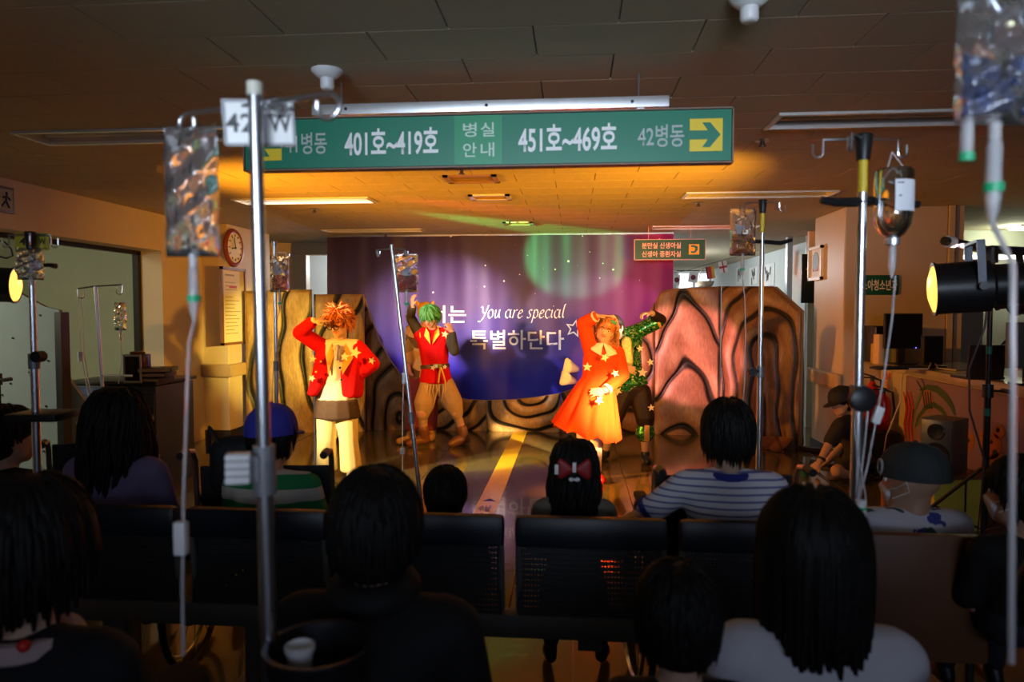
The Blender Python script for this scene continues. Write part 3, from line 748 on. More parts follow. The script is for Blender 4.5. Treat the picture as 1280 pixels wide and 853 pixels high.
def prof(p0, p1, pix):
    q = [plane_sz(p0, p1, *a) for a in pix]
    def top(s):
        if s <= q[0][0]: return q[0][1]
        for (a, za), (b_, zb) in zip(q, q[1:]):
            if s <= b_:
                t = (s - a) / max(b_ - a, 1e-6); return za + (zb - za) * t
        return q[-1][1]
    return top
def onY(u, y): r = ray(u, 500); t = y / r.y; return V((r.x * t, y, 0))
GOLD0, GOLD1 = (.30, .19, .07), (.46, .30, .12)
BRN0, BRN1 = (.15, .068, .03), (.27, .135, .06)
DRK0, DRK1 = (.10, .055, .03), (.22, .12, .06)
L0, L1, L2 = V((-3.93, 8.12, 0)), onY(391.5, 8.38), onY(455, 8.46)
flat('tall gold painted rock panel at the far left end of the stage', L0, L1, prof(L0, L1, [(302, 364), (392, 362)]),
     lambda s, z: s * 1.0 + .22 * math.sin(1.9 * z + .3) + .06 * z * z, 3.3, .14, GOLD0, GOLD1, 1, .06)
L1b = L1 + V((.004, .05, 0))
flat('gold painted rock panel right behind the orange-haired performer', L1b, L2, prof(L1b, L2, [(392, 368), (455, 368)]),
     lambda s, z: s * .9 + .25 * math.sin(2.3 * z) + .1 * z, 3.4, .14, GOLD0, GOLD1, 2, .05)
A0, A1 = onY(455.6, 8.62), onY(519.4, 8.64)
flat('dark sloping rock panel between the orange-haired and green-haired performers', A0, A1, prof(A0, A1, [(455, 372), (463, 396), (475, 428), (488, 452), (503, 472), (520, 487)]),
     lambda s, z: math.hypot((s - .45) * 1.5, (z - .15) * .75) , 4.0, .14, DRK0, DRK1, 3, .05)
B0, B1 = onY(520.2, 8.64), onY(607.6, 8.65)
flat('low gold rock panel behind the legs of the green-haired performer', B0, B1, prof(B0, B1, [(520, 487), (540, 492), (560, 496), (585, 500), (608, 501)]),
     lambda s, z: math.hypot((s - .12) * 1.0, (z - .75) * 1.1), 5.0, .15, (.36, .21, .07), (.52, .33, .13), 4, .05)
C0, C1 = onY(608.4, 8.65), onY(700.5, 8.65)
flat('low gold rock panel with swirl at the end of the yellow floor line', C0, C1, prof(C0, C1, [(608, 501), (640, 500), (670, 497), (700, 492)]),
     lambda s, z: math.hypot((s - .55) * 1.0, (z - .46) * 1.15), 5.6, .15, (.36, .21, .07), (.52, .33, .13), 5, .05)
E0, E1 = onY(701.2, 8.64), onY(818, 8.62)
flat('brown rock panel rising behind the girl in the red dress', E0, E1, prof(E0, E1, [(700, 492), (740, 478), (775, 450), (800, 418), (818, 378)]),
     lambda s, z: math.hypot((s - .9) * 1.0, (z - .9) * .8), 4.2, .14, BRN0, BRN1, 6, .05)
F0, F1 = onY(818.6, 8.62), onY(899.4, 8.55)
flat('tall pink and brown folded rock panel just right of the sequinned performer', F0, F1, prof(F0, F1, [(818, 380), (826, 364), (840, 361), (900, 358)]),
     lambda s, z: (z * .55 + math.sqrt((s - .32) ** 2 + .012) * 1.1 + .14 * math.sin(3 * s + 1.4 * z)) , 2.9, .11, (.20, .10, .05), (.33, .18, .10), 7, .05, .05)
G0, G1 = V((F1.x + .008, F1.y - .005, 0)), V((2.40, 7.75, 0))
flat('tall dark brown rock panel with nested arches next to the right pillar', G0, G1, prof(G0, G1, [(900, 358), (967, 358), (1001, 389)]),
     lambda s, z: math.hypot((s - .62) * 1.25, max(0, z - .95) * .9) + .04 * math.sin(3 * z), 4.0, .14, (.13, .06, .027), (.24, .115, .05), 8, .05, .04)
# rock foot lying in front of the right panel
ft = thing('scenery_apron', 'low brown painted rock apron on the floor before the right rock panel', 'scenery flat', (1.95, 7.72, 0))
vs = []; cols = []; nX, nY = 40, 14
ex = (G1 - G0).normalized(); en = V((ex.y, -ex.x, 0)); WG = (G1 - G0).length
for j in range(nY + 1):
    for i in range(nX + 1):
        s = WG * (.35 + .62 * i / nX); q_ = j / nY; z = .10 * (1 - q_) ** 1.6 * (1 + .2 * math.sin(9 * s)) + .006
        vs.append(G0 + ex * s + en * (.045 + .36 * q_ * (.85 + .15 * math.sin(6 * s))) + V((0, 0, z)))
        gv = groove(s + .3 * q_ * math.sin(5 * s), 5, .13); cols.append([(.20, .09, .04)[k] * (1 - gv) + .01 * gv for k in range(3)])
o = B().add(vs, [(j * (nX + 1) + i, (j + 1) * (nX + 1) + i, (j + 1) * (nX + 1) + i + 1, j * (nX + 1) + i + 1) for j in range(nY) for i in range(nX)]).build('carved_face', rockm, ft, sharp=70)
paint(o, cols)
sb = B()
for k in range(4): sb.box(G0 + ex * WG * (.4 + .17 * k) + en * .2 + V((0, 0, .01)), (.03, .25, .015))
sb.build('base_batten', WOOD, ft, smooth=False)

# ---- bunting flags and basket past the stage, right
flagm = {'red': mat('flag_red', (.65, .05, .06), .7, var=.05), 'white': mat('flag_white', (.8, .8, .8), .7, var=.03), 'yellow': mat('flag_yellow', (.80, .42, .03), .7, var=.05), 'black': BLACK}
def flag(u, v, wd, ht, rot, label, kind):
    p = D(u, v, 11.5); t = thing('bunting_flag', label, 'flag', p, 0, 'small paper flags on a string')
    R = M.Rotation(rot, 3, 'Y'); x, z = R @ X3, R @ Z3
    B().box(p, (wd, .004, ht), R).build('cloth', flagm['white' if kind != 'tri' else 'red'], t, smooth=False)
    if kind == 'disc':
        B().cyl(p + V((0, -.003, 0)), p + V((0, -.004, 0)), ht * .26, n=18).build('disc', mat('flag_dark_disc', (.2, .03, .05), .7, var=0), t)
    elif kind == 'cross':
        B().box(p + V((0, -.004, 0)), (wd, .003, ht * .18), R).box(p + V((0, -.004, 0)), (wd * .16, .003, ht), R).build('cross', flagm['red'], t, smooth=False)
    elif kind == 'tri':
        B().box(p + x * wd * .33 + V((0, -.004, 0)), (wd * .34, .003, ht), R).build('stripe', flagm['yellow'], t, smooth=False)
        B().box(p - x * wd * .42 + V((0, -.004, 0)), (wd * .16, .003, ht), R).build('stripe', flagm['black'], t, smooth=False)
flag(866.5, 347, .15, .16, .12, 'white paper flag with a dark disc, lowest flag on the string', 'disc')
flag(888, 341, .13, .20, -.15, 'red and yellow striped paper flag between two white ones', 'tri')
flag(904, 334, .13, .19, -.2, 'white paper flag with a red cross, highest on the string', 'cross')
flag(846, 350, .10, .16, .05, 'pale paper flag with dark dot beside the curtain edge', 'disc')
st_ = B().tube([D(u, v, 11.52) for u, v in ((842, 341), (860, 338), (880, 332), (905, 325), (940, 316), (985, 300))], .004, 5)
tag(st_.build('bunting_string', BLACK), 'thin dark string carrying the paper flags past the curtain', 'string')
bp = D(881, 359, 12.2)
bk = thing('wicker_basket', 'small grey-brown wicker basket above the pink rock panel', 'basket', bp)
B().lathe([(.09, 0), (.13, .02), (.16, .10), (.145, .10), (.11, .03)], bp, Z3, 20).build('body', mat('wicker', (.24, .19, .13), .8, 0, .4, 50, .4), bk)
B().tube([bp + V((.10 * math.cos(a), 0, .09 + .24 * math.sin(a))) for a in [math.pi * i / 12 for i in range(13)]], .007, 6).build('handle', mat('wicker', (1, 1, 1)), bk)
B().box(bp + V((0, .0, -.012)), (.5, .4, .02)).build('shelf', STEEL, bk)
B().cyl(bp + V((0, 0, -.02)), V((bp.x, bp.y, .02)), .025).cyl(V((bp.x, bp.y, 0)), V((bp.x, bp.y, .03)), .18, n=20).build('stand', STEEL, bk)
for i, (u, v, w_, h_) in enumerate(((925, 345, .30, .36), (942, 345, .26, .32), (961, 344, .34, .38))):
    p = AX(u, v, 3.37)
    t = thing('corridor_picture', ['white dark-sketched picture on the bright corridor wall, nearest the flags', 'white dark-sketched picture in the middle of the bright corridor wall', 'white dark-sketched picture on the bright corridor wall, nearest the lift frame'][i], 'picture', (3.37, p.y, p.z - h_ / 2))
    B().box((3.362, p.y, p.z), (.012, w_ * 2.2, h_)).build('sheet', flagm['white'], t, smooth=False)
    k = B(); rr = random.Random(i)
    for _ in range(5): y0 = p.y + rr.uniform(-.5, .5) * w_; k.box((3.354, y0, p.z + rr.uniform(-.1, .1)), (.004, .05, .14), M.Rotation(rr.uniform(-.6, .6), 3, 'X'))
    o = k.build('ink_mark', BLACK_PRINT, t, smooth=False); o['kind'] = 'stuff'

# ================================================================ theatre lamps on stands
lens_hot = mat('glowing_lens', (1, .7, .3), .3, 0, 0, emit=(1, .42, .06), estr=3)
def par_can(label, c, ax, L=.34, r=.125, lit=True, up=V((0, 0, 1))):
    """c: lens centre, ax: direction of the beam"""
    c, ax = V(c), V(ax).normalized(); t = thing('par_lamp', label, 'stage lamp', c - ax * L / 2)
    B().lathe([(r * .55, -L), (r * .8, -L * .97), (r * .82, -L * .62), (r, -L * .58), (r, -.012), (r * 1.06, -.012), (r * 1.06, .0), (r * .97, .0), (r * .95, -.05), (r * .1, -.055)], c, ax, 28).build('barrel', BLACK, t)
    B().lathe([(.001, -.05), (r * .93, -.02), (r * .9, -.0), (r * .5, .018), (.001, .022)], c, ax, 24).build('lens', lens_hot if lit else mat('dark_lens', (.05, .06, .07), .1, 0, 0), t)
    side = ax.cross(up).normalized(); u2 = side.cross(ax); q = c - ax * L * .45
    yk = [q + side * (r + .012) , q + side * (r + .012) + u2 * (r + .09), q - side * (r + .012) + u2 * (r + .09), q - side * (r + .012)]
    b = B()
    for a, d in zip(yk, yk[1:]):
        b.box((a + d) / 2, (.012 if abs((d - a).dot(side)) < .01 else (d - a).length, .035, (d - a).length if abs((d - a).dot(side)) < .01 else .012),
              M((side, -ax, u2)).transposed())
    b.build('yoke', mat('grey_yoke', (.035, .037, .045), .35, .6, .05), t, smooth=False)
    for s in (-1, 1): B().cyl(q + side * s * (r + .005), q + side * s * (r + .05), .02, n=10).build('knob', BLACK, t)
    return t
def tripod(label, x, y, top, tape=(), spread=.55):
    t = thing('lamp_stand', label, 'stand', (x, y, 0))
    B().cyl((x, y, .12), (x, y, 1.05), .019, n=12).cyl((x, y, 1.0), (x, y, top), .0145, n=12).build('pole', mat('black_stand_steel', (.02, .02, .022), .3, .7, .05), t)
    B().cyl((x, y, .98), (x, y, 1.06), .03, n=14).build('collar', BLACK, t)
    B().cyl((x, y, 1.02), (x + .09, y - .02, 1.02), .007, n=8).cyl((x + .09, y - .055, 1.02), (x + .09, y + .015, 1.02), .014, n=8).build('knob', BLACK, t)
    for k in range(3):
        a = .5 + k * 2 * math.pi / 3; d = V((math.cos(a), math.sin(a), 0))
        B().cyl(V((x, y, .55)) + d * .02, V((x, y, .02)) + d * spread, .011, n=8).cyl(V((x, y, .18)) + d * .02, V((x, y, .28)) + d * spread * .5, .007, n=6).build('leg', BLACK, t)
    for z in tape: B().cyl((x, y, z), (x, y, z + .045), .0205 if z < 1.05 else .0165, n=12).build('tape_band', mat('teal_tape', (.01, .16, .13), .5, var=.05), t)
    return t
# right stand
RX, RY = 2.46, 4.42
tripod('black tripod stand carrying the right stage lamps beside the mural counter', RX, RY, 1.86, (1.24, .87), .5)
barL, barR = D(1183, 301, 4.15), D(1243, 312, 4.3)
tb = thing('lamp_crossbar', 'black crossbar with white end clamp above the right stage lamps', 'bar', (RX, RY, 1.84))
B().tube([D(1180, 301, 4.10), D(1205, 306, 4.16), D(1232, 313, 4.25), V((RX, RY, 1.86)), V((RX + .35, RY + .02, 1.84))], .026, 10).build('bar', BLACK, tb)
B().cyl(D(1184, 302, 4.11), D(1191, 303, 4.13), .034, n=14).build('end_clamp', WHITE, tb)
B().cyl(V((RX, RY, 1.78)), V((RX, RY, 1.87)), .035, n=12).build('clamp', BLACK, tb)
ca_ = CAN_R.copy()
par_can('large black stage lamp pointing left with glowing lens edge, leftmost on the right stand', ca_, (-.955, .30, -.06), .42, .13)
par_can('black stage lamp facing the stage behind the clear infusion tube at right', D(1243, 362, 4.35), (-.75, .62, -.1), .36, .125)
par_can('rightmost black stage lamp cut by the right edge', D(1268, 366, 4.0), (-.55, .8, -.05), .4, .125)
cl = B().tube([D(u, v, 4.1) for u, v in ((1206, 306), (1212, 325), (1222, 342), (1228, 355), (1226, 365))], .006, 6).tube([D(u, v, 4.05) for u, v in ((1272, 338), (1278, 355), (1270, 372), (1255, 377), (1243, 374))], .004, 6)
tag(cl.build('lamp_cable', mat('grey_cable', (.10, .10, .11), .5, var=.1)), 'grey cable looping around the right stage lamps', 'cable')
tag(B().tube([V((RX, RY - .03, 1.8)), V((RX - .05, RY - .04, 1.4)), V((RX - .12, RY - .02, 1.15)), V((RX - .1, RY, .9)), V((RX - .02, RY - .025, .6)), V((RX - .1, RY - .1, .012)), V((RX - .9, RY + .6, .012))], .006, 6).build('power_cable', BLACK),
    'black cable hanging from the crossbar along the right lamp stand', 'cable')
# left stand, mostly past the left edge
lx, ly = -4.0, 4.55
tripod('black tripod stand at the left edge carrying the left stage lamps', lx, ly, 2.1, (), .28)
par_can('black stage lamp with a burning orange lens at the left edge', CAN_L, (.93, .36, -.04), .42, .11)
tag(B().tube([D(u, v, 4.3) for u, v in ((-4, 300), (6, 303), (14, 312), (16, 320), (8, 323), (-4, 320))], .006, 6).build('lamp_cable', BLACK), 'thin black cable loop over the left stage lamp', 'cable')
# ================================================================ infusion stands, bags, tubes
def hook_pts(p, out, up=Z3, r=.022, L=.05):
    """open J hook hanging at p, opening along out"""
    p = V(p); out = V(out).normalized()
    pts = [p]
    for i in range(9):
        a = math.pi * i / 8; pts.append(p + out * (r - r * math.cos(a)) - up * (L + r * math.sin(a) - .0))
    pts.append(p + out * 2 * r - up * (L * .35)); return pts
def iv_base(t, x, y):
    b = B()
    for k in range(5):
        a = .4 + k * 2 * math.pi / 5; d = V((math.cos(a), math.sin(a), 0))
        B().tube([V((x, y, .12)), V((x, y, .115)) + d * .06, V((x, y, .085)) + d * .24], [.016, .016, .013], 8).build('leg', STEEL, t)
        c = V((x, y, .035)) + d * .24
        B().cyl(c + V((-d.y, d.x, 0)) * .011, c - V((-d.y, d.x, 0)) * .011, .035, n=14).cyl(c, c + V((0, 0, .05)), .008, n=6).build('caster', RUBBER, t)
    B().cyl((x, y, .06), (x, y, .17), .028, n=14).build('hub', BLACK, t)
def iv_stand(label, x, y, top, r=.0125, lean=(0, 0), z_up=None, yellow=None, cap=True, base=True):
    t = thing('infusion_stand', label, 'infusion stand', (x, y, 0), 0)
    P = lambda z: V((x + lean[0] * (z - 1.0), y + lean[1] * (z - 1.0), z))
    zu = z_up or top - .7
    B().cyl(P(.1), P(zu), r * 1.25, n=16).build('lower_pole', CHROME, t)
    zt = yellow if yellow else top
    B().cyl(P(zu - .02), P(zt), r, n=16).build('upper_pole', CHROME, t)
    if yellow: B().cyl(P(zt), P(top - .03), r * 1.0, n=16).build('yellow_sleeve', YELLOW, t)
    B().cyl(P(zu - .03), P(zu + .03), r * 1.7, n=16).build('collar', mat('grey_collar', (.25, .26, .28), .4, .4, .05), t)
    if base: iv_base(t, x + lean[0] * -1, y + lean[1] * -1)
    return t, P
def fork_head(t, P, top, arms, r=.0028, capr=.022):
    B().lathe([(capr * .72, -.07), (capr, -.005), (capr * .92, .0), (.003, .003)], P(top), Z3, 18).build('head_cap', BLACK, t)
    for ang, L in arms:
        d = V((math.cos(ang), math.sin(ang), 0)); o = P(top - .012)
        B().tube([o, o + d * L * .5, o + d * L] + hook_pts(o + d * L, d, r=.013, L=.035)[1:], r, 7).build('hook', CHROME, t)
BAGLIQ = mat('infusion_film', (.90, .93, .97), .07, 0, 0, trans=.96, ior=1.30)
LABELM = mat('white_label', (.78, .80, .84), .5, 0, .03)
def pillow(c, wd, ht, th, ax, seed=0, crinkle=.006, nu=14, nv=22, neck=0.0):
    ax = V(ax).normalized(); n = ax.cross(Z3).normalized(); rr = random.Random(seed); ph = [rr.uniform(0, 6) for _ in range(6)]
    vs = []; fs = []
    for side in (1, -1):
        for j in range(nv + 1):
            for i in range(nu + 1):
                a, b_ = i / nu * 2 - 1, j / nv * 2 - 1
                e = max(0, (1 - a ** 4)) ** .5 * max(0, (1 - b_ ** 6)) ** .5
                wj = wd * (1 - neck * max(0, b_) ** 3) * (1 + .02 * math.sin(9 * b_ + ph[0]))
                off = side * (th / 2 * e * (1 - .45 * max(0, b_))) + crinkle * e * (math.sin(6 * a + 5 * b_ + ph[1] + side) + math.sin(11 * b_ - 4 * a + ph[2] * side) + .7 * math.sin(17 * a + ph[3] + 3 * side * b_))
                vs.append(V(c) + ax * a * wj / 2 + Z3 * b_ * ht / 2 + n * off)
    N = (nu + 1) * (nv + 1)
    for j in range(nv):
        for i in range(nu):
            a = j * (nu + 1) + i
            fs.append((a, a + nu + 1, a + nu + 2, a + 1)); fs.append((N + a, N + a + 1, N + a + nu + 2, N + a + nu + 1))
    def rim(a, b_): fs.append((a, b_, N + b_, N + a))
    for i in range(nu): rim(i, i + 1); rim(nv * (nu + 1) + i + 1, nv * (nu + 1) + i)
    for j in range(nv): rim((j + 1) * (nu + 1), j * (nu + 1)); rim(j * (nu + 1) + nu, (j + 1) * (nu + 1) + nu)
    return B().add(vs, fs)
def bag(label, hook, wd, ht, ax, tube_pts, seed, clip=True, lab=None, chamber=.10, hang=.05, th=.03, ports=1, clamp_at=None, liq=None, tube_r=.003, tint=None, crinkle=.006):
    """hook: point it hangs from; tube_pts: points of the drip line below the chamber"""
    hook = V(hook); ax = V(ax).normalized(); c = hook - Z3 * (hang * .4 + ht / 2); n = ax.cross(Z3).normalized()
    t = thing('infusion_bag', label, 'infusion bag', c - Z3 * ht / 2, 0)
    pillow(c, wd, ht, th, ax, seed, crinkle).build('bag', tint or BAGLIQ, t, sharp=80)
    B().box(c + Z3 * ht * .5, (wd * .9, .003, hang * .7), M((ax, n, Z3)).transposed()).build('hang_tab', PVC, t, smooth=False)
    if lab: B().box(c + Z3 * lab[1] * ht + ax * lab[0] * wd + n * (th * .5 + .007) * lab[4], (lab[2] * wd, .001, lab[3] * ht), M((ax, n, Z3)).transposed()).build('label', LABELM, t, smooth=False)
    if liq is not None:
        pillow(c - Z3 * ht * .25, wd * .86, ht * .42, th * .7, ax, seed + 3, .003).build('liquid', mat('liquid_%d' % seed, liq, .05, 0, 0, trans=.9, ior=1.33), t, sharp=80)
    p0 = c - Z3 * ht / 2
    for k in range(ports):
        q = p0 + ax * (k - (ports - 1)) * wd * .34
        L = .035 if k < ports - 1 else .02
        B().cyl(q + Z3 * .012, q - Z3 * L, .0075, n=10).build('port', TUBING, t)
        if k < ports - 1: B().cyl(q - Z3 * L, q - Z3 * (L + .012), .0095, n=12).build('port_cap', GREEN_CLIP, t)
    if chamber:
        a = p0 - Z3 * .018
        B().lathe([(.004, 0), (.009, -.006), (.0095, -chamber * .7), (.006, -chamber * .9), (.003, -chamber)], a, Z3, 14).build('drip_chamber', TUBING, t)
        if clip: B().cyl(a - Z3 * chamber * .52, a - Z3 * (chamber * .52 + .012), .0125, n=16).build('green_clip', GREEN_CLIP, t)
        st0 = a - Z3 * chamber
    else: st0 = p0 - Z3 * .02
    if tube_pts: B().tube([st0] + [V(p) for p in tube_pts], tube_r, 7).build('drip_tube', TUBING, t)
    if clamp_at:
        q0, q1, rr = clamp_at
        B().box((V(q0) + V(q1)) / 2, (rr * 2, rr * 1.6, (V(q1) - V(q0)).length), None, rr * .4).build('roller_clamp', WHITE, t)
    return t

# 1. front stand with ward card ------------------------------------------------
d1 = 1.2
q0, q1 = D(325, 112, d1), D(341, 815, d1)
t1, P1 = iv_stand('front chrome infusion stand with a hooked crossbar and white ward card', q0.x, q0.y, q0.z, .0115, ((q0.x - q1.x) / (q0.z - q1.z) * .4, 0), z_up=1.21)
B().cyl(P1(q0.z - .01), P1(q0.z + .012), .0135, n=16).build('top_cap', mat('ivory_plastic', (.62, .60, .50), .4, var=.04), t1)
bl, br = D(236, 142, 1.275), D(412, 117, 1.16); bz = P1(q0.z - .02).z
bl.z = br.z = bz; ba = (br - bl).normalized()
bar = [bl, (bl + br) / 2 + V((0, 0, 0)), br]
B().tube(bar, .0045, 10).build('crossbar', CHROME, t1)
for p, s in ((bl, -1), (br, 1)):
    pts = [p]
    for i in range(1, 15):
        a = math.radians(90 - i * 21); pts.append(p + ba * s * .021 * math.cos(a) + Z3 * (.021 * math.sin(a) - .021) + V((0, -.012 * i / 14, 0)))
    B().tube(pts, .0042, 10).build('hook', CHROME, t1)
wc = thing('ward_card', 'white plastic card lettered 42W tied behind the front infusion stand', 'card', D(326, 182, 1.2))
R_ = M.Rotation(YAW + .25, 3, 'Z'); cx, cy_ = R_ @ X3, Z3; nn = R_ @ Y3
cc = D(324, 154, 1.235)
rol = M.Rotation(-.06, 3, 'Y'); cx = (R_ @ rol) @ X3; cy_ = (R_ @ rol) @ Z3
RR = M((cx, nn, cy_)).transposed()
B().box(cc, (.114, .004, .075), RR, .0015).build('card', mat('white_card', (.85, .86, .84), .45, 0, .03), wc)
fr = B()
for s in (-1, 1): fr.box(cc + cx * s * .057, (.005, .008, .080), RR); fr.box(cc + cy_ * s * .0375, (.119, .008, .005), RR)
fr.build('clear_edge', mat('frosted_edge', (.55, .57, .6), .25, 0, .03, trans=.3), wc)
text(wc, '4', cc - cx * .044 - nn * .0026, cx, cy_, .022, .032, mat('grey_black_ink', (.06, .065, .07), .5, var=0), .02)
text(wc, '2', cc - cx * .0195 - nn * .0026, cx, cy_, .022, .032, mat('grey_black_ink', (.06, .065, .07)), .02)
text(wc, 'W', cc + cx * .035 - nn * .0026, cx, cy_, .040, .034, mat('grey_black_ink', (.06, .065, .07)), .02)
pillow(cc + cx * .028 + cy_ * .025 - nn * .018, .03, .03, .01, cx, 5, .003).build('plastic_tie', PVC, wc, sharp=80)
hp = bl - ba * .012 - Z3 * .035
tp = [D(u, v, 1.27) for u, v in ((236, 430), (233, 520), (229, 640), (228, 740), (229, 820))]
bag('crumpled clear infusion bag hanging at the left hook of the front stand', D(238, 152, 1.275), .098, .232, CR, tp, 11, crinkle=.0035, chamber=.10, th=.034, clamp_at=(D(227, 694, 1.265), D(226, 652, 1.265), .011), hang=.03)
kn = thing('clamp_block', 'ribbed white clamp block left of the front infusion stand', 'clamp', D(300, 606, 1.2))
for k in range(4): B().box(D(298, 571 + k * 9.5, 1.19), (.040, .03, .0115), R_, .003).build('rib', WHITE, kn)
B().box(D(312, 586, 1.21), (.03, .02, .045), R_).build('body', mat('grey_clamp', (.3, .31, .33), .4, .3, .05), kn)
B().cyl(P1(1.215), P1(1.265), .018, n=16).build('sleeve', mat('grey_clamp', (1, 1, 1)), kn)
# tub and white cup at the bottom
tb = D(398, 812, 1.22)
tu = thing('round_tub', 'black round tub low beside the front infusion stand', 'tub', tb - Z3 * .12)
B().lathe([(.06, -.12), (.075, -.11), (.088, .0), (.094, .006), (.094, .012), (.084, .010), (.07, -.1), (.001, -.105)], tb, Z3, 28).build('bowl', BLACK, tu)
B().cyl(tb + V((-.09, .03, -.06)), V((P1(.8).x, P1(.8).y, tb.z - .06)), .008, n=8).build('bracket', STEEL, tu)
cu_ = thing('paper_cup', 'small white cup standing in the black tub', 'cup', tb + V((-.025, -.02, -.10)))
B().lathe([(.014, -.095), (.0165, -.09), (.021, -.012), (.0225, -.004), (.0225, .0), (.019, .0), (.0155, -.085), (.001, -.088)], tb + V((-.025, -.02, .012)), Z3, 20).build('cup', mat('cup_white', (.7, .7, .68), .5, 0, .03), cu_)
B().lathe([(.0225, -.012), (.0255, -.006), (.0255, .002), (.022, .004), (.02, -.004)], tb + V((-.025, -.02, .014)), Z3, 20).build('rim', mat('cup_white', (1, 1, 1)), cu_)

# 2. stand at the right edge (its pole is just past the frame), bag seen at the top right
d2 = .92
q = D(1345, 110, d2); t2, P2_ = iv_stand('chrome infusion stand just past the right edge beside the viewer', q.x, q.y, 1.95, .0115)
o = P2_(1.93)
hk = D(1262, 6, d2); hk.z = max(hk.z, 1.90)
B().tube([o, hk + V((.0, 0, .03))] + hook_pts(hk + V((0, 0, .03)), CR * -1, r=.012, L=.02)[1:], .004, 8).build('hook', CHROME, t2)
bag('large blurred clear and blue infusion bag cut by the top right corner', D(1250, -52, d2), .108, .20, CR, [D(1266, 330, d2), D(1266, 500, d2), D(1265, 640, d2), D(1264, 830, d2)], 21, chamber=.11, ports=2, th=.045, liq=(.10, .16, .40), hang=.04, tube_r=.004)

# 3. left stand with yellow tag
d3 = 2.75
q = D(38, 290, d3); t3, P3_ = iv_stand('chrome infusion stand at the far left with yellow tag and black tray', q.x, q.y, q.z, .0125, z_up=1.3)
fork_head(t3, P3_, q.z, [(YAW + .1, .075), (YAW + math.pi, .085), (YAW + 2.2, .08), (YAW - 1.0, .075)])
kk = D(47, 446, d3); B().cyl(P3_(kk.z), kk + V((.01, 0, 0)), .007, n=8).cyl(kk + V((.005, -.02, 0)), kk + V((.005, .02, 0)), .022, n=12).build('knob', BLACK, t3)
b = B(); zt = D(45, 521, d3).z
b.box(P3_(zt) + CR * .03, (.20, .17, .03), M.Rotation(YAW, 3, 'Z'), .008); b.build('tray', BLACK, t3)
lv = D(70, 333, d3); B().tube([P3_(lv.z), lv + V((-.03, 0, .005)), lv], [.006, .008, .011], 8).build('lever', BLACK, t3)
ytag = thing('ward_tag', 'yellow ward tag lettered in black on the far left infusion stand', 'card', D(40, 312, d3))
yc = D(40, 302, d3 + .03); RY_ = M.Rotation(YAW, 3, 'Z')
B().box(yc, (.135, .004, .068), RY_, .001).build('card', mat('yellow_card', (.62, .52, .05), .5, 0, .05), ytag)
fr = B()
for s in (-1, 1): fr.box(yc + Z3 * s * .028 - CF * .003, (.122, .003, .003), RY_)
fr.build('border_line', BLACK_PRINT, ytag, smooth=False)
text(ytag, '4', yc - CR * .035 - CF * .004, CR, Z3, .024, .03, BLACK_PRINT, .02)
text(ytag, 'W', yc + CR * .042 - CF * .004, CR, Z3, .028, .026, BLACK_PRINT, .02)
bag('small crumpled infusion bag with pale label on the far left stand', D(37, 309, d3 - .06), .105, .118, CR, None, 31, chamber=0, lab=(0, .05, .55, .20, -1), th=.04, hang=.02)

# 4. small T-shaped stand behind the long-haired woman
d4 = 4.3
q = D(125, 358, d4); t4, P4_ = iv_stand('small T-shaped infusion pole behind the long-haired woman', q.x, q.y, q.z, .010, (-.045, 0), z_up=1.0)
L_, R__ = D(97, 361, d4), D(153, 356, d4)
B().tube([L_, P4_(q.z), R__], .0045, 8).build('crossbar', CHROME, t4)
for p, s in ((L_, 1), (R__, -1)): B().tube(hook_pts(p, CR * s, r=.02, L=.04), .0035, 7).build('hook', CHROME, t4)
zz = D(150, 470, d4); B().tube([D(128, 470, d4), P4_(zz.z), D(165, 470, d4)], .007, 8).build('side_bar', STEEL, t4)
bag('slim clear infusion bag on the small T-shaped pole', D(150, 376, d4), .072, .17, CR, [D(152, 442, d4), D(152, 455, d4), D(148, 480, d4)], 41, clip=False, chamber=.05, th=.04, hang=.03)
lt = B().tube([D(u, v, d4) for u, v in ((98, 372), (99, 400), (101, 440), (106, 470), (112, 500), (116, 530))], .0032, 6).tube([D(u, v, d4) for u, v in ((101, 372), (104, 400), (105, 440), (110, 475), (118, 505), (122, 530))], .0032, 6)
tl = thing('infusion_tube', 'looped clear tube hanging from the left end of the T-shaped pole', 'tube', D(110, 530, d4))
lt.build('tube', TUBING, tl); B().cyl(D(100, 440, d4), D(101, 452, d4), .016, n=10).build('white_joint', WHITE, tl)

# 5. stand behind the front pole (blue-capped child)
d5 = 4.4
q = D(343, 304, d5); t5, P5_ = iv_stand('thin infusion stand standing behind the blue-capped child', q.x, q.y, q.z, .011, (.0, 0), z_up=1.15)
B().cyl(P5_(q.z - .02), P5_(q.z + .01), .018, n=12).build('head_cap', STEEL, t5)
B().tube([P5_(q.z - .06), P5_(q.z - .06) + CR * .07] + hook_pts(P5_(q.z - .06) + CR * .07, CR, r=.012, L=.02)[1:], .003, 7).build('hook', CHROME, t5)
bag('clear infusion bag with a small white label right of the front stand pole', D(349, 318, d5 - .05), .115, .22, CR, [D(346, 400, d5), D(347, 430, d5), D(341, 470, d5), D(340, 520, d5)], 51, chamber=.09, lab=(-.2, .1, .5, .22, -1), th=.04, liq=(.6, .25, .15), hang=.03)

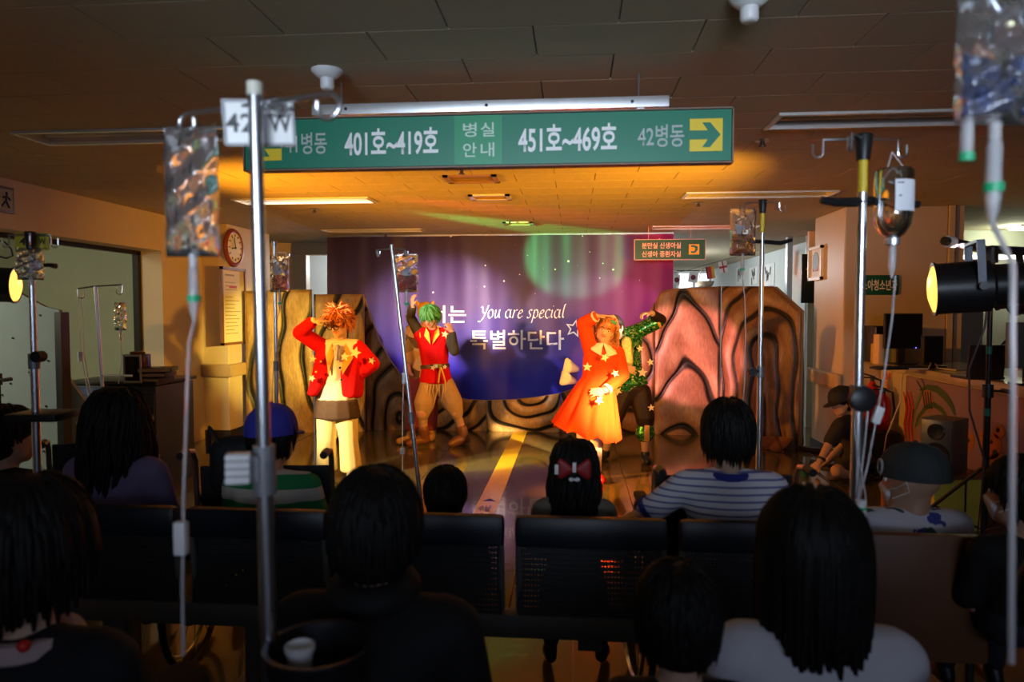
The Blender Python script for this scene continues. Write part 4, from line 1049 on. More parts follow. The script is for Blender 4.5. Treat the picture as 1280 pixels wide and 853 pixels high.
# 6. leaning pole at the centre
d6 = 3.6
qa, qb_ = D(489.5, 306, d6), D(524, 610, d6)
lean = ((qa.x - qb_.x) / (qa.z - qb_.z), (qa.y - qb_.y) / (qa.z - qb_.z))
bx, by = qa.x - lean[0] * (qa.z - 1.0), qa.y - lean[1] * (qa.z - 1.0)
t6, P6_ = iv_stand('slanting chrome infusion pole in the middle before the green-haired performer', bx, by, qa.z, .0095, lean, z_up=.95)
B().tube([D(470, 313, d6), P6_(D(489, 311, d6).z), D(506, 312, d6)], .004, 8).build('crossbar', STEEL, t6)
for u in (471, 506): B().tube(hook_pts(D(u, 313, d6), CR, r=.008, L=.012), .004, 7).cyl(D(u, 314, d6), D(u + 2, 321, d6), .008, n=8).build('hook', STEEL, t6)
bag('clear infusion bag with blue-white label on the slanting centre pole', D(508, 317, d6), .118, .19, CR, [D(507, 402, d6), D(505, 450, d6), D(503, 520, d6), D(503, 600, d6)], 61, chamber=.07, lab=(-.05, -.0, .36, .30, -1), th=.035, liq=(.35, .12, .08), hang=.02, ports=1, clamp_at=(D(505, 480, d6), D(505, 466, d6), .009))
B().box(D(503, 564, d6), (.02, .018, .035), None, .004).build('joint', WHITE, t6)

# 7. right middle stand
d7 = 3.7
q = D(953.5, 250, d7); t7, P7_ = iv_stand('chrome infusion stand with yellow collar before the dark arch rock panel', q.x, q.y, q.z, .0125, yellow=D(953, 291, d7).z, z_up=D(953, 466, d7).z)
fork_head(t7, P7_, q.z, [(YAW + .05, .095), (YAW + math.pi, .09), (YAW - .9, .07), (YAW + 2.4, .10)])
kk = D(940, 465, d7); B().cyl(P7_(kk.z), kk, .008, n=8).cyl(kk + CF * -.018, kk + CF * .018, .022, n=12).build('knob', BLACK, t7)
hl = D(953, 302, d7); B().tube([D(918, 301, d7), P7_(hl.z), D(976, 304, d7), D(990, 300, d7)], [.008, .011, .012, .009], 8).build('lever', BLACK, t7)
bag('clear infusion bag with pale label right of the small green sign', D(929, 258, d7 - .03), .135, .245, CR, [D(931, 372, d7), D(932, 420, d7), D(931, 470, d7), D(929, 505, d7)], 71, chamber=.09, lab=(-.02, .05, .30, .26, -1), th=.04, liq=(.55, .26, .06), hang=.03, ports=1)

# 8. right near stand with glass bottle
d8 = 1.9
q = D(1079.5, 168, d8); t8, P8_ = iv_stand('tall near infusion stand with yellow collar and glass bottle at right', q.x, q.y, q.z, .0125, yellow=D(1076, 240, d8).z, z_up=D(1070, 497, d8).z)
fork_head(t8, P8_, q.z, [(YAW + .1, .10), (YAW + math.pi - .1, .105), (YAW - 2.35, .085), (YAW + 1.15, .09)], .003, .024)
kk = D(1078, 499, d8 - .05); B().cyl(P8_(kk.z), kk, .01, n=8).lathe([(.008, -.02), (.03, -.018), (.034, -.01), (.034, .008), (.026, .012), (.001, .013)], kk, -CF, 20).build('knob', BLACK, t8)
hl = D(1076, 252, d8)
B().tube([D(1026, 250, d8), D(1045, 253, d8), P8_(hl.z), D(1098, 250, d8 + .05), D(1148, 256, d8 + .08)], [.010, .012, .013, .012, .010], 8).build('lever', BLACK, t8)
bt = D(1117, 248, d8); bh = (D(1117, 208, d8) - D(1117, 280, d8)).length; br_ = .5 * (D(1094, 250, d8) - D(1139, 250, d8)).length
bo = thing('infusion_bottle', 'upside-down glass infusion bottle with white label on the near right stand', 'infusion bottle', bt - Z3 * bh * .75)
ztop = bt.z + bh * .5
B().lathe([(.001, 0), (br_ * .90, 0), (br_, -.008), (br_, -bh * .80), (br_ * .93, -bh * .95), (br_ * .6, -bh * 1.12), (br_ * .33, -bh * 1.18), (br_ * .32, -bh * 1.27),
           (.001, -bh * 1.27)], (bt.x, bt.y, ztop), Z3, 30).build('glass', GLASS, bo, sharp=50)
B().lathe([(.001, -bh * .55), (br_ * .93, -bh * .55), (br_ * .93, -bh * .79), (br_ * .87, -bh * .94), (br_ * .55, -bh * 1.1), (.001, -bh * 1.13)], (bt.x, bt.y, ztop), Z3, 30).build('liquid', mat('amber_liquid', (.80, .55, .30), .03, 0, 0, trans=.95, ior=1.33), bo, sharp=50)
vs = []; fs = []
for i in range(15):
    a = -2.15 + i * .125 + .25
    for h in (.22, .75): vs.append(V((bt.x + (br_ + .0012) * math.cos(a), bt.y + (br_ + .0012) * math.sin(a), ztop - bh * h)))
fs = [(2 * i, 2 * i + 1, 2 * i + 3, 2 * i + 2) for i in range(14)]
B().add(vs, fs).build('label', LABELM, bo)
lb = B()
for h, wd in ((.28, .016), (.50, .006)):
    a = -2.15 + .5; p = V((bt.x + (br_ + .0022) * math.cos(a), bt.y + (br_ + .0022) * math.sin(a), ztop - bh * h)); lb.box(p, (wd, .0015, .003), M.Rotation(a + math.pi / 2, 3, 'Z'))
lb.build('printed_mark', BLACK_PRINT, bo, smooth=False)
B().lathe([(br_ * .36, -bh * 1.19), (br_ * .40, -bh * 1.2), (br_ * .40, -bh * 1.30), (br_ * .3, -bh * 1.31), (.001, -bh * 1.31)], (bt.x, bt.y, ztop), Z3, 18).build('stopper', ALU, bo)
bb = V((bt.x, bt.y, ztop - bh * 1.31))
B().lathe([(.006, 0), (.0095, -.01), (.0095, -.06), (.004, -.08), (.0025, -.09)], bb, Z3, 14).build('drip_chamber', TUBING, bo)
B().tube([bb - Z3 * .085, D(1119, 345, d8), D(1115, 400, d8), D(1105, 470, d8), D(1097, 515, d8), D(1085, 580, d8), D(1072, 632, d8)], .0028, 7).build('drip_tube', TUBING, bo)
B().box(D(1097, 519, d8 - .01), (.022, .018, .048), M.Rotation(.3, 3, 'Y'), .005).build('roller_clamp', WHITE, bo)
for s in (-.45, .45): B().tube([D(1115, 190, d8), V((bt.x + br_ * s, bt.y - .01, ztop - .0)), V((bt.x + br_ * s * 2.1, bt.y, ztop - bh * .22))], .0012, 5).build('hanging_cord', mat('white_cord', (.7, .7, .72), .6, var=.02), bo)
lo = thing('infusion_tube', 'second looped tube with white joint low on the near right stand', 'tube', D(1073, 640, d8))
B().tube([D(u, v, d8 - .02) for u, v in ((1085, 512), (1082, 545), (1078, 580), (1074, 615), (1073, 650))], .0026, 6).tube([D(u, v, d8 - .03) for u, v in ((1070, 505), (1068, 540), (1075, 580), (1082, 620), (1080, 650))], .0022, 6).build('tube', TUBING, lo)
B().cyl(D(1076, 625, d8 - .03), D(1076, 648, d8 - .03), .0145, n=14).build('white_joint', WHITE, lo); B().cyl(D(1076, 634, d8 - .031), D(1076, 637, d8 - .031), .0149, n=14).build('green_band', GREEN_CLIP, lo)

# ================================================================ seating
VINYL = mat('dark_blue_vinyl', (.006, .010, .018), .38, 0, .12, 14, .08)
perf = mat('perforated_steel', (.030, .032, .032), .5, .3, 0); nt, bs = nodes(perf)
tc = nt.nodes.new('ShaderNodeTexCoord'); sp = nt.nodes.new('ShaderNodeSeparateXYZ'); nt.links.new(tc.outputs['Object'], sp.inputs[0])
def cell(out, per, w_): return math_node(nt, 'LESS_THAN', math_node(nt, 'ABSOLUTE', math_node(nt, 'SUBTRACT', math_node(nt, 'FRACT', math_node(nt, 'DIVIDE', out, per)), .5)), w_)
hole = math_node(nt, 'MULTIPLY', cell(sp.outputs['X'], .011, .19), cell(sp.outputs['Z'], .017, .13))
nt.links.new(math_node(nt, 'SUBTRACT', 1.0, hole), bs.inputs['Alpha'])
BEAM = mat('dark_grey_beam', (.13, .135, .125), .5, .2, .08)
BW = .53
def bench(label, xs, y, group=None, pad=VINYL, panel=perf, skip_base=False):
    """beam seats facing +Y; xs: centres; y: the seat backs' plane"""
    t = thing('beam_bench', label, 'bench', (sum(xs) / len(xs), y, 0), 0, group)
    for x in xs:
        w_ = BW - .035
        B().box((x, y, .775), (w_, .05, .105), M.Rotation(-.08, 3, 'X'), .022).build('headrest_pad', pad, t)
        B().box((x, y + .022, .61), (w_ - .02, .004, .26), M.Rotation(-.12, 3, 'X')).build('back_panel', panel, t, smooth=False)
        f = B()
        for s in (-1, 1): f.cyl((x + s * (w_ / 2 - .012), y + .036, .47), (x + s * (w_ / 2 - .012), y + .004, .76), .011, n=8)
        f.cyl((x - w_ / 2 + .01, y + .034, .485), (x + w_ / 2 - .01, y + .034, .485), .009, n=8)
        f.build('back_frame', BEAM, t)
        B().box((x, y + .27, .435), (w_, .44, .03), M.Rotation(.05, 3, 'X'), .012).build('seat', pad, t)
        B().box((x, y + .12, .40), (.08, .22, .05)).build('seat_bracket', BEAM, t)
    x0, x1 = min(xs) - BW / 2, max(xs) + BW / 2
    B().box(((x0 + x1) / 2, y + .03, .452), (x1 - x0, .075, .088), None, .03).build('beam', BEAM, t)
    for x in (x0 + .3, x1 - .3):
        b = B().box((x, y + .05, .21), (.05, .05, .40)); b.box((x, y + .06, .025), (.06, .5, .03)); b.build('leg', BEAM, t, smooth=False)
        for s in (-1, 1): B().cyl((x, y + .06 + s * .24, 0), (x, y + .06 + s * .24, .014), .022, n=10).build('foot', RUBBER, t)
    return t
by = 2.28
bxs = [AY(738, 700, by).x + BW * k for k in (-1, 0, 1)]
bench('dark blue beam bench with perforated steel backs in the middle, left of the brown chair', bxs, by)
bxl = [AY(321, 700, by).x + BW * k for k in (-1, 0)]
bench('dark blue beam bench with perforated steel backs at left, behind the front infusion stand', bxl, by)
# brown chair at right
bc = AY(1157, 700, 2.40); t = thing('brown_chair', 'brown vinyl chair at right under the child in the grey cap', 'chair', (bc.x, 2.45, 0))
BRV = mat('brown_vinyl', (.15, .060, .020), .45, 0, .15, 10, .08)
zt = AY(1157, 671, 2.4).z
B().box((bc.x, 2.42, zt - .21), (.40, .05, .42), M.Rotation(-.08, 3, 'X'), .02).build('backrest', BRV, t)
B().box((bc.x, 2.66, .43), (.42, .44, .06), None, .02).build('seat', BRV, t)
for sx in (-1, 1):
    for yy in (2.46, 2.86): B().cyl((bc.x + sx * .18, yy, 0), (bc.x + sx * .18, yy, .42), .013, n=8).build('leg', BLACK, t)
    B().cyl((bc.x + sx * .19, 2.46, .40), (bc.x + sx * .19, 2.40, zt - .1), .012, n=8).build('back_post', BLACK, t)
# near bench, below the frame, that carries the nearest row
nbx = [-.95, -.42, .11, .64]
bench('nearest dark beam bench below the picture, carrying the front heads', nbx, .98)

# wheelchairs
CHR2 = mat('dull_chrome', (.5, .48, .45), .28, 1.0, .06)
NYL = mat('black_nylon', (.012, .012, .014), .7, 0, .2, 30, .1)
def wheelchair(label, x, y, rz, hz=.93, wd=.5):
    t = thing('wheelchair', label, 'wheelchair', (x, y, 0), rz)
    for s in (-1, 1):
        X = s * wd / 2
        pts = [(X, .0, .25), (X, 0, .60), (X, -.02, hz - .05), (X, -.04, hz - .01), (X, -.10, hz), (X, -.16, hz - .005)]
        B().tube(pts[:5], .012, 8).build('back_tube', CHR2, t, True)
        B().tube(pts[4:], .016, 8).build('push_handle', BLACK, t, True)
        c = V((X + s * .045, .05, .30))
        B().tube([c + V((0, .295 * math.cos(a), .295 * math.sin(a))) for a in [2 * math.pi * i / 40 for i in range(40)]], .013, 7, closed=True).build('tyre', RUBBER, t, True)
        sp_ = B()
        for k in range(12): a = k * math.pi / 6; sp_.cyl(c, c + V((0, .285 * math.cos(a), .285 * math.sin(a))), .002, n=4)
        sp_.cyl(c - V((.03, 0, 0)), c + V((.03, 0, 0)), .025, n=12); o = sp_.build('spokes', CHR2, t, True); o['kind'] = 'stuff'
        B().tube([c + V((s * .03, .26 * math.cos(a), .26 * math.sin(a))) for a in [2 * math.pi * i / 36 for i in range(36)]], .008, 6, closed=True).build('hand_rim', CHR2, t, True)
        B().tube([(X, .0, .68), (X, .30, .68), (X, .36, .64), (X, .38, .50), (X, .48, .20), (X * .8, .62, .10)], .011, 8).build('side_tube', CHR2, t, True)
        B().box((X, .17, .70), (.05, .26, .03), None, .012).build('armrest', NYL, t, True)
        B().cyl((X - .012, .45, .075), (X + .012, .45, .075), .075, n=18).build('caster', RUBBER, t, True)
        B().box((X * .62, .62, .10), (.16, .14, .012), None, .004).build('footplate', BLACK, t, True)
    B().box((0, .015, .64), (wd - .02, .02, .42), M.Rotation(.04, 3, 'X'), .008).build('back_sling', NYL, t, True)
    B().box((0, .22, .48), (wd - .02, .40, .03), None, .01).build('seat_sling', NYL, t, True)
    return t
WA = D(332, 620, 2.95); WB = D(905, 630, 2.78); WC = D(128, 600, 3.5)
wheelchair('wheelchair with curved chrome handles under the blue-capped child', WA.x, WA.y, .12, .93, .56)
wheelchair('wheelchair with black handle under the boy in the striped shirt', WB.x, WB.y, .1, .90, .56)
wheelchair('empty wheelchair with orange-lit curved handles beyond the long-haired woman', WC.x, WC.y, .5, .88, .44)
# black backpack on wheelchair
bp = D(298, 572, 2.92)
pk = thing('backpack', 'black backpack hung on the handle left of the blue-capped child', 'backpack', bp - Z3 * .1)
B().hull([(bp + V((-.06, 0, .02)), (.06, .06, .07)), (bp + V((.05, 0, .03)), (.07, .06, .07)), (bp + V((-.06, 0, -.10)), (.06, .06, .06)), (bp + V((.07, 0, -.1)), (.06, .06, .06))]).organic('bag', NYL, pk, .012)
B().tube([bp + V((-.06, -.03, .06)), bp + V((-.10, -.04, .13)), bp + V((-.12, -.02, .02))], .010, 6).build('strap', NYL, pk)

# ================================================================ counter at right
KX = 2.92; KY0, KY1 = 3.2, 7.06
marble = mat('marble_top', (.42, .36, .27), .18, 0, .35, 3.5, .02)
ct = thing('reception_counter', 'long reception counter at right with mural front and marble top', 'counter', (KX + .35, (KY0 + KY1) / 2, 0))
B().box((KX + .36, (KY0 + KY1) / 2, .47), (.66, KY1 - KY0, .94)).build('body', mat('cream_counter', (.55, .45, .32), .5, 0, .06), ct, smooth=False)
B().box((KX + .34, (KY0 + KY1) / 2, .975), (.76, KY1 - KY0 + .06, .07), None, .012).build('marble_top', marble, ct)
B().box((KX + .02, (KY0 + KY1) / 2, .05), (.02, KY1 - KY0, .1)).build('kickboard', BLACK, ct, smooth=False)
MY1 = AX(1130, 520, KX).y
B().box((KX + .022, (KY0 + MY1) / 2, .52), (.024, MY1 - KY0, .80)).build('mural_panel', mat('mauve_mural', (.26, .17, .22), .55, 0, .1, 5, .02), ct, smooth=False)
def mur(u, v): p = AX(u, v, KX + .008); return V((KX + .006, p.y, p.z))
def mur_poly(name, pix, m, dx=0.0):
    ps = [mur(*p) for p in pix]; k = len(ps)
    vs = [p + V((-dx, 0, 0)) for p in ps] + [p + V((.003, 0, 0)) for p in ps]
    o = B().add(vs, [tuple(range(k)), tuple(reversed(range(k, 2 * k)))] + [(i, k + i, k + (i + 1) % k, (i + 1) % k) for i in range(k)]).build(name, m, ct, smooth=False)
    return o
leafm = mat('leaf_paint', (.05, .10, .03), .6, 0, .15); ltm = mat('pale_leaf_paint', (.12, .18, .05), .6, 0, .15)
def blade(path, wd, m):
    L = [mur(*p) for p in path]; vs = []; n = len(L)
    for i, p in enumerate(L):
        t_ = (L[min(i + 1, n - 1)] - L[max(i - 1, 0)]).normalized(); s = V((0, -t_.z, t_.y)); k = wd * math.sin(math.pi * (i + .4) / (n)) + .002
        vs += [p + s * k - V((.0015, 0, 0)), p - s * k - V((.0015, 0, 0))]
    B().add(vs, [(2 * i, 2 * i + 1, 2 * i + 3, 2 * i + 2) for i in range(n - 1)]).build('painted_leaf', m, ct, smooth=False)
blade([(1150, 488), (1160, 484), (1172, 487), (1183, 497), (1190, 508), (1194, 519)], .03, leafm)
blade([(1141, 530), (1142, 518), (1146, 505), (1151, 494), (1156, 487)], .018, ltm)
blade([(1144, 535), (1148, 522), (1157, 510), (1168, 506), (1178, 513), (1185, 524), (1188, 532)], .022, leafm)
blade([(1146, 532), (1154, 524), (1166, 522), (1176, 527)], .02, ltm)
for x in (1133, 1137, 1141): blade([(x, 552), (x - 2, 530), (x + 1, 510), (x - 3, 490)], .018, mat('coral_paint', (.42, .03, .02), .6, 0, .1))
mur_poly('painted_insect_body', [(1152, 490), (1158, 485), (1164, 490), (1167, 502), (1165, 512), (1160, 515), (1155, 508)], mat('insect_orange', (.36, .14, .02), .6, 0, .1), .001)
for k in range(4): mur_poly('painted_insect_stripe', [(1153 + k * 3.2, 490), (1154.4 + k * 3.2, 490), (1158 + k * 2.6, 511), (1156.6 + k * 2.6, 511)], mat('insect_blue', (.015, .02, .06), .6, var=0), .002)
blade([(1154, 490), (1150, 482), (1146, 476)], .007, mat('insect_blue', (1, 1, 1))); blade([(1157, 487), (1155, 480), (1152, 473)], .006, mat('insect_blue', (1, 1, 1)))
orm = mat('creature_orange', (.42, .15, .01), .6, 0, .1)
def blob(u, v, ru, rv, m, name, dx=0.001, n=14): mur_poly(name, [(u + ru * math.cos(2 * math.pi * k / n), v + rv * math.sin(2 * math.pi * k / n)) for k in range(n)][::-1], m, dx)
blob(1212, 553, 6, 11, orm, 'painted_creature'); blob(1249, 540, 7, 9, orm, 'painted_creature'); blob(1240, 558, 12, 17, orm, 'painted_creature'); blob(1247, 575, 10, 9, orm, 'painted_creature'); blob(1228, 548, 4, 9, orm, 'painted_creature')
for u, v, r in ((1211, 551, 2), (1248, 538, 2.4), (1240, 553, 2), (1244, 566, 3), (1234, 560, 2)): blob(u, v, r, r * 1.3, mat('insect_blue', (1, 1, 1)), 'painted_eye', .002, 10)
# fire safety mark and extinguishers
pf_ = AX(1107, 476, KX); fs_ = thing('fire_sign', 'small red lettered fire sign on the counter end by the extinguishers', 'sign', (KX, pf_.y, pf_.z - .09))
B().box((KX + .026, pf_.y, pf_.z), (.006, .15, .19)).build('backing', mat('cream_counter', (1, 1, 1)), fs_, smooth=False)
for (ch_, dy, dz) in (('소', .035, .045), ('화', -.035, .045), ('기', .035, -.045), ('!', -.035, -.045)):
    if ch_ != '!': text(fs_, ch_, V((KX + .0215, pf_.y + dy, pf_.z + dz)), V((0, -1, 0)), Z3, .058, .07, mat('fire_red', (.6, .02, .01), .5, var=0), .03)
def extinguisher(label, x, y, h=.42, r=.065):
    t = thing('fire_extinguisher', label, 'fire extinguisher', (x, y, 0), 0, None)
    B().lathe([(r * .9, 0), (r, .015), (r, h * .78), (r * .8, h * .9), (r * .35, h), (.02, h * 1.03)], (x, y, .0), Z3, 22).build('cylinder', mat('extinguisher_red', (.42, .012, .012), .28, 0, .06, 8, 0), t)
    B().cyl((x, y, h), (x, y, h + .06), .018, n=10).box((x - .04, y, h + .07), (.13, .02, .014), M.Rotation(.3, 3, 'Y')).box((x - .04, y, h + .045), (.11, .02, .012)).build('valve', BLACK, t)
    B().tube([(x + .02, y, h + .04), (x + .07, y - .02, h + .02), (x + .085, y - .03, h * .6), (x + .07, y - .04, h * .25)], .01, 8).build('hose', RUBBER, t)
    return t
e1, e2 = AX(1087, 500, KX - .18), AX(1101, 520, KX - .12)
b_ = thing('low_stand', 'low dark ledge under the fire extinguishers', 'stand', (KX - .12, e1.y, 0))
B().box((KX - .12, (e1.y + e2.y) / 2, .20), (.22, abs(e1.y - e2.y) + .3, .40)).build('box', BLACK, b_, smooth=False)
b_2 = extinguisher('taller red fire extinguisher behind the crouching man in the cap', KX - .16, e1.y); b_2.location.z = .41
b_3 = extinguisher('shorter red fire extinguisher nearest the mural panel', KX - .10, e2.y, .32, .06); b_3.location.z = .41

# things on the counter
def kx(u, v, y): p = AY(u, v, y); return p
TOPZ = 1.012
def ctop(u, v):      # point on the counter's top under a pixel
    r = ray(u, v); p = EYE + r * ((TOPZ - 1.5) / r.z); return p
def monitor(label, u0, u1, v0, v1, d, rz=0.0, led=False):
    a, c = D(u0, v1, d), D(u1, v0, d); m_ = (a + c) / 2; wd = (c - a).dot(CR); ht = (c.z - a.z); R = M.Rotation(YAW + rz, 3, 'Z')
    t = thing('monitor', label, 'monitor', V((m_.x, m_.y, TOPZ)))
    B().box(m_, (wd, .035, ht), R, .006).build('back_shell', mat('monitor_black', (.014, .012, .011), .35, 0, .1), t)
    B().box(m_ - R @ V((0, .02, 0)), (wd - .02, .006, ht - .02), R).build('screen', mat('dark_screen', (.010, .008, .008), .12, 0, 0), t, smooth=False)
    B().box((m_.x, m_.y + .03, (TOPZ + m_.z) / 2), (.06, .03, m_.z - TOPZ), R).build('neck', BLACK, t, smooth=False)
    B().box((m_.x, m_.y + .02, TOPZ + .008), (.2, .15, .015), R, .006).build('base', BLACK, t)
    if led:
        p = D(u1 - 7, v1 - 1, d - .03); B().sphere(p, .004, None, 8, 6).build('power_light', mat('blue_led', (.1, .1, 1), .3, var=0, emit=(.15, .15, 1), estr=6), t)
    return t
monitor('large square dark monitor on the counter beside the right pillar', 1105, 1152, 392, 436, 6.3, .0, True)
monitor('smaller dark monitor behind the large one on the counter', 1150, 1180, 420, 456, 6.0, .25)
p = D(1090, 430, 6.75); tw = thing('computer_tower', 'black computer tower at the far end of the counter', 'computer', (p.x, p.y, TOPZ))
B().box((p.x, p.y, TOPZ + .17), (.15, .36, .34), M.Rotation(.1, 3, 'Z'), .006).build('case', mat('monitor_black', (1, 1, 1)), tw)
B().box((p.x - .045, p.y - .188, TOPZ + .17), (.012, .01, .32), M.Rotation(.1, 3, 'Z')).build('trim_strip', ALU, tw, smooth=False)
p = D(1111, 437, 6.45); fo = thing('file_box', 'yellow file box standing behind the large monitor', 'box', (p.x, p.y, TOPZ))
B().box((p.x - .02, p.y, TOPZ + .09), (.22, .14, .18), M.Rotation(.1, 3, 'Z'), .004).build('box', mat('yellow_card_box', (.55, .36, .05), .5, 0, .08), fo)
B().box((p.x - .11, p.y - .05, TOPZ + .135), (.05, .10, .27), M.Rotation(.1, 3, 'Z'), .003).build('pale_file', mat('pale_file', (.70, .48, .26), .4, 0, .06), fo)
p = ctop(1120, 462); kb = thing('keyboard', 'dark keyboard lying before the monitors on the counter', 'keyboard', (p.x, p.y, TOPZ))
B().box((p.x + .02, p.y, TOPZ + .012), (.42, .15, .018), M.Rotation(.2, 3, 'Z'), .005).build('case', BLACK, kb)
kkb = B()
for i in range(12):
    for j in range(4): q = M.Rotation(.2, 3, 'Z') @ V((-.18 + i * .032, -.05 + j * .032, 0)); kkb.box((p.x + .02 + q.x, p.y + q.y, TOPZ + .024), (.026, .026, .006), M.Rotation(.2, 3, 'Z'))
o = kkb.build('keys', mat('key_black', (.02, .02, .02), .5, var=0), kb, smooth=False); o['kind'] = 'stuff'
p = D(1235, 455, 4.9); lp = thing('laptop', 'dark laptop with its lid up on the counter near the right edge', 'laptop', (p.x, p.y, TOPZ))
B().box((p.x, p.y + .02, TOPZ + .13), (.26, .012, .235), M.Rotation(YAW, 3, 'Z') @ M.Rotation(.12, 3, 'X'), .004).build('lid', mat('laptop_lid', (.02, .012, .010), .4, 0, .1), lp)
B().box((p.x, p.y + .13, TOPZ + .011), (.26, .2, .02), M.Rotation(YAW, 3, 'Z'), .004).build('base', BLACK, lp)
p = D(1277, 437, 4.6); mm = thing('monitor', 'grey monitor back cut by the right edge of the picture', 'monitor', (p.x, p.y, TOPZ))
B().box((p.x + .06, p.y, TOPZ + .26), (.32, .04, .30), M.Rotation(YAW, 3, 'Z'), .008).build('back_shell', mat('grey_shell', (.10, .10, .09), .4, 0, .06), mm)
B().box((p.x + .06, p.y + .02, TOPZ + .06), (.06, .03, .12)).box((p.x + .06, p.y, TOPZ + .008), (.2, .14, .015)).build('stand', BLACK, mm, smooth=False)
wcab = B().tube([ctop(1225, 463) + V((0, 0, .006)), ctop(1195, 464) + V((0, 0, .006)), ctop(1172, 462) + V((0, 0, .01)), ctop(1166, 458) + V((0, 0, .06)), ctop(1160, 463) + V((0, 0, .01)), ctop(1140, 463) + V((-.02, 0, .012)), AX(1129, 466, KX - .06), AX(1127, 478, KX - .04), AX(1126, 500, KX - .05), AX(1117, 523, KX - .1), AX(1108, 545, KX - .15), FL(1100, 597), FL(1070, 598)], .006, 6)
tag(wcab.build('white_cable', mat('white_cable', (.62, .56, .48), .5, var=.04)), 'white cable trailing over the counter edge down to the floor', 'cable')
# posters on the nurse station pier
for i, (u0, u1, v0, v1, lab) in enumerate(((1186, 1205, 375, 397, 'pale notice on the grey pier behind the right stage lamps'), (1187, 1203, 400, 409, 'small white sticker with a red stroke under the pale notice'))):
    a, c = AY(u0, v1, 8.13), AY(u1, v0, 8.13); t = thing('posted_notice', lab, 'notice', ((a.x + c.x) / 2, 8.13, a.z))
    B().box(((a.x + c.x) / 2, 8.134, (a.z + c.z) / 2), (c.x - a.x, .008, c.z - a.z)).build('sheet', mat('dim_paper', (.36, .35, .31), .6, 0, .04), t, smooth=False)
    if i == 0:
        for j, s in enumerate(('분만실', '신생아실')): text(t, s, V(((a.x + c.x) / 2, 8.1285, (a.z + c.z) / 2 + (.04 if j == 0 else -.04))), X3, Z3, (c.x - a.x) * .66, .055, BLACK_PRINT, .01)
    else: B().box(((a.x + c.x) / 2, 8.128, (a.z + c.z) / 2), (.13, .003, .014), M.Rotation(-.4, 3, 'Y')).build('red_stroke', mat('fire_red', (1, 0, 0)), t, smooth=False)
a = AY(1256, 420, 9.3)
wb = thing('wall_panel', 'pale wall board with a dark leaf drawing behind the lamp stand', 'board', (a.x, 9.32, a.z - .5))
B().box((a.x + .2, 9.325, a.z + .05), (1.0, .03, 1.0), None, .004).build('board', mat('pale_board', (.60, .60, .50), .5, 0, .03), wb)
o = B().prism([(0, 0), (.05, .06), (.10, .11), (.15, .06), (.20, .0), (.10, .02)], (a.x - .05, 9.305, a.z - .12), X3, Z3, .004).box((a.x + .05, 9.306, a.z - .2), (.2, .004, .012)).build('leaf_drawing', BLACK_PRINT, wb, smooth=False)

# speaker on a yellow cabinet
yp = FL(1192, 690); yd = 4.75
c0, c1 = D(1162, 594, yd), D(1226, 690, yd)
yc_ = thing('yellow_cabinet', 'yellow-green cabinet with rounded wooden top under the loudspeaker', 'cabinet', ((c0.x + c1.x) / 2, (c0.y + c1.y) / 2, 0))
cxm = (c0.x + c1.x) / 2; cym = D(1195, 640, yd + .17).y; ztb = c0.z
B().box((cxm, cym, (ztb - .03) / 2), (.36, .36, ztb - .03), M.Rotation(.15, 3, 'Z'), .02).build('body', mat('lime_laminate', (.70, .70, .09), .5, 0, .08, 6, .02), yc_)
B().box((cxm, cym, ztb - .012), (.40, .40, .028), M.Rotation(.15, 3, 'Z'), .008).build('top', WOOD, yc_)
B().box((cxm + .06, cym - .186, ztb * .5), (.006, .01, ztb * .8), M.Rotation(.15, 3, 'Z')).build('door_gap', BLACK, yc_, smooth=False)
sp_c = D(1180, 562, yd + .1); hs = (D(1180, 530, yd + .1) - D(1180, 597, yd + .1)).length
sk = thing('loudspeaker', 'silver and black loudspeaker standing on the yellow cabinet', 'loudspeaker', (sp_c.x, sp_c.y, ztb))
RS = M.Rotation(-.85, 3, 'Z'); zc = ztb + hs / 2 + .003
B().box((sp_c.x, sp_c.y, zc), (.21, .24, hs), RS, .01).build('cabinet', mat('grey_speaker', (.10, .08, .065), .5, 0, .08), sk)
fp_ = V((sp_c.x, sp_c.y, zc)) + RS @ V((0, -.123, 0))
B().box(fp_, (.195, .012, hs - .015), RS, .004).build('front_baffle', mat('silver_baffle', (.16, .16, .17), .3, .6, .06), sk)
nf_ = RS @ V((0, -1, 0))
B().lathe([(.001, -.004), (.03, -.002), (.078, .010), (.086, .012), (.088, .006), (.088, 0)], fp_ + nf_ * .004 - Z3 * hs * .17, nf_, 26).build('woofer', RUBBER, sk)
B().lathe([(.001, .004), (.012, .004), (.05, .010), (.056, .006), (.056, 0)], fp_ + nf_ * .004 + Z3 * hs * .27, nf_, 22).build('tweeter', BLACK, sk)
ob = D(1112, 640, 4.3); oo = thing('orange_board', 'orange lit board standing low behind the child in the grey cap', 'board', (ob.x, ob.y, 0))
B().box((ob.x, ob.y, ob.z * .5 + .06), (.10, .03, ob.z + .13), M.Rotation(.2, 3, 'Z'), .004).build('board', mat('orange_laminate', (.55, .18, .04), .5, 0, .06), oo)
B().box((ob.x, ob.y + .08, .012), (.16, .18, .024)).build('foot', BLACK, oo)

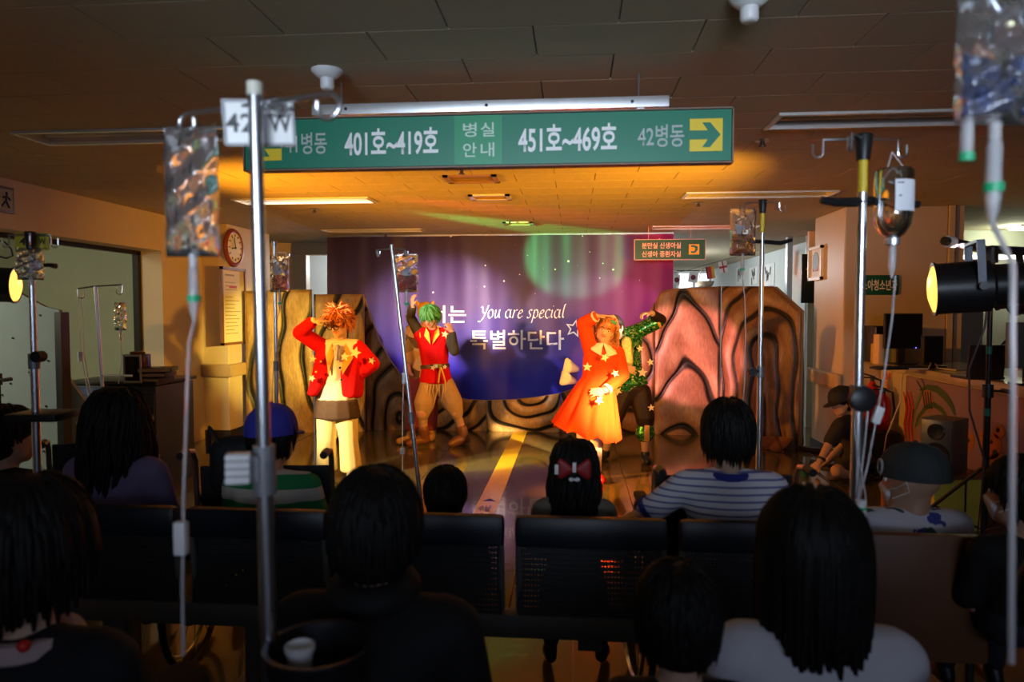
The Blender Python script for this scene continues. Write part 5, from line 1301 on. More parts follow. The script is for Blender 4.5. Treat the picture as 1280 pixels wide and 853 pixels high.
# floor clutter at right
cab = B(); rr = random.Random(5)
for k in range(7):
    p = FL(1030 + 12 * k, 588 + rr.uniform(-6, 8)); pts = [p + V((rr.uniform(-.3, .3), rr.uniform(-.3, .3), .01)) for _ in range(5)]; cab.tube(pts, .007, 5)
o = cab.build('cable_tangle', mat('dark_cables', (.03, .025, .02), .5, var=.2)); tag(o, 'tangle of thin cables on the floor by the crouching man', 'cables', None, 'stuff')
tp_ = FL(1003, 594); tr = thing('tape_roll', 'green tape roll on the floor before the right rock panel', 'tape', tp_)
B().lathe([(.028, 0), (.055, 0), (.055, .05), (.028, .05), (.028, .001)], tp_, Z3, 20).build('roll', mat('tape_green', (.01, .16, .06), .45, 0, .08), tr)
B().lathe([(.024, .001), (.0278, .001), (.0278, .049), (.024, .049), (.024, .002)], tp_, Z3, 16).build('core', mat('card_core', (.4, .3, .18), .7, 0, .05), tr)
tag(B().tube([AX(1003, 392, 2.55), AX(1004, 470, 2.5), FL(1003, 560), FL(1016, 570), FL(1040, 585)], .008, 6).build('wall_cable', BLACK), 'black cable running down between the right rock panel and the pillar', 'cable')
bx = FL(1020, 566); pb_ = thing('power_strip', 'black angled power strip on the floor by the right pillar', 'power strip', bx)
B().box(bx + V((0, 0, .025)), (.34, .07, .05), M.Rotation(-.5, 3, 'Z'), .008).build('case', BLACK, pb_)
for k in range(4): B().cyl(bx + M.Rotation(-.5, 3, 'Z') @ V((-.11 + k * .07, 0, .05)), bx + M.Rotation(-.5, 3, 'Z') @ V((-.11 + k * .07, 0, .053)), .022, n=12).build('socket', mat('socket_grey', (.1, .1, .1), .5, var=0), pb_)

# ================================================================ left: scenery backs and desk by the opening
wf = mat('white_raw_board', (.27, .32, .34), .7, 0, .10, 5, .15)
fA, fB = D(-6, 612, 5.3), D(80, 612, 5.3); fA.z = fB.z = 0
zt = D(40, 380, 5.3).z
f1 = thing('set_board', 'large white unpainted scenery board with black edge leaning at the left', 'scenery flat', (fA + fB) / 2)
axx = (fB - fA).normalized(); W_ = (fB - fA).length
B().prism([(0, 0), (W_, 0), (W_, zt * .97), (W_ * .8, zt * .985), (W_ * .55, zt * 1.03), (W_ * .4, zt * 1.06), (0, zt * 1.06)], fA + V((0, 0, .0)), axx, Z3, .04).build('board', wf, f1, smooth=False)
B().box(fB + V((0.02, .0, zt * .47)), (.05, .09, zt * .98)).build('edge_post', BLACK, f1, smooth=False)
scr = B()
for k in range(16):
    s = W_ * (.05 + .9 * (k % 4) / 4 + .05 * (k % 3)); scr.cyl(fA + axx * s + V((0, -.001, zt * (.12 + .055 * k))), fA + axx * s + V((0, -.006, zt * (.12 + .055 * k))), .008, n=6)
o = scr.build('nail_heads', BLACK, f1); o['kind'] = 'stuff'
gA = D(74, 600, 5.6); gA.z = 0; f2 = thing('set_board', 'smaller white scenery board leaning behind the large one', 'scenery flat', gA)
z2 = D(90, 470, 5.6).z
B().prism([(0, 0), (.30, 0), (.34, z2 * .30), (.14, z2 * .62), (.22, z2 * .8), (.08, z2), (0, z2)], gA, CR, Z3, .04).build('board', wf, f2, smooth=False)
B().box(gA + V((.02, .08, z2 * .4)), (.04, .04, z2 * .8)).build('brace', WOOD, f2, smooth=False)
sd = thing('white_dish', 'small white dish on the floor before the white boards', 'dish', FL(78, 562))
B().lathe([(.03, 0), (.09, .02), (.12, .045), (.11, .045), (.03, .012)], FL(78, 562), Z3, 20).build('dish', WHITE, sd)
# desk
dA = D(152, 590, 6.0); dA.z = 0
RD = M.Rotation(YAW - .12, 3, 'Z'); zt = D(175, 478, 5.8).z
dk_ = thing('desk', 'dark grey-blue desk unit before the left pillar', 'desk', dA)
dw = (D(214, 500, 6.0) - D(101, 500, 6.0)).length
blu = mat('navy_laminate', (.035, .05, .075), .45, 0, .08, 6, .02)
B().box(dA + V((0, .2, zt / 2 - .02)), (dw, .55, zt - .04), RD, .008).build('carcass', blu, dk_)
B().box(dA + V((0, .2, zt - .015)), (dw + .04, .60, .03), RD, .006).build('top', mat('dark_desk_top', (.03, .032, .03), .35, 0, .08), dk_)
B().box(dA + RD @ V((-dw * .30, -.078, zt * .5)) + V((0, 0, 0)), (dw * .34, .02, zt * .86), RD, .004).build('blue_door', mat('blue_laminate', (.02, .035, .16), .45, 0, .06), dk_)
for k in range(2): B().box(dA + RD @ V((dw * .2, -.078, zt * (.28 + .42 * k))), (dw * .56, .02, zt * .40), RD, .004).build('drawer', blu, dk_)
p = D(168, 474, 5.75); p.z = zt
jr = thing('dark_jar', 'dark square appliance with pale shiny rim on the desk', 'appliance', p)
hj = D(168, 443, 5.75).z - zt
B().box(p + V((0, .05, hj / 2)), (.15, .14, hj), RD, .015).build('body', mat('black_gloss', (.008, .008, .008), .12, 0, 0), jr)
fr = B()
for s in (-1, 1): fr.box(p + RD @ V((s * .072, -.022, hj / 2)), (.012, .012, hj), RD); fr.box(p + RD @ V((0, -.022, hj / 2 + s * hj * .46)), (.15, .012, .016), RD)
fr.build('pale_rim', mat('pale_rim', (.45, .44, .40), .25, .3, .05), jr, smooth=False)
B().lathe([(.055, 0), (.06, .012), (.05, .02)], p + V((0, .05, hj)), Z3, 18).build('lid', mat('brown_lid', (.15, .07, .03), .3, .4, .05), jr)
for k, (du, lab) in enumerate(((190, 'lowest dark binder of the pile on the desk'), (194, 'middle dark binder of the pile on the desk'), (198, 'topmost dark binder of the pile on the desk'))):
    q = D(du, 470, 5.85); q.z = zt + .022 + k * .04
    bn = thing('binder', lab, 'binder', q - Z3 * .02, 0, 'binders piled on the desk')
    B().box(q, (.26, .22, .034), M.Rotation(YAW + .15 * k - .1, 3, 'Z'), .006).build('cover', BLACK, bn)
    B().box(q + V((0, -.004, 0)), (.245, .222, .022), M.Rotation(YAW + .15 * k - .1, 3, 'Z')).build('pages', mat('dim_pages', (.25, .2, .14), .8, 0, .05), bn, smooth=False)
# ================================================================ people
def skin_mat(name, c): return mat(name, c, .5, 0, .06, 20, .02)
SKIN = skin_mat('skin', (.55, .34, .23)); SKIN2 = skin_mat('stage_skin', (.46, .28, .17)); SKIN3 = skin_mat('tan_skin', (.42, .24, .15))
HAIRB = mat('black_hair', (.004, .0035, .003), .62, 0, .3, 60, .3, spec=.25); HAIRB2 = mat('dark_brown_hair', (.008, .005, .004), .62, 0, .3, 60, .3, spec=.25)
EYEW = mat('eye_white', (.8, .78, .75), .3, var=0); EYED = mat('eye_dark', (.02, .012, .008), .2, var=0); LIP = mat('lips', (.5, .13, .11), .4, var=0); BROW = mat('eyebrow', (.03, .018, .012), .7, var=0)
def frame(fwd, up):
    f = V(fwd).normalized(); u = (V(up) - f * V(up).dot(f)).normalized(); r = f.cross(u); return M((r, f, u)).transposed()
def head_hulls(b, c, R, k, g=0.0):
    q = lambda x, y, z: c + R @ V((x, y, z)) * k
    b.hull([(q(0, -.012, .028), ((.076 + g) * k, (.094 + g) * k, (.088 + g) * k), R), (q(0, .012, -.01), ((.070 + g) * k, (.080 + g) * k, (.08 + g) * k), R), (q(0, .055, -.088), (.028 + g) * k), (q(.035, .03, -.07), (.03 + g) * k), (q(-.035, .03, -.07), (.03 + g) * k)])
    b.hull([(q(0, .084, .0), .010 * k), (q(0, .103, -.03), .012 * k)]).hull([(q(-.012, .094, -.034), .009 * k), (q(.012, .094, -.034), .009 * k)])
    for s in (-1, 1): b.hull([(q(s * .078, -.008, .008), (.010 * k, .022 * k, .022 * k), R), (q(s * .074, -.002, -.03), (.008 * k, .014 * k, .014 * k), R)])
def face(t, c, R, k, eyes=True, iris=EYED, lip=LIP, brow=BROW, smile=0.0):
    q = lambda x, y, z: c + R @ V((x, y, z)) * k
    for s in (-1, 1):
        e = B().sphere(q(s * .031, .077, .004), (.014 * k, .010 * k, .0085 * k), R, 12, 8).build('eye', EYEW, t)
        B().sphere(q(s * .031, .0845, .004), (.0065 * k, .0045 * k, .0072 * k), R, 10, 6).build('iris', iris, e)
        B().tube([q(s * .016, .088, .024), q(s * .032, .088, .030), q(s * .048, .078, .024)], [.003 * k, .0042 * k, .002 * k], 6).build('eyebrow', brow, t)
    B().tube([q(-.026, .080, -.055 + smile), q(-.010, .089, -.056), q(0, .091, -.0575), q(.010, .089, -.056), q(.026, .080, -.055 + smile)], [.003 * k, .006 * k, .007 * k, .006 * k, .003 * k], 8).build('mouth', lip, t)
def hand_hulls(b, w, d, n, k, side, curl=.5, spread=.10, point=False):
    """w wrist, d direction of the hand, n palm normal, side +1/-1: on which side the thumb leaves"""
    d = V(d).normalized(); n = (V(n) - d * V(n).dot(d)).normalized(); x = d.cross(n) * side
    b.hull([(w, .021 * k), (w + d * .075 * k + x * .030 * k, .011 * k), (w + d * .075 * k - x * .030 * k, .010 * k), (w + d * .03 * k + x * .028 * k, .012 * k), (w + d * .03 * k - x * .022 * k, .011 * k)])
    for i, (off, L) in enumerate(((.031, .070), (.0105, .078), (-.010, .072), (-.030, .058))):
        p = w + d * (.078 - (.004 if i in (0, 3) else 0)) * k + x * off * k
        dd = (d + x * spread * (1.5 - i) * .8).normalized(); cu_ = curl if not (point and i == 0) else .05
        ang = 0.0; rad = .0088 - .0006 * (i == 3)
        for seg, fr_ in ((0, .45), (1, .32), (2, .26)):
            ang += cu_ * (.6 if seg == 0 else .9); v = dd * math.cos(ang) + n * math.sin(ang); p2 = p + v * L * fr_ * k
            b.hull([(p, rad * k), (p2, (rad - .0006) * k)]); p = p2; rad -= .0005
    p = w + d * .022 * k + x * .024 * k; t1_ = (d * .7 + x * .75 + n * .25).normalized(); p2 = p + t1_ * .042 * k; p3 = p2 + (t1_ * .75 + d * .5 + n * .25 * curl).normalized() * .030 * k
    b.hull([(p, .013 * k), (p2, .0105 * k)]).hull([(p2, .0102 * k), (p3, .0082 * k)])
def torso_frame(P):
    up = (P['nk'] - P['pel']).normalized(); r = (P['shR'] - P['shL']).normalized(); f = up.cross(r).normalized(); r = f.cross(up); return M((r, f, up)).transposed()
def torso_hulls(b, P, k, g=0.0, lo=0.0, wide=1.0):
    R = torso_frame(P); pel, nk = P['pel'], P['nk']; a = lambda t: pel.lerp(nk, t)
    E = lambda t, rx, ry, rz: (a(t), ((rx * wide + g) * k, (ry + g) * k, (rz) * k), R)
    if lo <= 0: b.hull([E(.02, .158, .105, .09), E(.30, .132, .092, .07)])
    else: b.hull([E(lo, .15, .10, .05), E(.36, .132, .092, .07)])
    b.hull([E(.30, .132, .092, .07), E(.62, .150, .105, .09)])
    b.hull([E(.62, .150, .105, .09), (P['shL'].lerp(nk, .12), (.055 + g) * k), (P['shR'].lerp(nk, .12), (.055 + g) * k)])
    b.hull([(P['shL'].lerp(nk, .1), (.05 + g) * k), (nk - R @ V((0, .01, .02)) * k, (.05 + g * .5) * k), (P['shR'].lerp(nk, .1), (.05 + g) * k), E(.8, .12, .09, .05)])
def arm_hulls(b, P, s, k, g=0.0, to=1.0, frm=0.0):
    sh, el, wr = P['sh' + s], P['el' + s], P['wr' + s]
    if to > 0: b.hull([(sh, (.052 + g) * k), (sh.lerp(el, min(1, to * 2)), ((.042 if to >= .5 else .048) + g) * k)])
    if to > .5: b.hull([(el, (.042 + g) * k), (el.lerp(wr, (to - .5) * 2), (.031 + g) * k)])
def leg_hulls(b, P, s, k, g=0.0, to=1.0, g2=None):
    h, n, a = P['hip' + s], P['kn' + s], P['an' + s]; g2 = g if g2 is None else g2
    b.hull([(h, (.086 + g) * k), (h.lerp(n, min(1, to * 2)), (.056 + g2) * k)])
    if to > .5: b.hull([(n, (.056 + g2) * k), (n.lerp(a, .35 * min(1, (to - .5) * 2)), (.054 + g2) * k), (n.lerp(a, min(1, (to - .5) * 2)), (.038 + g2) * k)])
def foot_hulls(b, P, s, k, g=0.0):
    a, t_ = P['an' + s], P['to' + s]; d = (t_ - a); d.z = 0; d.normalize()
    b.hull([(a, (.040 + g) * k), (a - Z3 * .045 * k - d * .03 * k, (.030 + g) * k)])
    b.hull([(a - Z3 * .04 * k - d * .03 * k, (.032 + g) * k), (a + d * .10 * k - Z3 * .045 * k, (.030 + g) * k), (t_, (.026 + g) * k)])
def body(t, P, k, skin=SKIN, voxel=.011, hands=True):
    b = B(); head_hulls(b, P['hd'], P['hR'], P.get('hk', k)); hk = P.get('hk', k)
    b.hull([(P['nk'] - Z3 * .02 * k, .054 * k), (P['hd'] + P['hR'] @ V((0, -.02, -.06)) * hk, .050 * hk)])
    torso_hulls(b, P, k)
    for s in 'LR':
        arm_hulls(b, P, s, k); leg_hulls(b, P, s, k); foot_hulls(b, P, s, k)
        if hands:
            hs = P.get('hand' + s) or ((P['wr' + s] - P['el' + s]).normalized(), -Z3, .5)
            hand_hulls(b, P['wr' + s] + V(hs[0]).normalized() * .01 * k, hs[0], hs[1], k, hs[3] if len(hs) > 3 else (1 if s == 'L' else -1), hs[2], .12, len(hs) > 4 and hs[4])
    b.organic('body', skin, t, voxel, 3)
    face(t, P['hd'], P['hR'], hk)
def locks(b, c, R, k, n, L, seed, rad=(.088, .104, .10), off=(0, -.008, .03), droop=.25, stiff=.0, w_=.013, taper=.25, keep=None, steps=6, curl=0.0, part=None, jitter=.25, sides=5):
    """hair locks that leave the scalp and fall round the head"""
    rr = random.Random(seed); rad = V(rad) * k; o = c + R @ V(off) * k; Ri = R.inverted()
    made = 0
    while made < n:
        u = rr.uniform(-.55, 1); a = rr.uniform(0, 2 * math.pi); s = math.sqrt(max(0, 1 - u * u)); d = V((s * math.cos(a), s * math.sin(a), u))
        if keep is None:
            if d.y > .35 and d.z < .42: continue
            if d.y > .0 and d.z < -.05: continue
        elif not keep(d): continue
        made += 1
        p = o + R @ V((d.x * rad.x, d.y * rad.y, d.z * rad.z)); nrm = (R @ V((d.x / rad.x, d.y / rad.y, d.z / rad.z))).normalized()
        down = -Z3 if stiff == 0 else (R @ V((0, 0, -1)))
        tg = (down - nrm * down.dot(nrm)); tg = tg.normalized() if tg.length > 1e-3 else (R @ V((0, -1, 0)))
        dr = (nrm * stiff + tg * (1 - stiff) + V([rr.uniform(-1, 1) for _ in range(3)]) * jitter).normalized()
        Lk = L * k * rr.uniform(.75, 1.2); pts = [p - nrm * .008 * k]; st = Lk / steps; ph = rr.uniform(0, 6)
        ws = []
        for i in range(steps):
            dr = (dr * (1 - droop) + down * droop).normalized(); p = p + dr * st
            loc = Ri @ (p - o); q = V((loc.x / rad.x, loc.y / rad.y, loc.z / rad.z)); ql = q.length
            if ql < 1.02: loc = loc * (1.02 / max(ql, .05)); p = o + R @ loc
            pp = p
            if curl: x = dr.orthogonal().normalized(); y_ = dr.cross(x); pp = p + (x * math.cos(ph + i * 1.5) + y_ * math.sin(ph + i * 1.5)) * curl * k
            pts.append(pp)
        m = len(pts); b.tube(pts, [w_ * k * (.7 + .3 * min(1, i / 2)) * (1 - (1 - taper * .3) * max(0, (i / (m - 1)) ** 2)) for i in range(m)], sides)
def cap_hulls(b, c, R, k, g=.016, low=-.02, front=True):
    q = lambda x, y, z: c + R @ V((x, y, z)) * k
    b.hull([(q(0, -.014, .034), ((.078 + g) * k, (.096 + g) * k, (.090 + g) * k), R), (q(0, -.045, low), ((.072 + g) * k, (.058 + g) * k, .05 * k), R)])
def hair(t, P, mt, style='short', seed=1, n=None, L=None):
    c, R = P['hd'], P['hR']; k = P.get('hk', 1); b = B()
    core = B(); cap_hulls(core, c, R, k, .012, -.045 if style != 'short' else -.05)
    core.organic('hair_cap', mt, t, .012, 2)
    if style == 'short': locks(b, c, R, k, n or 420, L or .055, seed, droop=.25, stiff=.03, w_=.009, jitter=.16, taper=1.2, keep=lambda d: d.z > -.45 and not (d.y > .35 and d.z < .42) and not (d.y > 0 and d.z < -.05))
    elif style == 'tousled': locks(b, c, R, k, n or 300, L or .085, seed, droop=.10, stiff=.3, w_=.010, jitter=.45)
    elif style == 'bob': locks(b, c, R, k, n or 520, L or .27, seed, rad=(.094, .108, .104), droop=.45, w_=.012, jitter=.10, steps=8, taper=1.6)
    elif style == 'long': locks(b, c, R, k, n or 460, L or .40, seed, rad=(.092, .106, .102), droop=.4, w_=.012, jitter=.2, steps=10, curl=.006, taper=.8)
    elif style == 'child': locks(b, c, R, k, n or 420, L or .075, seed, rad=(.090, .105, .102), droop=.35, stiff=.0, w_=.010, jitter=.14, keep=lambda d: d.z > -.45 and not (d.y > .35 and d.z < .42) and not (d.y > 0 and d.z < -.05))
    o = b.build('hair', mt, t, sharp=80); return o
def D3(u, v, d): return D(u, v, d)

def seated(label, u, vtop, d, k, seat=.46, yaw=0.0, hyaw=None, hpitch=0.0, htilt=0.0, hair_style='short', hair_m=HAIRB, shirt=None, pants=None, seed=1, skin=SKIN, sleeves=.45, voxel=.013, group=None, hk=None, wide=1.0, hairargs={}, arms=None, lean=0.0, nohair=False, htop=.132):
    """a person seated facing the stage; vtop is the pixel row of the top of the hair"""
    hk = hk or k; top = D(u, vtop, d); hd = top - Z3 * htop * hk
    Rb = M.Rotation(yaw, 3, 'Z'); R = Rb; f = Rb @ Y3; r = Rb @ X3
    hR = M.Rotation(yaw if hyaw is None else hyaw, 3, 'Z') @ M.Rotation(hpitch, 3, 'X') @ M.Rotation(htilt, 3, 'Y')
    P = {'hd': hd, 'hR': hR, 'hk': hk}
    P['nk'] = hd - Z3 * .148 * hk - f * .025 * k
    P['pel'] = V((P['nk'].x, P['nk'].y, max(seat + .09 * k, P['nk'].z - .50 * k))) - f * (.03 + lean)
    for s, sg in (('L', -1), ('R', 1)):
        P['sh' + s] = P['nk'] + r * sg * .165 * k * wide - Z3 * .055 * k
        P['el' + s] = P['sh' + s] - Z3 * .24 * k + f * .06 * k + r * sg * .035 * k
        P['wr' + s] = P['el' + s] + f * .20 * k - Z3 * .03 * k - r * sg * .06 * k
        P['hip' + s] = P['pel'] + r * sg * .085 * k - Z3 * .02
        P['kn' + s] = P['hip' + s] + f * .40 * k + r * sg * .02 + Z3 * .01
        P['an' + s] = V((P['kn' + s].x, P['kn' + s].y, max(.075, P['kn' + s].z - .42 * k))) + f * .02
        P['to' + s] = P['an' + s] + f * .15 * k; P['to' + s].z = max(.03, P['an' + s].z - .045)
        P['hand' + s] = (f * .8 - Z3 * .25 - r * sg * .3, -Z3, .6)
    if arms: arms(P, r, f)
    t = thing('person', label, 'person', (P['pel'].x, P['pel'].y, 0), 0, group)
    body(t, P, k, skin, voxel)
    if not nohair: hair(t, P, hair_m, hair_style, seed, **hairargs)
    shirt = shirt or mat('dark_shirt', (.012, .012, .014), .8, 0, .2, 30, .2)
    b = B(); torso_hulls(b, P, k, .014, 0, wide)
    for s in 'LR': arm_hulls(b, P, s, k, .014, sleeves)
    b.organic('shirt', shirt, t, voxel * .95, 3)
    pants = pants or mat('dark_trousers', (.014, .015, .02), .8, 0, .2, 30, .2)
    b = B(); b.hull([(P['pel'], (.16 * k, .115 * k, .09 * k)), (P['hipL'], .095 * k), (P['hipR'], .095 * k)])
    for s in 'LR': leg_hulls(b, P, s, k, .014, .95)
    b.organic('trousers', pants, t, voxel * 1.05, 2)
    for s in 'LR':
        b = B(); foot_hulls(b, P, s, k, .006); b.organic('shoe', BLACK, t, .012, 2)
    return t, P
def mask_on(t, P):
    c, R, k = P['hd'], P['hR'], P['hk']; q = lambda x, y, z: c + R @ V((x, y, z)) * k
    b = B().hull([(q(0, .098, -.03), .016 * k), (q(.05, .062, -.045), .014 * k), (q(-.05, .062, -.045), .014 * k), (q(0, .068, -.092), .018 * k)])
    b.organic('face_mask', mat('pale_mask', (.60, .58, .62), .8, 0, .04), t, .008, 2)
    for s in (-1, 1): B().tube([q(s * .055, .06, -.03), q(s * .078, .02, -.01), q(s * .086, -.012, .015), q(s * .084, -.02, -.02), q(s * .06, .045, -.06)], .0018, 5).build('ear_loop', WHITE, t)
def ball_cap(t, P, m, brim=True, g=.022, emblem=None, bm_=None, brim_dir=1):
    c, R, k = P['hd'], P['hR'], P['hk']; q = lambda x, y, z: c + R @ V((x, y, z)) * k
    prof_ = [(1, -.12), (1.0, .0), (.97, .3), (.86, .6), (.62, .85), (.3, .97), (.02, 1.0)]
    vs = []; n = 26
    for rr_, h in prof_:
        for i in range(n):
            a = 2 * math.pi * i / n; vs.append(q((.078 + g) * rr_ * math.cos(a), -.012 + (.098 + g) * rr_ * math.sin(a), .035 + (.088 + g) * h))
    inner = [c + R @ ((R.inverted() @ (p - c)) * .95) for p in vs]; N = len(vs)
    fs = [(j * n + i, j * n + (i + 1) % n, (j + 1) * n + (i + 1) % n, (j + 1) * n + i) for j in range(6) for i in range(n)] + [tuple(range(6 * n, 7 * n))]
    fs2 = [tuple(N + i for i in reversed(f)) for f in fs] + [(i, N + i, N + (i + 1) % n, (i + 1) % n) for i in range(n)]
    o = B().add(vs + inner, fs + fs2).build('cap', m, t, sharp=70)
    B().sphere(q(0, -.012, .035 + .088 + g), .010 * k, None, 10, 6).build('button', m, o)
    for j in range(6):
        a = j * math.pi / 3; B().tube([q((.0785 + g) * rr_ * math.cos(a), -.012 + (.0985 + g) * rr_ * math.sin(a), .036 + (.088 + g) * h) for rr_, h in prof_], .0016 * k, 4).build('seam', m, o)
    if brim:
        vs = []; n2 = 14
        for rr_ in (0, 1):
            for i in range(n2 + 1):
                a = math.radians(35 + 110 * i / n2); rx, ry = (.078 + g), (.098 + g)
                ext = rr_ * .07 * math.sin(math.radians(180 * i / n2)) ** .6
                vs.append(q(rx * math.cos(a) * brim_dir, -.012 + (ry * math.sin(a) + ext) * brim_dir, .027 - ext * .3 - .012 * abs(math.cos(a))))
        N2 = len(vs); lo = [p - R @ V((0, 0, .006)) * k for p in vs]
        f1_ = [(i, i + 1, n2 + 2 + i, n2 + 1 + i) for i in range(n2)]
        B().add(vs + lo, f1_ + [tuple(N2 + j for j in reversed(f)) for f in f1_] + [(n2 + 1 + i, n2 + 2 + i, N2 + n2 + 2 + i, N2 + n2 + 1 + i) for i in range(n2)]).build('brim', bm_ or m, o)
    return o

# ---- performers --------------------------------------------------------------
RED = mat('red_felt', (.50, .005, .007), .85, 0, .10, 30, .2, spec=.12); CREAM = mat('cream_cotton', (.62, .56, .44), .8, 0, .06, 24, .2); GOLDF = mat('gold_satin', (.60, .30, .03), .4, 0, .1, 20, .1)
STARM = mat('cream_star_felt', (.75, .62, .38), .7, 0, .05)
BRWN = mat('brown_cloth', (.06, .03, .018), .75, 0, .15, 24, .2)
UPM = Z3
def star(t, c, n, r, rot=0.0, m=STARM, name='star_patch'):
    n = V(n).normalized(); x = n.orthogonal() if abs(n.z) > .9 else Z3.cross(n).normalized(); y = n.cross(x)
    pts = star_pts(r, r * .45, rot)[::-1]
    return B().prism(pts, V(c) + n * .006, x, y, .01).build(name, m, t, smooth=False)
TOCAM = -CF

# 1: orange wig, red jacket
d = 6.3
P = {'hd': D(424, 404, d), 'hk': 1.0, 'nk': D(425, 427, d + .06), 'pel': D(421, 506, d + .05)}
P['hR'] = frame(V((-.30, -.88, -.38)), V((-.08, -.3, 1)))
P.update(shR=D(405, 435, d + .04), shL=D(447, 435, d + .06), elR=D(375, 416, d - .08), wrR=D(391, 402, d - .16), elL=D(466, 455, d + .0), wrL=D(450, 469, d + .06))
P.update(hipR=D(410, 512, d + .05), hipL=D(433, 512, d + .05), knR=D(408, 552, d - .02), knL=D(436, 552, d), anR=D(409, 587, d + .03), anL=D(439, 588, d + .0))
P['toR'] = P['anR'] + V((-.04, -.15, -.05)); P['toL'] = P['anL'] + V((.04, -.15, -.05))
P['handR'] = (D(412, 399, d - .16) - P['wrR'], V((0, .4, -1)), 1.15, -1, True); P['handL'] = (V((-.55, .75, -.45)), V((-.5, -.6, 0)), .4, 1)
for s in 'LR': P['an' + s].z = max(P['an' + s].z, .085); P['to' + s].z = .035
t = thing('person', 'performer in orange spiky wig and open red jacket pointing at the temple', 'person', (P['pel'].x, P['pel'].y, 0))
TF = torso_frame(P)
if TF.col[1].y > 0: print('torso faces away 1')
body(t, P, 1.0, SKIN2, .0075)
F1 = TF.col[1]
b = B(); torso_hulls(b, P, 1.0, .020); a0 = P['pel'] + V((0, 0, .02))
b.hull([(P['pel'] + V((0, 0, .05)), (.175, .13, .05)), (P['pel'].lerp(P['nk'], .45), (.155, .125, .08))])
b.hull([(P['pel'].lerp(P['nk'], .45) + F1 * .045, (.075, .10, .08)), (P['pel'].lerp(P['nk'], .8) + F1 * .035, (.055, .085, .06))])
b.organic('shirt', CREAM, t, .0095, 3)
b = B().hull([(P['pel'] + V((0, 0, .04)), (.190, .142, .03)), (P['pel'] + V((0, 0, -.05)), (.208, .155, .03)), (P['pel'] + V((0, 0, -.115)), (.216, .160, .02))]); b.organic('apron', BRWN, t, .010, 2)
pm_ = mat('cream_trousers', (.74, .60, .30), .8, 0, .05, 20, .25)
b = B().hull([(P['pel'], (.165, .12, .08)), (P['hipL'], .10), (P['hipR'], .10)])
for s in 'LR':
    h, n_, a_ = P['hip' + s], P['kn' + s], P['an' + s]
    b.hull([(h, .105), (n_, .085)]).hull([(n_, .085), (V((a_.x, a_.y, .075)), (.098, .098, .03))])
b.organic('trousers', pm_, t, .0095, 2)
for s in 'LR': b = B(); foot_hulls(b, P, s, 1, .008); b.organic('shoe', mat('white_shoe', (.75, .70, .6), .5, 0, .05), t, .009, 2)
# jacket: two fronts and a back round the torso, sleeves
b = B(); mid = P['pel'].lerp(P['nk'], .5)
for s, sg in (('R', -1), ('L', 1)):
    rx = TF.col[0] * (1 if (P['sh' + s] - P['nk']).dot(TF.col[0]) > 0 else -1)
    hem = P['pel'].lerp(P['nk'], .18) + rx * (.175 if s == 'L' else .20) + F1 * .0
    b.hull([(P['sh' + s], .064), (mid + rx * .115 + F1 * .0, (.06, .115, .06)), (hem - F1 * .02, (.05, .11, .04))])
    b.hull([(P['sh' + s] + F1 * .03 - rx * .01, .050), (mid + rx * .098 + F1 * .075, (.05, .045, .06)), (hem + F1 * .09 - rx * (.04 if s == 'L' else .0), (.05, .045, .035))])
    if s == 'L': b.hull([(mid + rx * .07 + F1 * .105, (.045, .028, .05)), (hem + F1 * .10 - rx * .085, (.05, .03, .03))])
    arm_hulls(b, P, s, 1.0, .024, .93)
b.hull([(P['nk'] - F1 * .045 - Z3 * .05, (.12, .05, .05)), (mid - F1 * .055, (.14, .07, .08)), (P['pel'].lerp(P['nk'], .2) - F1 * .05, (.16, .08, .04))])
b.organic('jacket', RED, t, .0095, 3)
for s in ('R', 'L'):
    rx = TF.col[0] * (1 if (P['sh' + s] - P['nk']).dot(TF.col[0]) > 0 else -1)
    pts = [P['nk'] + rx * .06 + F1 * .085 - Z3 * .02, P['nk'] + rx * (.135 if s == 'L' else .10) + F1 * .115 - Z3 * .14, mid + rx * (.062 if s == 'L' else .06) + F1 * .168 - Z3 * .01, P['nk'] + rx * .035 + F1 * .125 - Z3 * .13]
    c_ = sum(pts, V()) / 4; nn_ = F1
    B().add(pts + [p - nn_ * .02 for p in pts], [(0, 1, 2, 3), (7, 6, 5, 4), (0, 4, 5, 1), (1, 5, 6, 2), (2, 6, 7, 3), (3, 7, 4, 0)]).build('lapel', GOLDF, t, smooth=False)
    cp_ = [P['nk'] + F1 * .075 - Z3 * .025, P['nk'] + rx * .055 + F1 * .05 - Z3 * .01, P['nk'] + rx * .065 + F1 * .105 - Z3 * .075, P['nk'] + rx * .018 + F1 * .125 - Z3 * .07]
    B().add(cp_ + [p - F1 * .015 for p in cp_], [(0, 1, 2, 3), (7, 6, 5, 4), (0, 4, 5, 1), (1, 5, 6, 2), (2, 6, 7, 3), (3, 7, 4, 0)]).build('collar', CREAM, t, smooth=False)
tq = [P['nk'] + F1 * .125 - Z3 * .05, P['nk'] + F1 * .155 - Z3 * .10, P['nk'] + F1 * .165 - Z3 * .17]
B().tube(tq, [.014, .02, .024], 6).sphere(tq[0], .022, None, 10, 8).build('necktie', mat('lavender_tie', (.36, .34, .46), .5, 0, .05), t)
dF = -.17
star(t, D(444, 441, d + dF - .005), TOCAM, .055, .3); star(t, D(431, 446, d + dF - .01), TOCAM, .045, .1); star(t, D(391, 449, d - .14), TOCAM, .035, .2); star(t, D(390, 473, d - .14), TOCAM, .032, .5); star(t, D(465, 451, d - .06), TOCAM, .036, .4)
for u, v in ((425, 460), (427, 475)): B().cyl(D(u, v, d - .185), D(u, v, d - .17), .011, n=12).build('button', BLACK, t)
for u, v in ((401, 452), (395, 465)): B().cyl(D(u, v, d - .155), D(u, v, d - .14), .010, n=12).build('button', GOLDF, t)
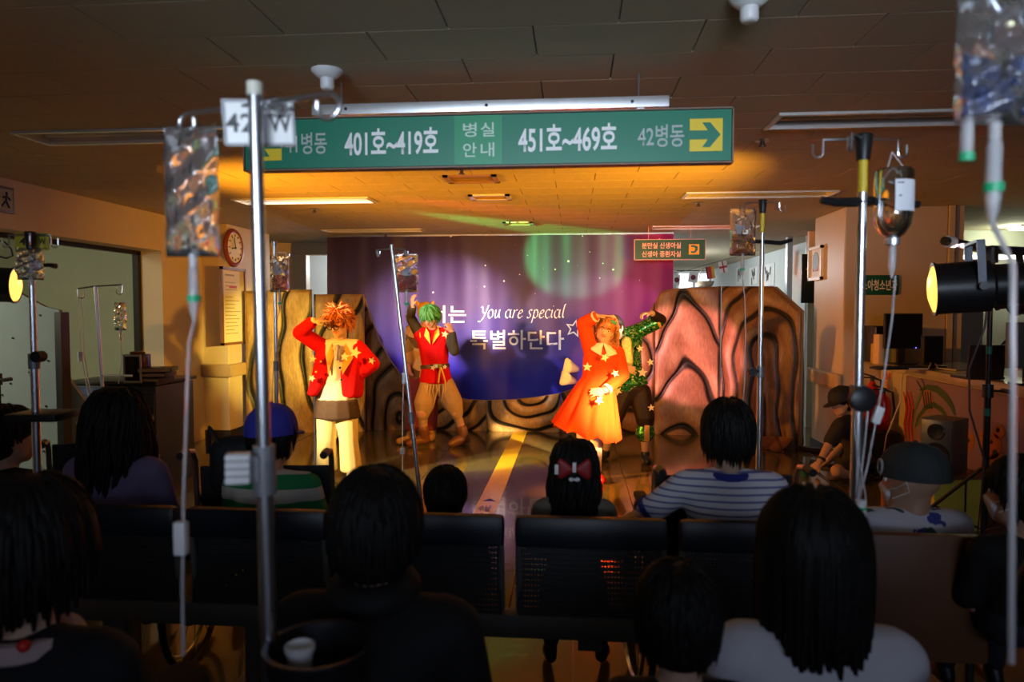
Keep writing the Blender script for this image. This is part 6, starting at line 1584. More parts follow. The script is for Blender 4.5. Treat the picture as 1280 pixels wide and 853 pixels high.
b = B(); arm = P['wrR'].lerp(P['elR'], .12); b.hull([(arm, .037), (P['wrR'].lerp(P['elR'], -.03), .036)]); b.organic('cuff', CREAM, t, .009, 1)
# glasses
q = lambda x, y, z: P['hd'] + P['hR'] @ V((x, y, z))
gb = B()
for s in (-1, 1):
    gb.tube([q(s * .034 + .026 * math.cos(a), .104, .0 + .024 * math.sin(a)) for a in [2 * math.pi * i / 18 for i in range(18)]], .0035, 6, closed=True)
    gb.tube([q(s * .06, .102, .006), q(s * .085, .04, .012), q(s * .085, -.01, .01)], .003, 5)
gb.tube([q(-.01, .106, .004), q(.01, .106, .004)], .003, 5); gb.build('glasses', BLACK, t)
ORW = mat('orange_wig', (.46, .135, .018), .55, 0, .35, 30, .2)
b = B(); cap_hulls(b, P['hd'], P['hR'], 1.0, .022, -.02); b.organic('wig_cap', ORW, t, .012, 2)
b = B(); locks(b, P['hd'], P['hR'], 1.0, 620, .080, 4, rad=(.092, .108, .106), droop=.10, stiff=.40, w_=.0085, jitter=.5, steps=5); locks(b, P['hd'], P['hR'], 1.0, 50, .05, 5, rad=(.092, .108, .108), droop=.2, stiff=.15, w_=.012, keep=lambda d_: d_.y > .35 and .5 < d_.z < .8, steps=5, jitter=.2)
b.build('wig', ORW, t, sharp=80)

# 2: green hair, red tunic
d = 7.75
P = {'hd': D(537.5, 396, d - .02), 'hk': .98, 'nk': D(541, 413, d + .05), 'pel': D(545, 474, d + .03)}
P['hR'] = frame(V((-.25, -.85, -.5)), V((-.1, -.3, 1)))
P.update(shR=D(525, 419, d + .05), shL=D(560, 419, d + .05), elR=D(512.5, 396, d + .1), wrR=D(516, 384, d - .06), elL=D(568, 439, d - .06), wrL=D(565, 416, d - .13))
P.update(hipR=D(537, 481, d + .03), hipL=D(556, 481, d + .03), knR=D(528, 513, d - .06), knL=D(569, 512, d - .03), anR=D(530, 545, d + .02), anL=D(580, 545, d + .02))
P['toR'] = P['anR'] + V((-.15, -.08, -.05)); P['toL'] = P['anL'] + V((-.13, -.09, -.05)); P['handR'] = (V((.0, -.3, 1)), V((.6, .5, 0)), .6, -1); P['handL'] = (V((-.35, -.1, 1)), V((-.6, .5, .1)), 1.1, 1)
for s in 'LR': P['an' + s].z = max(P['an' + s].z, .09); P['to' + s].z = .04
t = thing('person', 'green-haired performer in red belted tunic with one arm raised', 'person', (P['pel'].x, P['pel'].y, 0))
body(t, P, .97, SKIN2, .008); TF = torso_frame(P); F1 = TF.col[1]
OLV = mat('olive_black_knit', (.035, .032, .014), .8, 0, .2, 30, .2)
b = B()
for s in 'LR': arm_hulls(b, P, s, 1, .014, .95)
b.organic('sleeves', OLV, t, .010, 2)
b = B(); torso_hulls(b, P, .98, .022); b.hull([(P['pel'].lerp(P['nk'], .2), (.155, .12, .05)), (P['pel'] + V((0, 0, -.03)), (.19, .14, .03))])
for s in 'LR': b.hull([(P['sh' + s], .075), (P['sh' + s].lerp(P['nk'], .3), .075)])
b.organic('tunic', RED, t, .0095, 3)
bc_ = P['pel'].lerp(P['nk'], .26)
B().lathe([(.150, -.022), (.162, -.02), (.162, .02), (.150, .022)], (0, 0, 0), Z3, 26).v
lt = B().lathe([(.150, -.022), (.163, -.02), (.163, .02), (.150, .022)], (0, 0, 0), Z3, 26)
for p in lt.v: w_ = TF @ V((p.x, p.y * .80, p.z)); p.x, p.y, p.z = (bc_ + w_)
lt.build('belt', mat('brown_leather', (.07, .03, .012), .35, 0, .15), t)
B().box(bc_ + F1 * .135 - TF.col[0] * .02, (.05, .012, .05), TF, .006).build('buckle', mat('brass', (.6, .4, .12), .3, 1, .05), t)
ycl = mat('yellow_trim', (.72, .50, .06), .6, 0, .08)
for s in ('R', 'L'):
    rx = TF.col[0] * (1 if (P['sh' + s] - P['nk']).dot(TF.col[0]) > 0 else -1)
    pts = [P['nk'] + rx * .07 + F1 * .05 + Z3 * .03, P['nk'] + rx * .085 + F1 * .10 - Z3 * .06, P['nk'] + rx * .01 + F1 * .155 - Z3 * .16, P['nk'] + rx * .03 + F1 * .11 - Z3 * .03]
    B().add(pts + [p - F1 * .02 for p in pts], [(0, 1, 2, 3), (7, 6, 5, 4), (0, 4, 5, 1), (1, 5, 6, 2), (2, 6, 7, 3), (3, 7, 4, 0)]).build('collar', ycl, t, smooth=False)
    B().tube([P['sh' + s] + Z3 * .07, P['sh' + s] + F1 * .08 + Z3 * .01 - rx * .01, P['sh' + s] + F1 * .075 - Z3 * .07 - rx * .02, P['sh' + s] - Z3 * .105 + F1 * .03 - rx * .01], .007, 6).build('armhole_trim', ycl, t)
for u0, u1 in ((551, 548), (551, 557)): B().tube([D(u0, 459, d - .14), D((u0 + u1) / 2, 467, d - .15), D(u1, 479, d - .15)], .009, 6).build('sash_end', ycl, t)
star(t, D(556, 418, d - .1), TOCAM, .042, .2); star(t, D(541, 460, d - .13), TOCAM, .032, .3); star(t, D(556, 459, d - .13), TOCAM, .03, .1)
KH = mat('khaki_cloth', (.42, .26, .12), .85, 0, .15, 18, .3)
b = B().hull([(P['pel'] - Z3 * .02, (.16, .12, .07)), (P['hipL'], .105), (P['hipR'], .105)])
for s in 'LR': h, n_ = P['hip' + s], P['kn' + s]; b.hull([(h, .11), (h.lerp(n_, .7), .118)]).hull([(h.lerp(n_, .7), .118), (n_.lerp(P['an' + s], .18), .07)])
b.organic('baggy_breeches', KH, t, .0095, 2)
fb_ = B(); rr = random.Random(9)
for k in range(34):
    a = k / 34 * 2 * math.pi; p = P['pel'] + TF @ V((.175 * math.cos(a), .135 * math.sin(a), -.06)); fb_.tube([p, p + V((rr.uniform(-.01, .01), 0, -.06)) + TF @ V((.02 * math.cos(a), .02 * math.sin(a), 0)), p + V((rr.uniform(-.02, .02), rr.uniform(-.01, .01), -.14 - rr.uniform(0, .06)))], [.010, .008, .003], 5)
o = fb_.build('fringe', mat('pale_fringe', (.55, .38, .18), .8, 0, .15), t); o['kind'] = 'stuff'
b = B()
for s in 'LR': leg_hulls(b, {'hip' + s: P['kn' + s] - Z3 * .02, 'kn' + s: P['kn' + s].lerp(P['an' + s], .3), 'an' + s: P['an' + s]}, s, .78, .008)
b.organic('stockings', mat('rose_stocking', (.60, .30, .22), .7, 0, .05), t, .009, 2)
BOOT = mat('brown_boot_leather', (.20, .07, .03), .4, 0, .2, 16, .15)
for s in 'LR': b = B(); foot_hulls(b, P, s, 1.0, .014); b.hull([(P['an' + s], .055), (P['an' + s].lerp(P['kn' + s], .26), .062)]); b.organic('boot', BOOT, t, .009, 2); 
GRW = mat('green_wig', (.05, .26, .07), .5, 0, .4, 30, .2)
b = B(); cap_hulls(b, P['hd'], P['hR'], .98, .016, -.02); b.organic('hair_cap', GRW, t, .012, 2)
b = B(); locks(b, P['hd'], P['hR'], .98, 260, .10, 6, rad=(.092, .108, .106), droop=.14, stiff=.14, w_=.012, jitter=.22); locks(b, P['hd'], P['hR'], .98, 60, .075, 8, rad=(.090, .106, .106), droop=.15, stiff=.1, w_=.011, keep=lambda d_: d_.y > .3 and .3 < d_.z < .75, steps=5, jitter=.25)
b.build('hair', GRW, t, sharp=80)
B().tube([P['hd'] + P['hR'] @ V((-.07, .05, -.05)), P['hd'] + P['hR'] @ V((-.05, .105, -.07))], .004, 6).build('headset_microphone', BLACK, t)

# 2b: performer in patchwork with eared hood behind the green-haired one
d = 8.2
P = {'hd': D(532, 393, d), 'hk': 1.0, 'nk': D(530, 410, d + .04), 'pel': D(528, 472, d + .04)}
P['hR'] = frame(V((-.1, -.95, -.25)), V((0, -.2, 1)))
P.update(shR=D(514, 415, d + .04), shL=D(546, 416, d + .04), elR=D(510, 438, d - .02), wrR=D(511, 456, d - .08), elL=D(552, 440, d), wrL=D(548, 460, d - .05), hipR=D(521, 478, d + .04), hipL=D(536, 478, d + .04), knR=D(518, 508, d), knL=D(538, 508, d), anR=D(513, 541, d - .25), anL=D(540, 541, d))
P['anR'] = V((P['anR'].x, P['anR'].y, .09)); P['anL'].z = .09
P['toR'] = P['anR'] + V((-.1, -.12, -.05)); P['toL'] = P['anL'] + V((.02, -.15, -.05)); P['handR'] = (V((.15, -.1, -1)), V((.6, .5, 0)), .5, -1); P['handL'] = (V((0, -.2, -1)), V((-.6, .5, 0)), .5, 1)
t = thing('person', 'performer in patchwork top and eared orange hood half hidden behind the green-haired one', 'person', (P['pel'].x, P['pel'].y, 0))
body(t, P, .97, skin_mat('pink_glove_skin', (.72, .30, .34)), .009); TF = torso_frame(P); F1 = TF.col[1]
pw = mat('patchwork_cloth', (.5, .3, .1), .8, var=0); nt, bs = nodes(pw)
tc = nt.nodes.new('ShaderNodeTexCoord'); vo = nt.nodes.new('ShaderNodeTexVoronoi'); vo.inputs['Scale'].default_value = 7; nt.links.new(tc.outputs['Object'], vo.inputs['Vector'])
s_ = nt.nodes.new('ShaderNodeSeparateColor'); nt.links.new(vo.outputs['Color'], s_.inputs[0])
nt.links.new(ramp(nt, s_.outputs[0], [(0, (.62, .36, .10)), (.3, (.16, .09, .03)), (.55, (.70, .50, .25)), (.8, (.34, .22, .06))], 'CONSTANT'), bs.inputs['Base Color'])
b = B(); torso_hulls(b, P, .98, .03)
for s in 'LR': arm_hulls(b, P, s, 1.1, .026, .85)
b.organic('patchwork_top', pw, t, .010, 2)
b = B().hull([(P['pel'], (.17, .13, .08)), (P['hipL'], .10), (P['hipR'], .10)])
for s in 'LR': leg_hulls(b, P, s, 1.0, .03, .9)
b.organic('trousers', mat('maroon_cloth', (.22, .03, .05), .8, 0, .12), t, .010, 2)
for s in 'LR': b = B(); foot_hulls(b, P, s, 1.0, .012); b.organic('boot', mat('tan_boot', (.45, .25, .08), .5, 0, .1), t, .009, 2)
HOOD = mat('orange_hood', (.62, .34, .05), .8, 0, .1)
b = B(); cap_hulls(b, P['hd'], P['hR'], 1.0, .024, -.05)
for s in (-1, 1): b.hull([(P['hd'] + P['hR'] @ V((s * .07, -.01, .09)), .035), (P['hd'] + P['hR'] @ V((s * .105, -.01, .16)), .010)])
b.organic('eared_hood', HOOD, t, .010, 2)

# 4: green sequinned performer (behind the girl)
d = 6.95
P = {'hd': D(768, 411, d - .10), 'hk': 1.0, 'nk': D(777, 420, d + .05), 'pel': D(788, 484, d + .05)}
P['hR'] = frame(V((-.25, -.92, -.25)), V((-.35, -.2, 1)))
P.update(shR=D(765, 424, d), shL=D(798, 414, d + .08), elR=D(762, 446, d - .12), wrR=D(777, 459, d - .22), elL=D(826, 400, d + .05), wrL=D(815, 392, d - .1))
P.update(hipR=D(779, 492, d + .05), hipL=D(800, 492, d + .05), knR=D(768, 520, d), knL=D(806, 522, d - .02), anR=D(757, 552, d + .1), anL=D(807, 560, d + .0))
for s in 'LR': P['an' + s].z = .085
P['toR'] = P['anR'] + V((-.05, -.14, -.05)); P['toL'] = P['anL'] + V((.01, -.15, -.05)); P['handR'] = (V((1, -.1, -.25)), V((0, .9, -.2)), .35, -1); P['handL'] = (V((-1, -.3, .0)), V((0, .1, -1)), .9, 1)
t = thing('person', 'performer in green sequinned jacket and black star trousers bending behind the red dress', 'person', (P['pel'].x, P['pel'].y, 0))
body(t, P, .97, SKIN2, .008); TF = torso_frame(P); F1 = TF.col[1]
sq = mat('green_sequins', (.03, .3, .06), .25, .6, 0); nt, bs = nodes(sq)
tc = nt.nodes.new('ShaderNodeTexCoord'); vo = nt.nodes.new('ShaderNodeTexVoronoi'); vo.inputs['Scale'].default_value = 70; nt.links.new(tc.outputs['Object'], vo.inputs['Vector'])
s_ = nt.nodes.new('ShaderNodeSeparateColor'); nt.links.new(vo.outputs['Color'], s_.inputs[0])
nt.links.new(ramp(nt, s_.outputs[0], [(0, (.006, .04, .012)), (.45, (.02, .22, .05)), (.8, (.10, .45, .08)), (1, (.7, .7, .3))]), bs.inputs['Base Color'])
nmx = nt.nodes.new('ShaderNodeBump'); nmx.inputs['Strength'].default_value = .9; nmx.inputs['Distance'].default_value = .02; nt.links.new(s_.outputs[1], nmx.inputs['Height']); nt.links.new(nmx.outputs[0], bs.inputs['Normal'])
VEL = mat('black_velvet', (.022, .010, .006), .6, 0, .4, 18, .3, spec=.3)
b = B(); torso_hulls(b, P, .98, .024); b.hull([(P['pel'].lerp(P['nk'], .3), (.16, .12, .05)), (P['pel'].lerp(P['nk'], .08), (.19, .15, .03))])
arm_hulls(b, P, 'R', 1.0, .026, .5); arm_hulls(b, P, 'L', 1.0, .026, .42)
b.organic('sequinned_jacket', sq, t, .0095, 2)
b = B(); b.hull([(P['shL'].lerp(P['elL'], .8), .062), (P['elL'], .058)]).hull([(P['elL'], .058), (P['elL'].lerp(P['wrL'], .8), .045)]); b.organic('black_sleeve', VEL, t, .0095, 2)
B().hull([(P['elR'], .055), (P['elR'].lerp(P['wrR'], .75), .045)]).organic('black_sleeve', VEL, t, .0095, 2)
B().cyl(P['shL'].lerp(P['elL'], .80), P['shL'].lerp(P['elL'], .90), .078, n=18).build('gold_cuff', GOLDF, t)
B().hull([(D(783, 428, d - .10), (.055, .02, .06)), (D(786, 452, d - .11), (.05, .02, .06))]).organic('gold_shirt_front', mat('gold_sequins', (.62, .50, .16), .3, .5, .5, 60, .8), t, .010, 2)
b = B().hull([(P['pel'], (.165, .125, .09)), (P['hipL'], .105), (P['hipR'], .105)])
for s in 'LR': b.hull([(P['hip' + s], .115), (P['kn' + s], .098)]).hull([(P['kn' + s], .098), (P['kn' + s].lerp(P['an' + s], .1), .09)])
b.organic('breeches', VEL, t, .0095, 2)
for s in 'LR':
    c_ = P['kn' + s].lerp(P['an' + s], .38); b = B().hull([(c_ + Z3 * .05, (.085, .08, .04)), (c_ - Z3 * .03, (.10, .095, .05)), (c_ - Z3 * .09, (.06, .055, .02))]); o = b.organic('puffed_cuff', sq, t, .010, 2)
    B().box(c_ + TOCAM * .095 - Z3 * .01, (.05, .012, .16), None, .005).build('gold_lacing', GOLDF, t)
    b = B(); foot_hulls(b, P, s, .95, .008); b.organic('shoe', BLACK, t, .009, 2)
for u, v, r, dd in ((772, 489, .045, -.14), (814, 510, .036, -.12), (813, 453, .036, -.10), (800, 436, .035, -.13), (803, 466, .05, -.13)): star(t, D(u, v, d + dd), TOCAM, r, .2 + u * .1)
hair(t, P, HAIRB2, 'short', 12)

# 3: girl in the red dress
d = 6.2
P = {'hd': D(757, 412, d), 'hk': .95, 'nk': D(753, 432, d + .05), 'pel': D(744, 488, d + .03)}
P['hR'] = frame(V((-.10, -.97, -.12)), V((.28, -.1, 1)))
P.update(shR=D(738, 437, d + .05), shL=D(771, 442, d + .05), elR=D(729, 405, d + .0), wrR=D(745, 395.5, d - .08), elL=D(778, 469, d - .02), wrL=D(757, 488, d - .15))
P.update(hipR=D(738, 495, d + .03), hipL=D(753, 495, d + .03), knR=D(728, 540, d + .05), knL=D(745, 542, d), anR=D(729, 577, d + .12), anL=D(746, 586, d + .0))
for s in 'LR': P['an' + s].z = .08
P['toR'] = P['anR'] + V((-.04, -.13, -.05)); P['toL'] = P['anL'] + V((.05, -.12, -.05)); P['handR'] = (V((1, -.05, .06)), V((0, .1, -1)), .12, -1); P['handL'] = (V((-1, -.1, -.15)), V((0, .9, -.3)), .2, 1)
t = thing('person', 'ginger-haired girl performer in red star dress with a hand arched over her head', 'person', (P['pel'].x, P['pel'].y, 0))
body(t, P, .9, SKIN2, .0075); TF = torso_frame(P); F1 = TF.col[1]
b = B(); torso_hulls(b, P, .92, .018)
for s in 'LR': arm_hulls(b, P, s, .95, .024, .9)
DRED = mat('dress_scarlet', (.62, .050, .006), .85, 0, .10, 30, .2, spec=.12)
b.organic('dress_bodice', DRED, t, .009, 3)
# flared skirt with folds
vs = []; fs = []; nr, na_ = 18, 72; top = P['pel'].lerp(P['nk'], .34)
hemc = D(732, 541, d + .02)
for side in (0, 1):
    for j in range(nr + 1):
        t_ = j / nr; c_ = top.lerp(hemc, t_); rx = .125 + (.285 - .125) * t_ ** .8; ry = .098 + (.24 - .098) * t_ ** .8
        for i in range(na_):
            a = 2 * math.pi * i / na_; f_ = 1 + .10 * t_ * math.sin(9 * a + .6) + .04 * t_ * math.sin(17 * a); rr_ = f_ - (.012 if side else 0)
            tilt = -.10 * t_ * math.cos(a) + .03 * t_ * math.sin(9 * a)
            vs.append(c_ + V((rx * math.cos(a) * rr_, ry * math.sin(a) * rr_, tilt * .7)))
N = (nr + 1) * na_
for j in range(nr):
    for i in range(na_):
        a, b2 = j * na_ + i, j * na_ + (i + 1) % na_; fs.append((a, a + na_, b2 + na_, b2)); fs.append((N + a, N + b2, N + b2 + na_, N + a + na_))
for i in range(na_): a, b2 = nr * na_ + i, nr * na_ + (i + 1) % na_; fs.append((a, N + a, N + b2, b2))
B().add(vs, fs).build('dress_skirt', DRED, t, sharp=80)
for s in 'LR':
    rx = TF.col[0] * (1 if (P['sh' + s] - P['nk']).dot(TF.col[0]) > 0 else -1)
    pts = [P['nk'] + F1 * .06 + Z3 * .02, P['nk'] + rx * .10 + F1 * .03 + Z3 * .0, P['nk'] + rx * .115 + F1 * .105 - Z3 * .06, P['nk'] + rx * .03 + F1 * .135 - Z3 * .10]
    B().add(pts + [p - F1 * .02 for p in pts], [(0, 1, 2, 3), (7, 6, 5, 4), (0, 4, 5, 1), (1, 5, 6, 2), (2, 6, 7, 3), (3, 7, 4, 0)]).build('collar', CREAM, t, smooth=False)
    w_, e_ = P['wr' + s], P['el' + s]; B().lathe([(.034, 0), (.05, .0), (.046, .05), (.036, .05)], w_.lerp(e_, .02), e_ - w_, 18).build('cuff', CREAM, t)
for u, v, r, dd in ((756, 447, .040, -.15), (734, 459, .042, -.16), (769, 467, .036, -.12), (749, 501, .040, -.22)): star(t, D(u, v, d + dd), TOCAM, r, .15 + u * .13)
b = B()
for s in 'LR': leg_hulls(b, P, s, .84, .010)
b.organic('tights', mat('pale_pink_tights', (.82, .60, .56), .7, 0, .04), t, .009, 2)
for s in 'LR': b = B(); foot_hulls(b, P, s, .85, .010); b.organic('shoe', mat('red_shoe', (.55, .02, .04), .3, 0, .08), t, .009, 2)
for s, (u, v) in zip((1, 2), ((708, 458), (704, 473))):
    B().hull([(D(u + 14, v + 4, d + .18), .025), (D(u + 1, v - 6, d + .2), (.025, .02, .035)), (D(u - 1, v + 6, d + .2), (.03, .02, .025))]).organic('back_bow', CREAM, t, .010, 2)
GNG = mat('ginger_hair', (.36, .12, .02), .5, 0, .35, 30, .2)
b = B(); cap_hulls(b, P['hd'], P['hR'], .95, .012, -.03); b.organic('hair_cap', GNG, t, .011, 2)
b = B(); locks(b, P['hd'], P['hR'], .95, 170, .26, 14, rad=(.088, .102, .102), droop=.3, w_=.014, curl=.012, steps=12, jitter=.25, keep=lambda d_: d_.y < (-.05 if d_.z > .7 else -.18))
locks(b, P['hd'] + P['hR'] @ V((.03, -.02, -.04)), P['hR'], .95, 70, .24, 15, rad=(.088, .09, .102), droop=.3, w_=.016, curl=.016, steps=12, jitter=.35, keep=lambda d_: d_.x > .2 and d_.y < -.05)
locks(b, P['hd'], P['hR'], .95, 40, .045, 16, rad=(.084, .100, .100), droop=.15, w_=.009, stiff=.0, steps=4, jitter=.1, keep=lambda d_: d_.y > .3 and .72 < d_.z < .93)
b.build('hair', GNG, t, sharp=80)
q = lambda x, y, z: P['hd'] + P['hR'] @ V((x, y, z)) * .95
B().hull([(q(-.07, .04, .085), .014), (q(-.03, .06, .10), .014)]).organic('green_hairclip', mat('green_clip_cloth', (.02, .25, .10), .5, 0, .1), t, .006, 1)

# ---- audience -----------------------------------------------------------------
NAVY = mat('near_black_shirt', (.003, .003, .0033), .8, 0, .2, 30, .15)
t, P = seated('man with short black hair and black shirt at the bottom centre, seen from behind', 470, 583, 1.48, 1.0, hair_style='short', seed=31, shirt=NAVY, hairargs={'L': .075}, htilt=.0, wide=1.0)
wsh = mat('white_tee', (.62, .62, .66), .85, 0, .05, 20, .2)
B().tube([P['nk'] + V((.066 * math.cos(a), .07 * math.sin(a) + .002, .030 + .006 * math.sin(a))) for a in [2 * math.pi * i / 28 for i in range(28)]], .032, 10, closed=True).build('collar', NAVY, t)
t, P = seated('woman with shoulder-length black hair in a white tee at the bottom right', 1016, 611, 1.42, .95, hair_style='bob', seed=32, shirt=wsh, hk=1.02, hairargs={'L': .20, 'n': 520}, wide=1.0)
t, P = seated('small dark-haired child at the bottom between the man and the white tee woman', 848, 702, 1.37, .72, hair_style='child', seed=33, shirt=NAVY, hk=.86, seat=.47)
t, P = seated('person with dark hair in the bottom left corner with a pale collar', 40, 592, 1.42, 1.0, hair_style='short', seed=34, shirt=mat('navy_jacket', (.004, .005, .009), .8, 0, .2), hk=1.15, hairargs={'L': .10})
B().tube([P['nk'] + V((.085 * math.cos(a), .075 * math.sin(a) , -.005)) for a in [2 * math.pi * i / 24 for i in range(24)]], .022, 8, closed=True).build('collar', mat('pale_pink_collar', (.5, .38, .36), .8, 0, .08), t)
B().sphere(P['nk'] + V((.06, -.08, .02)), .012, None, 10, 8).build('red_button', mat('fire_red', (.6, 0, 0)), t)
lav = mat('lavender_tee', (.17, .13, .25), .85, 0, .08, 20, .2)
t, P = seated('woman with long wavy dark hair and glasses in a lavender top at left', 147, 484, 2.85, .95, hair_style='long', seed=35, shirt=lav, hyaw=-.5, hk=1.04, hairargs={'L': .42})
q = lambda x, y, z: P['hd'] + P['hR'] @ V((x, y, z)) * P['hk']
gb = B()
for s in (-1, 1):
    gb.tube([q(s * .034 + .024 * math.cos(a), .106, .02 * math.sin(a)) for a in [2 * math.pi * i / 16 for i in range(16)]], .0025, 5, closed=True); gb.tube([q(s * .058, .104, .004), q(s * .09, .02, .01)], .002, 5)
gb.build('glasses', mat('brass', (1, 1, 1)), t)
t, P = seated('dark-haired person at the far left edge turned towards the stage', 10, 506, 3.2, 1.0, hair_style='short', seed=36, shirt=NAVY, hyaw=-.7, hk=1.1, skin=SKIN3)
# blue-capped child
gs_m = mat('green_white_stripes', (1, 1, 1), .85, var=0); nt, bs = nodes(gs_m)
tc = nt.nodes.new('ShaderNodeTexCoord'); sp = nt.nodes.new('ShaderNodeSeparateXYZ'); nt.links.new(tc.outputs['Object'], sp.inputs[0])
fr_ = math_node(nt, 'FRACT', math_node(nt, 'DIVIDE', sp.outputs['Z'], .105))
nt.links.new(ramp(nt, fr_, [(0, (.62, .60, .52)), (.5, (.02, .28, .09))], 'CONSTANT'), bs.inputs['Base Color'])
t, P = seated('child in a blue cap and green and white striped shirt in a wheelchair', 341, 503, 2.88, .82, hair_style='child', seed=37, shirt=gs_m, hk=.98, seat=.50, htop=.15, hyaw=-.25, wide=1.15)
BLU = mat('royal_blue_cap', (.035, .035, .36), .75, 0, .08, 24, .15)
ball_cap(t, P, BLU)
t, P = seated('small round-headed child with black hair just right of the bottom-centre man', 557, 583, 2.78, .72, hair_style='child', seed=38, shirt=NAVY, hk=.88, seat=.40, hairargs={'L': .06})
def bow_feet(P, r, f):
    for s_, u in (('L', 688), ('R', 752)):
        P['kn' + s_] = P['hip' + s_] + f * .27 + Z3 * .0; P['an' + s_] = D(u, 822, 2.93); P['an' + s_].z = .10; P['to' + s_] = P['an' + s_] + f * .11 + r * (.02 if s_ == 'R' else -.02); P['to' + s_].z = .03
bei = mat('grey_beige_top', (.20, .17, .14), .85, 0, .08)
t, P = seated('girl with black hair tied back with a red bow, seen from behind', 718, 547, 2.62, .70, hair_style='long', seed=39, shirt=bei, hk=.84, hairargs={'L': .34, 'n': 320}, seat=.42, arms=bow_feet)
q = lambda x, y, z: P['hd'] + P['hR'] @ V((x, y, z)) * P['hk']
bowm = mat('dark_red_ribbon', (.30, .008, .012), .5, 0, .1)
for s in (-1, 1): B().hull([(q(s * .012, -.135, .02), .012), (q(s * .058, -.135, .045), (.014, .01, .02)), (q(s * .058, -.135, -.005), (.014, .01, .018))]).organic('hair_bow', bowm, t, .006, 2)
for x, z in ((-.075, .02), (.0, .03)): B().box(q(x, -.145, z), (.014, .012, .036), None, .003).build('white_bow_tab', WHITE, t)
for x in (-.012, .012): B().sphere(q(x, -.145, -.022), (.011, .006, .008), None, 10, 6).build('white_bow_bead', WHITE, t)
# boy in striped tee
bs_m = mat('blue_white_pinstripe', (1, 1, 1), .85, var=0); nt, bs = nodes(bs_m)
tc = nt.nodes.new('ShaderNodeTexCoord'); sp = nt.nodes.new('ShaderNodeSeparateXYZ'); nt.links.new(tc.outputs['Object'], sp.inputs[0])
fr_ = math_node(nt, 'FRACT', math_node(nt, 'DIVIDE', sp.outputs['Z'], .024))
nt.links.new(ramp(nt, fr_, [(0, (.82, .82, .90)), (.70, (.20, .22, .46))], 'CONSTANT'), bs.inputs['Base Color'])
def boy_arms(P, r, f):
    P['elL'] = P['shL'] - r * .15 - Z3 * .14 + f * .06; P['wrL'] = P['elL'] - r * .04 - Z3 * .06 + f * .16
t, P = seated('black-haired boy in a blue and white pinstriped tee right of centre', 910, 498, 2.62, .88, hair_style='child', seed=40, shirt=bs_m, hk=1.0, seat=.48, wide=1.12, arms=boy_arms, sleeves=.40, hairargs={'n': 320, 'L': .10})
b = B().tube([P['nk'] + V((.066 * math.cos(a), .066 * math.sin(a), -.0)) for a in [2 * math.pi * i / 24 for i in range(24)]], .014, 8, closed=True).build('blue_neckband', mat('royal_trim', (.03, .04, .30), .8, 0, .05), t)
sl = P['shL'].lerp(P['elL'], .74); dr = (P['elL'] - P['shL']).normalized()
B().lathe([(.050, 0), (.060, 0), (.060, .02), (.050, .02)], sl, dr, 18).build('blue_sleeve_hem', mat('royal_trim', (1, 1, 1)), t)
# child in grey cap with mask
dn = mat('dino_print', (.6, .6, .65), .85, var=0); nt, bs = nodes(dn)
tc = nt.nodes.new('ShaderNodeTexCoord'); vo = nt.nodes.new('ShaderNodeTexVoronoi'); vo.inputs['Scale'].default_value = 11; nz_ = nt.nodes.new('ShaderNodeTexNoise'); nz_.inputs['Scale'].default_value = 22
ad = nt.nodes.new('ShaderNodeVectorMath'); ad.operation = 'MULTIPLY_ADD'; ad.inputs[1].default_value = (.07, .07, .07)
nt.links.new(tc.outputs['Object'], nz_.inputs['Vector']); nt.links.new(nz_.outputs['Color'], ad.inputs[0]); nt.links.new(tc.outputs['Object'], ad.inputs[2]); nt.links.new(ad.outputs[0], vo.inputs['Vector'])
s_ = nt.nodes.new('ShaderNodeSeparateColor'); nt.links.new(vo.outputs['Color'], s_.inputs[0])
ink = ramp(nt, s_.outputs[0], [(0, (.05, .07, .30)), (.4, (.03, .10, .08)), (.7, (.08, .10, .26))], 'CONSTANT')
mx = nt.nodes.new('ShaderNodeMix'); mx.data_type = 'RGBA'; nt.links.new(math_node(nt, 'LESS_THAN', vo.outputs['Distance'], .30), mx.inputs[0]); mx.inputs[6].default_value = (.62, .62, .68, 1); nt.links.new(ink, mx.inputs[7]); nt.links.new(mx.outputs[2], bs.inputs['Base Color'])
def lift_sh(P, r, f):
    P['nk'] = P['nk'] + Z3 * .02
    for s_ in 'LR': P['sh' + s_] = P['sh' + s_] + Z3 * .045; P['el' + s_] = P['el' + s_] + Z3 * .03
t, P = seated('masked child in a dark grey cap and printed white shirt on the brown chair', 1140, 553, 2.62, .85, hyaw=.85, seed=41, shirt=dn, hk=1.0, seat=.46, htop=.15, nohair=True, wide=1.12, skin=SKIN3, arms=lift_sh)
GCAP = mat('charcoal_cap', (.03, .036, .036), .8, 0, .15, 24, .2)
o = ball_cap(t, P, GCAP, brim=False, g=.026)
q = lambda x, y, z: P['hd'] + P['hR'] @ V((x, y, z)) * P['hk']
B().tube([q(-.088 * math.cos(.9) - .006 + (.020 * math.cos(a)) * .6, .088 + .022 * math.cos(a) * .5, .055 + .026 * math.sin(a)) for a in [i * .42 for i in range(18)]], .0055, 6).build('pale_emblem', mat('pale_emblem', (.30, .30, .30), .7, 0, .05), o)
mask_on(t, P)
t, P = seated('masked child with dark hair at the right edge behind the clear tube', 1278, 570, 2.25, .74, hair_style='child', seed=42, shirt=NAVY, hyaw=.75, hk=.95, skin=SKIN3)
mask_on(t, P)
t, P = seated('person in a teal shirt in the bottom right corner', 1345, 690, 1.22, .85, hair_style='short', seed=43, shirt=mat('teal_shirt', (.02, .18, .16), .85, 0, .08), hk=.9, hairargs={'n': 160})

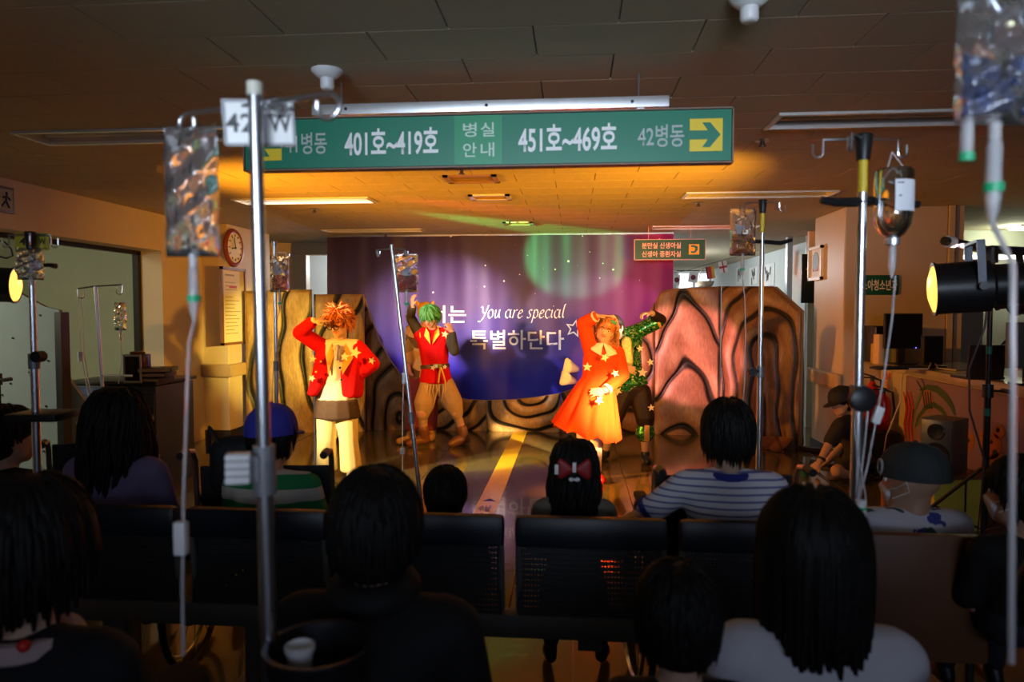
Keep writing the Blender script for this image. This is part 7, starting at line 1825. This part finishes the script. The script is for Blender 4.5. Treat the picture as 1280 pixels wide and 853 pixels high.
# crouching man by the counter
d = 6.35
P = {'hd': D(1052, 503, d), 'hk': 1.0, 'nk': D(1062, 521, d + .05), 'pel': D(1074, 572, d + .05)}
P['pel'].z = .14
P['hR'] = frame(V((-.95, -.25, -.25)), V((-.2, 0, 1)))
P.update(shL=D(1050, 533, d - .15), shR=D(1070, 528, d + .2), elL=D(1035, 558, d - .2), wrL=D(1025, 577, d - .22), elR=D(1052, 560, d + .2), wrR=D(1034, 577, d + .05), hipL=P['pel'] + V((-.02, -.09, 0)), hipR=P['pel'] + V((0, .09, 0)),
         knL=D(1046, 578, d - .35), knR=D(1044, 575, d + .3), anL=D(1075, 584, d - .25), anR=D(1072, 582, d + .12))
for s in 'LR': P['kn' + s].z = .13; P['an' + s].z = .07; P['to' + s] = P['an' + s] + V((-.12, .05, -.035)); P['wr' + s].z = max(P['wr' + s].z, .1)
P['handL'] = (V((-.6, 0, -.6)), V((.3, .5, -.6)), .7, 1); P['handR'] = (V((-.8, -.2, -.4)), V((0, 0, -1)), .7, -1)
t = thing('person', 'man in a black cap sitting cross-legged on the floor against the right pillar', 'person', (P['pel'].x, P['pel'].y, 0))
body(t, P, .95, SKIN2, .010)
b = B(); torso_hulls(b, P, .97, .018)
for s in 'LR': arm_hulls(b, P, s, 1, .018, .36)
b.organic('shirt', mat('charcoal_tee', (.02, .018, .018), .85, 0, .15), t, .011, 2)
b = B().hull([(P['pel'], (.16, .14, .10)), (P['hipL'], .10), (P['hipR'], .10)])
for s in 'LR': leg_hulls(b, P, s, .95, .02, .42)
b.organic('shorts', mat('dark_shorts', (.03, .028, .03), .85, 0, .15), t, .011, 2)
hair(t, P, HAIRB, 'short', 44, 200, .06); ball_cap(t, P, mat('black_cap', (.01, .01, .011), .7, 0, .15), True, .024)
for s in 'LR': b = B(); foot_hulls(b, P, s, .95, .008); b.organic('shoe', BLACK, t, .011, 2)
B().lathe([(.034, 0), (.038, .0), (.038, .02), (.034, .02)], P['wrL'].lerp(P['elL'], .1), P['elL'] - P['wrL'], 14).build('wristband', BLACK, t)

finalize()
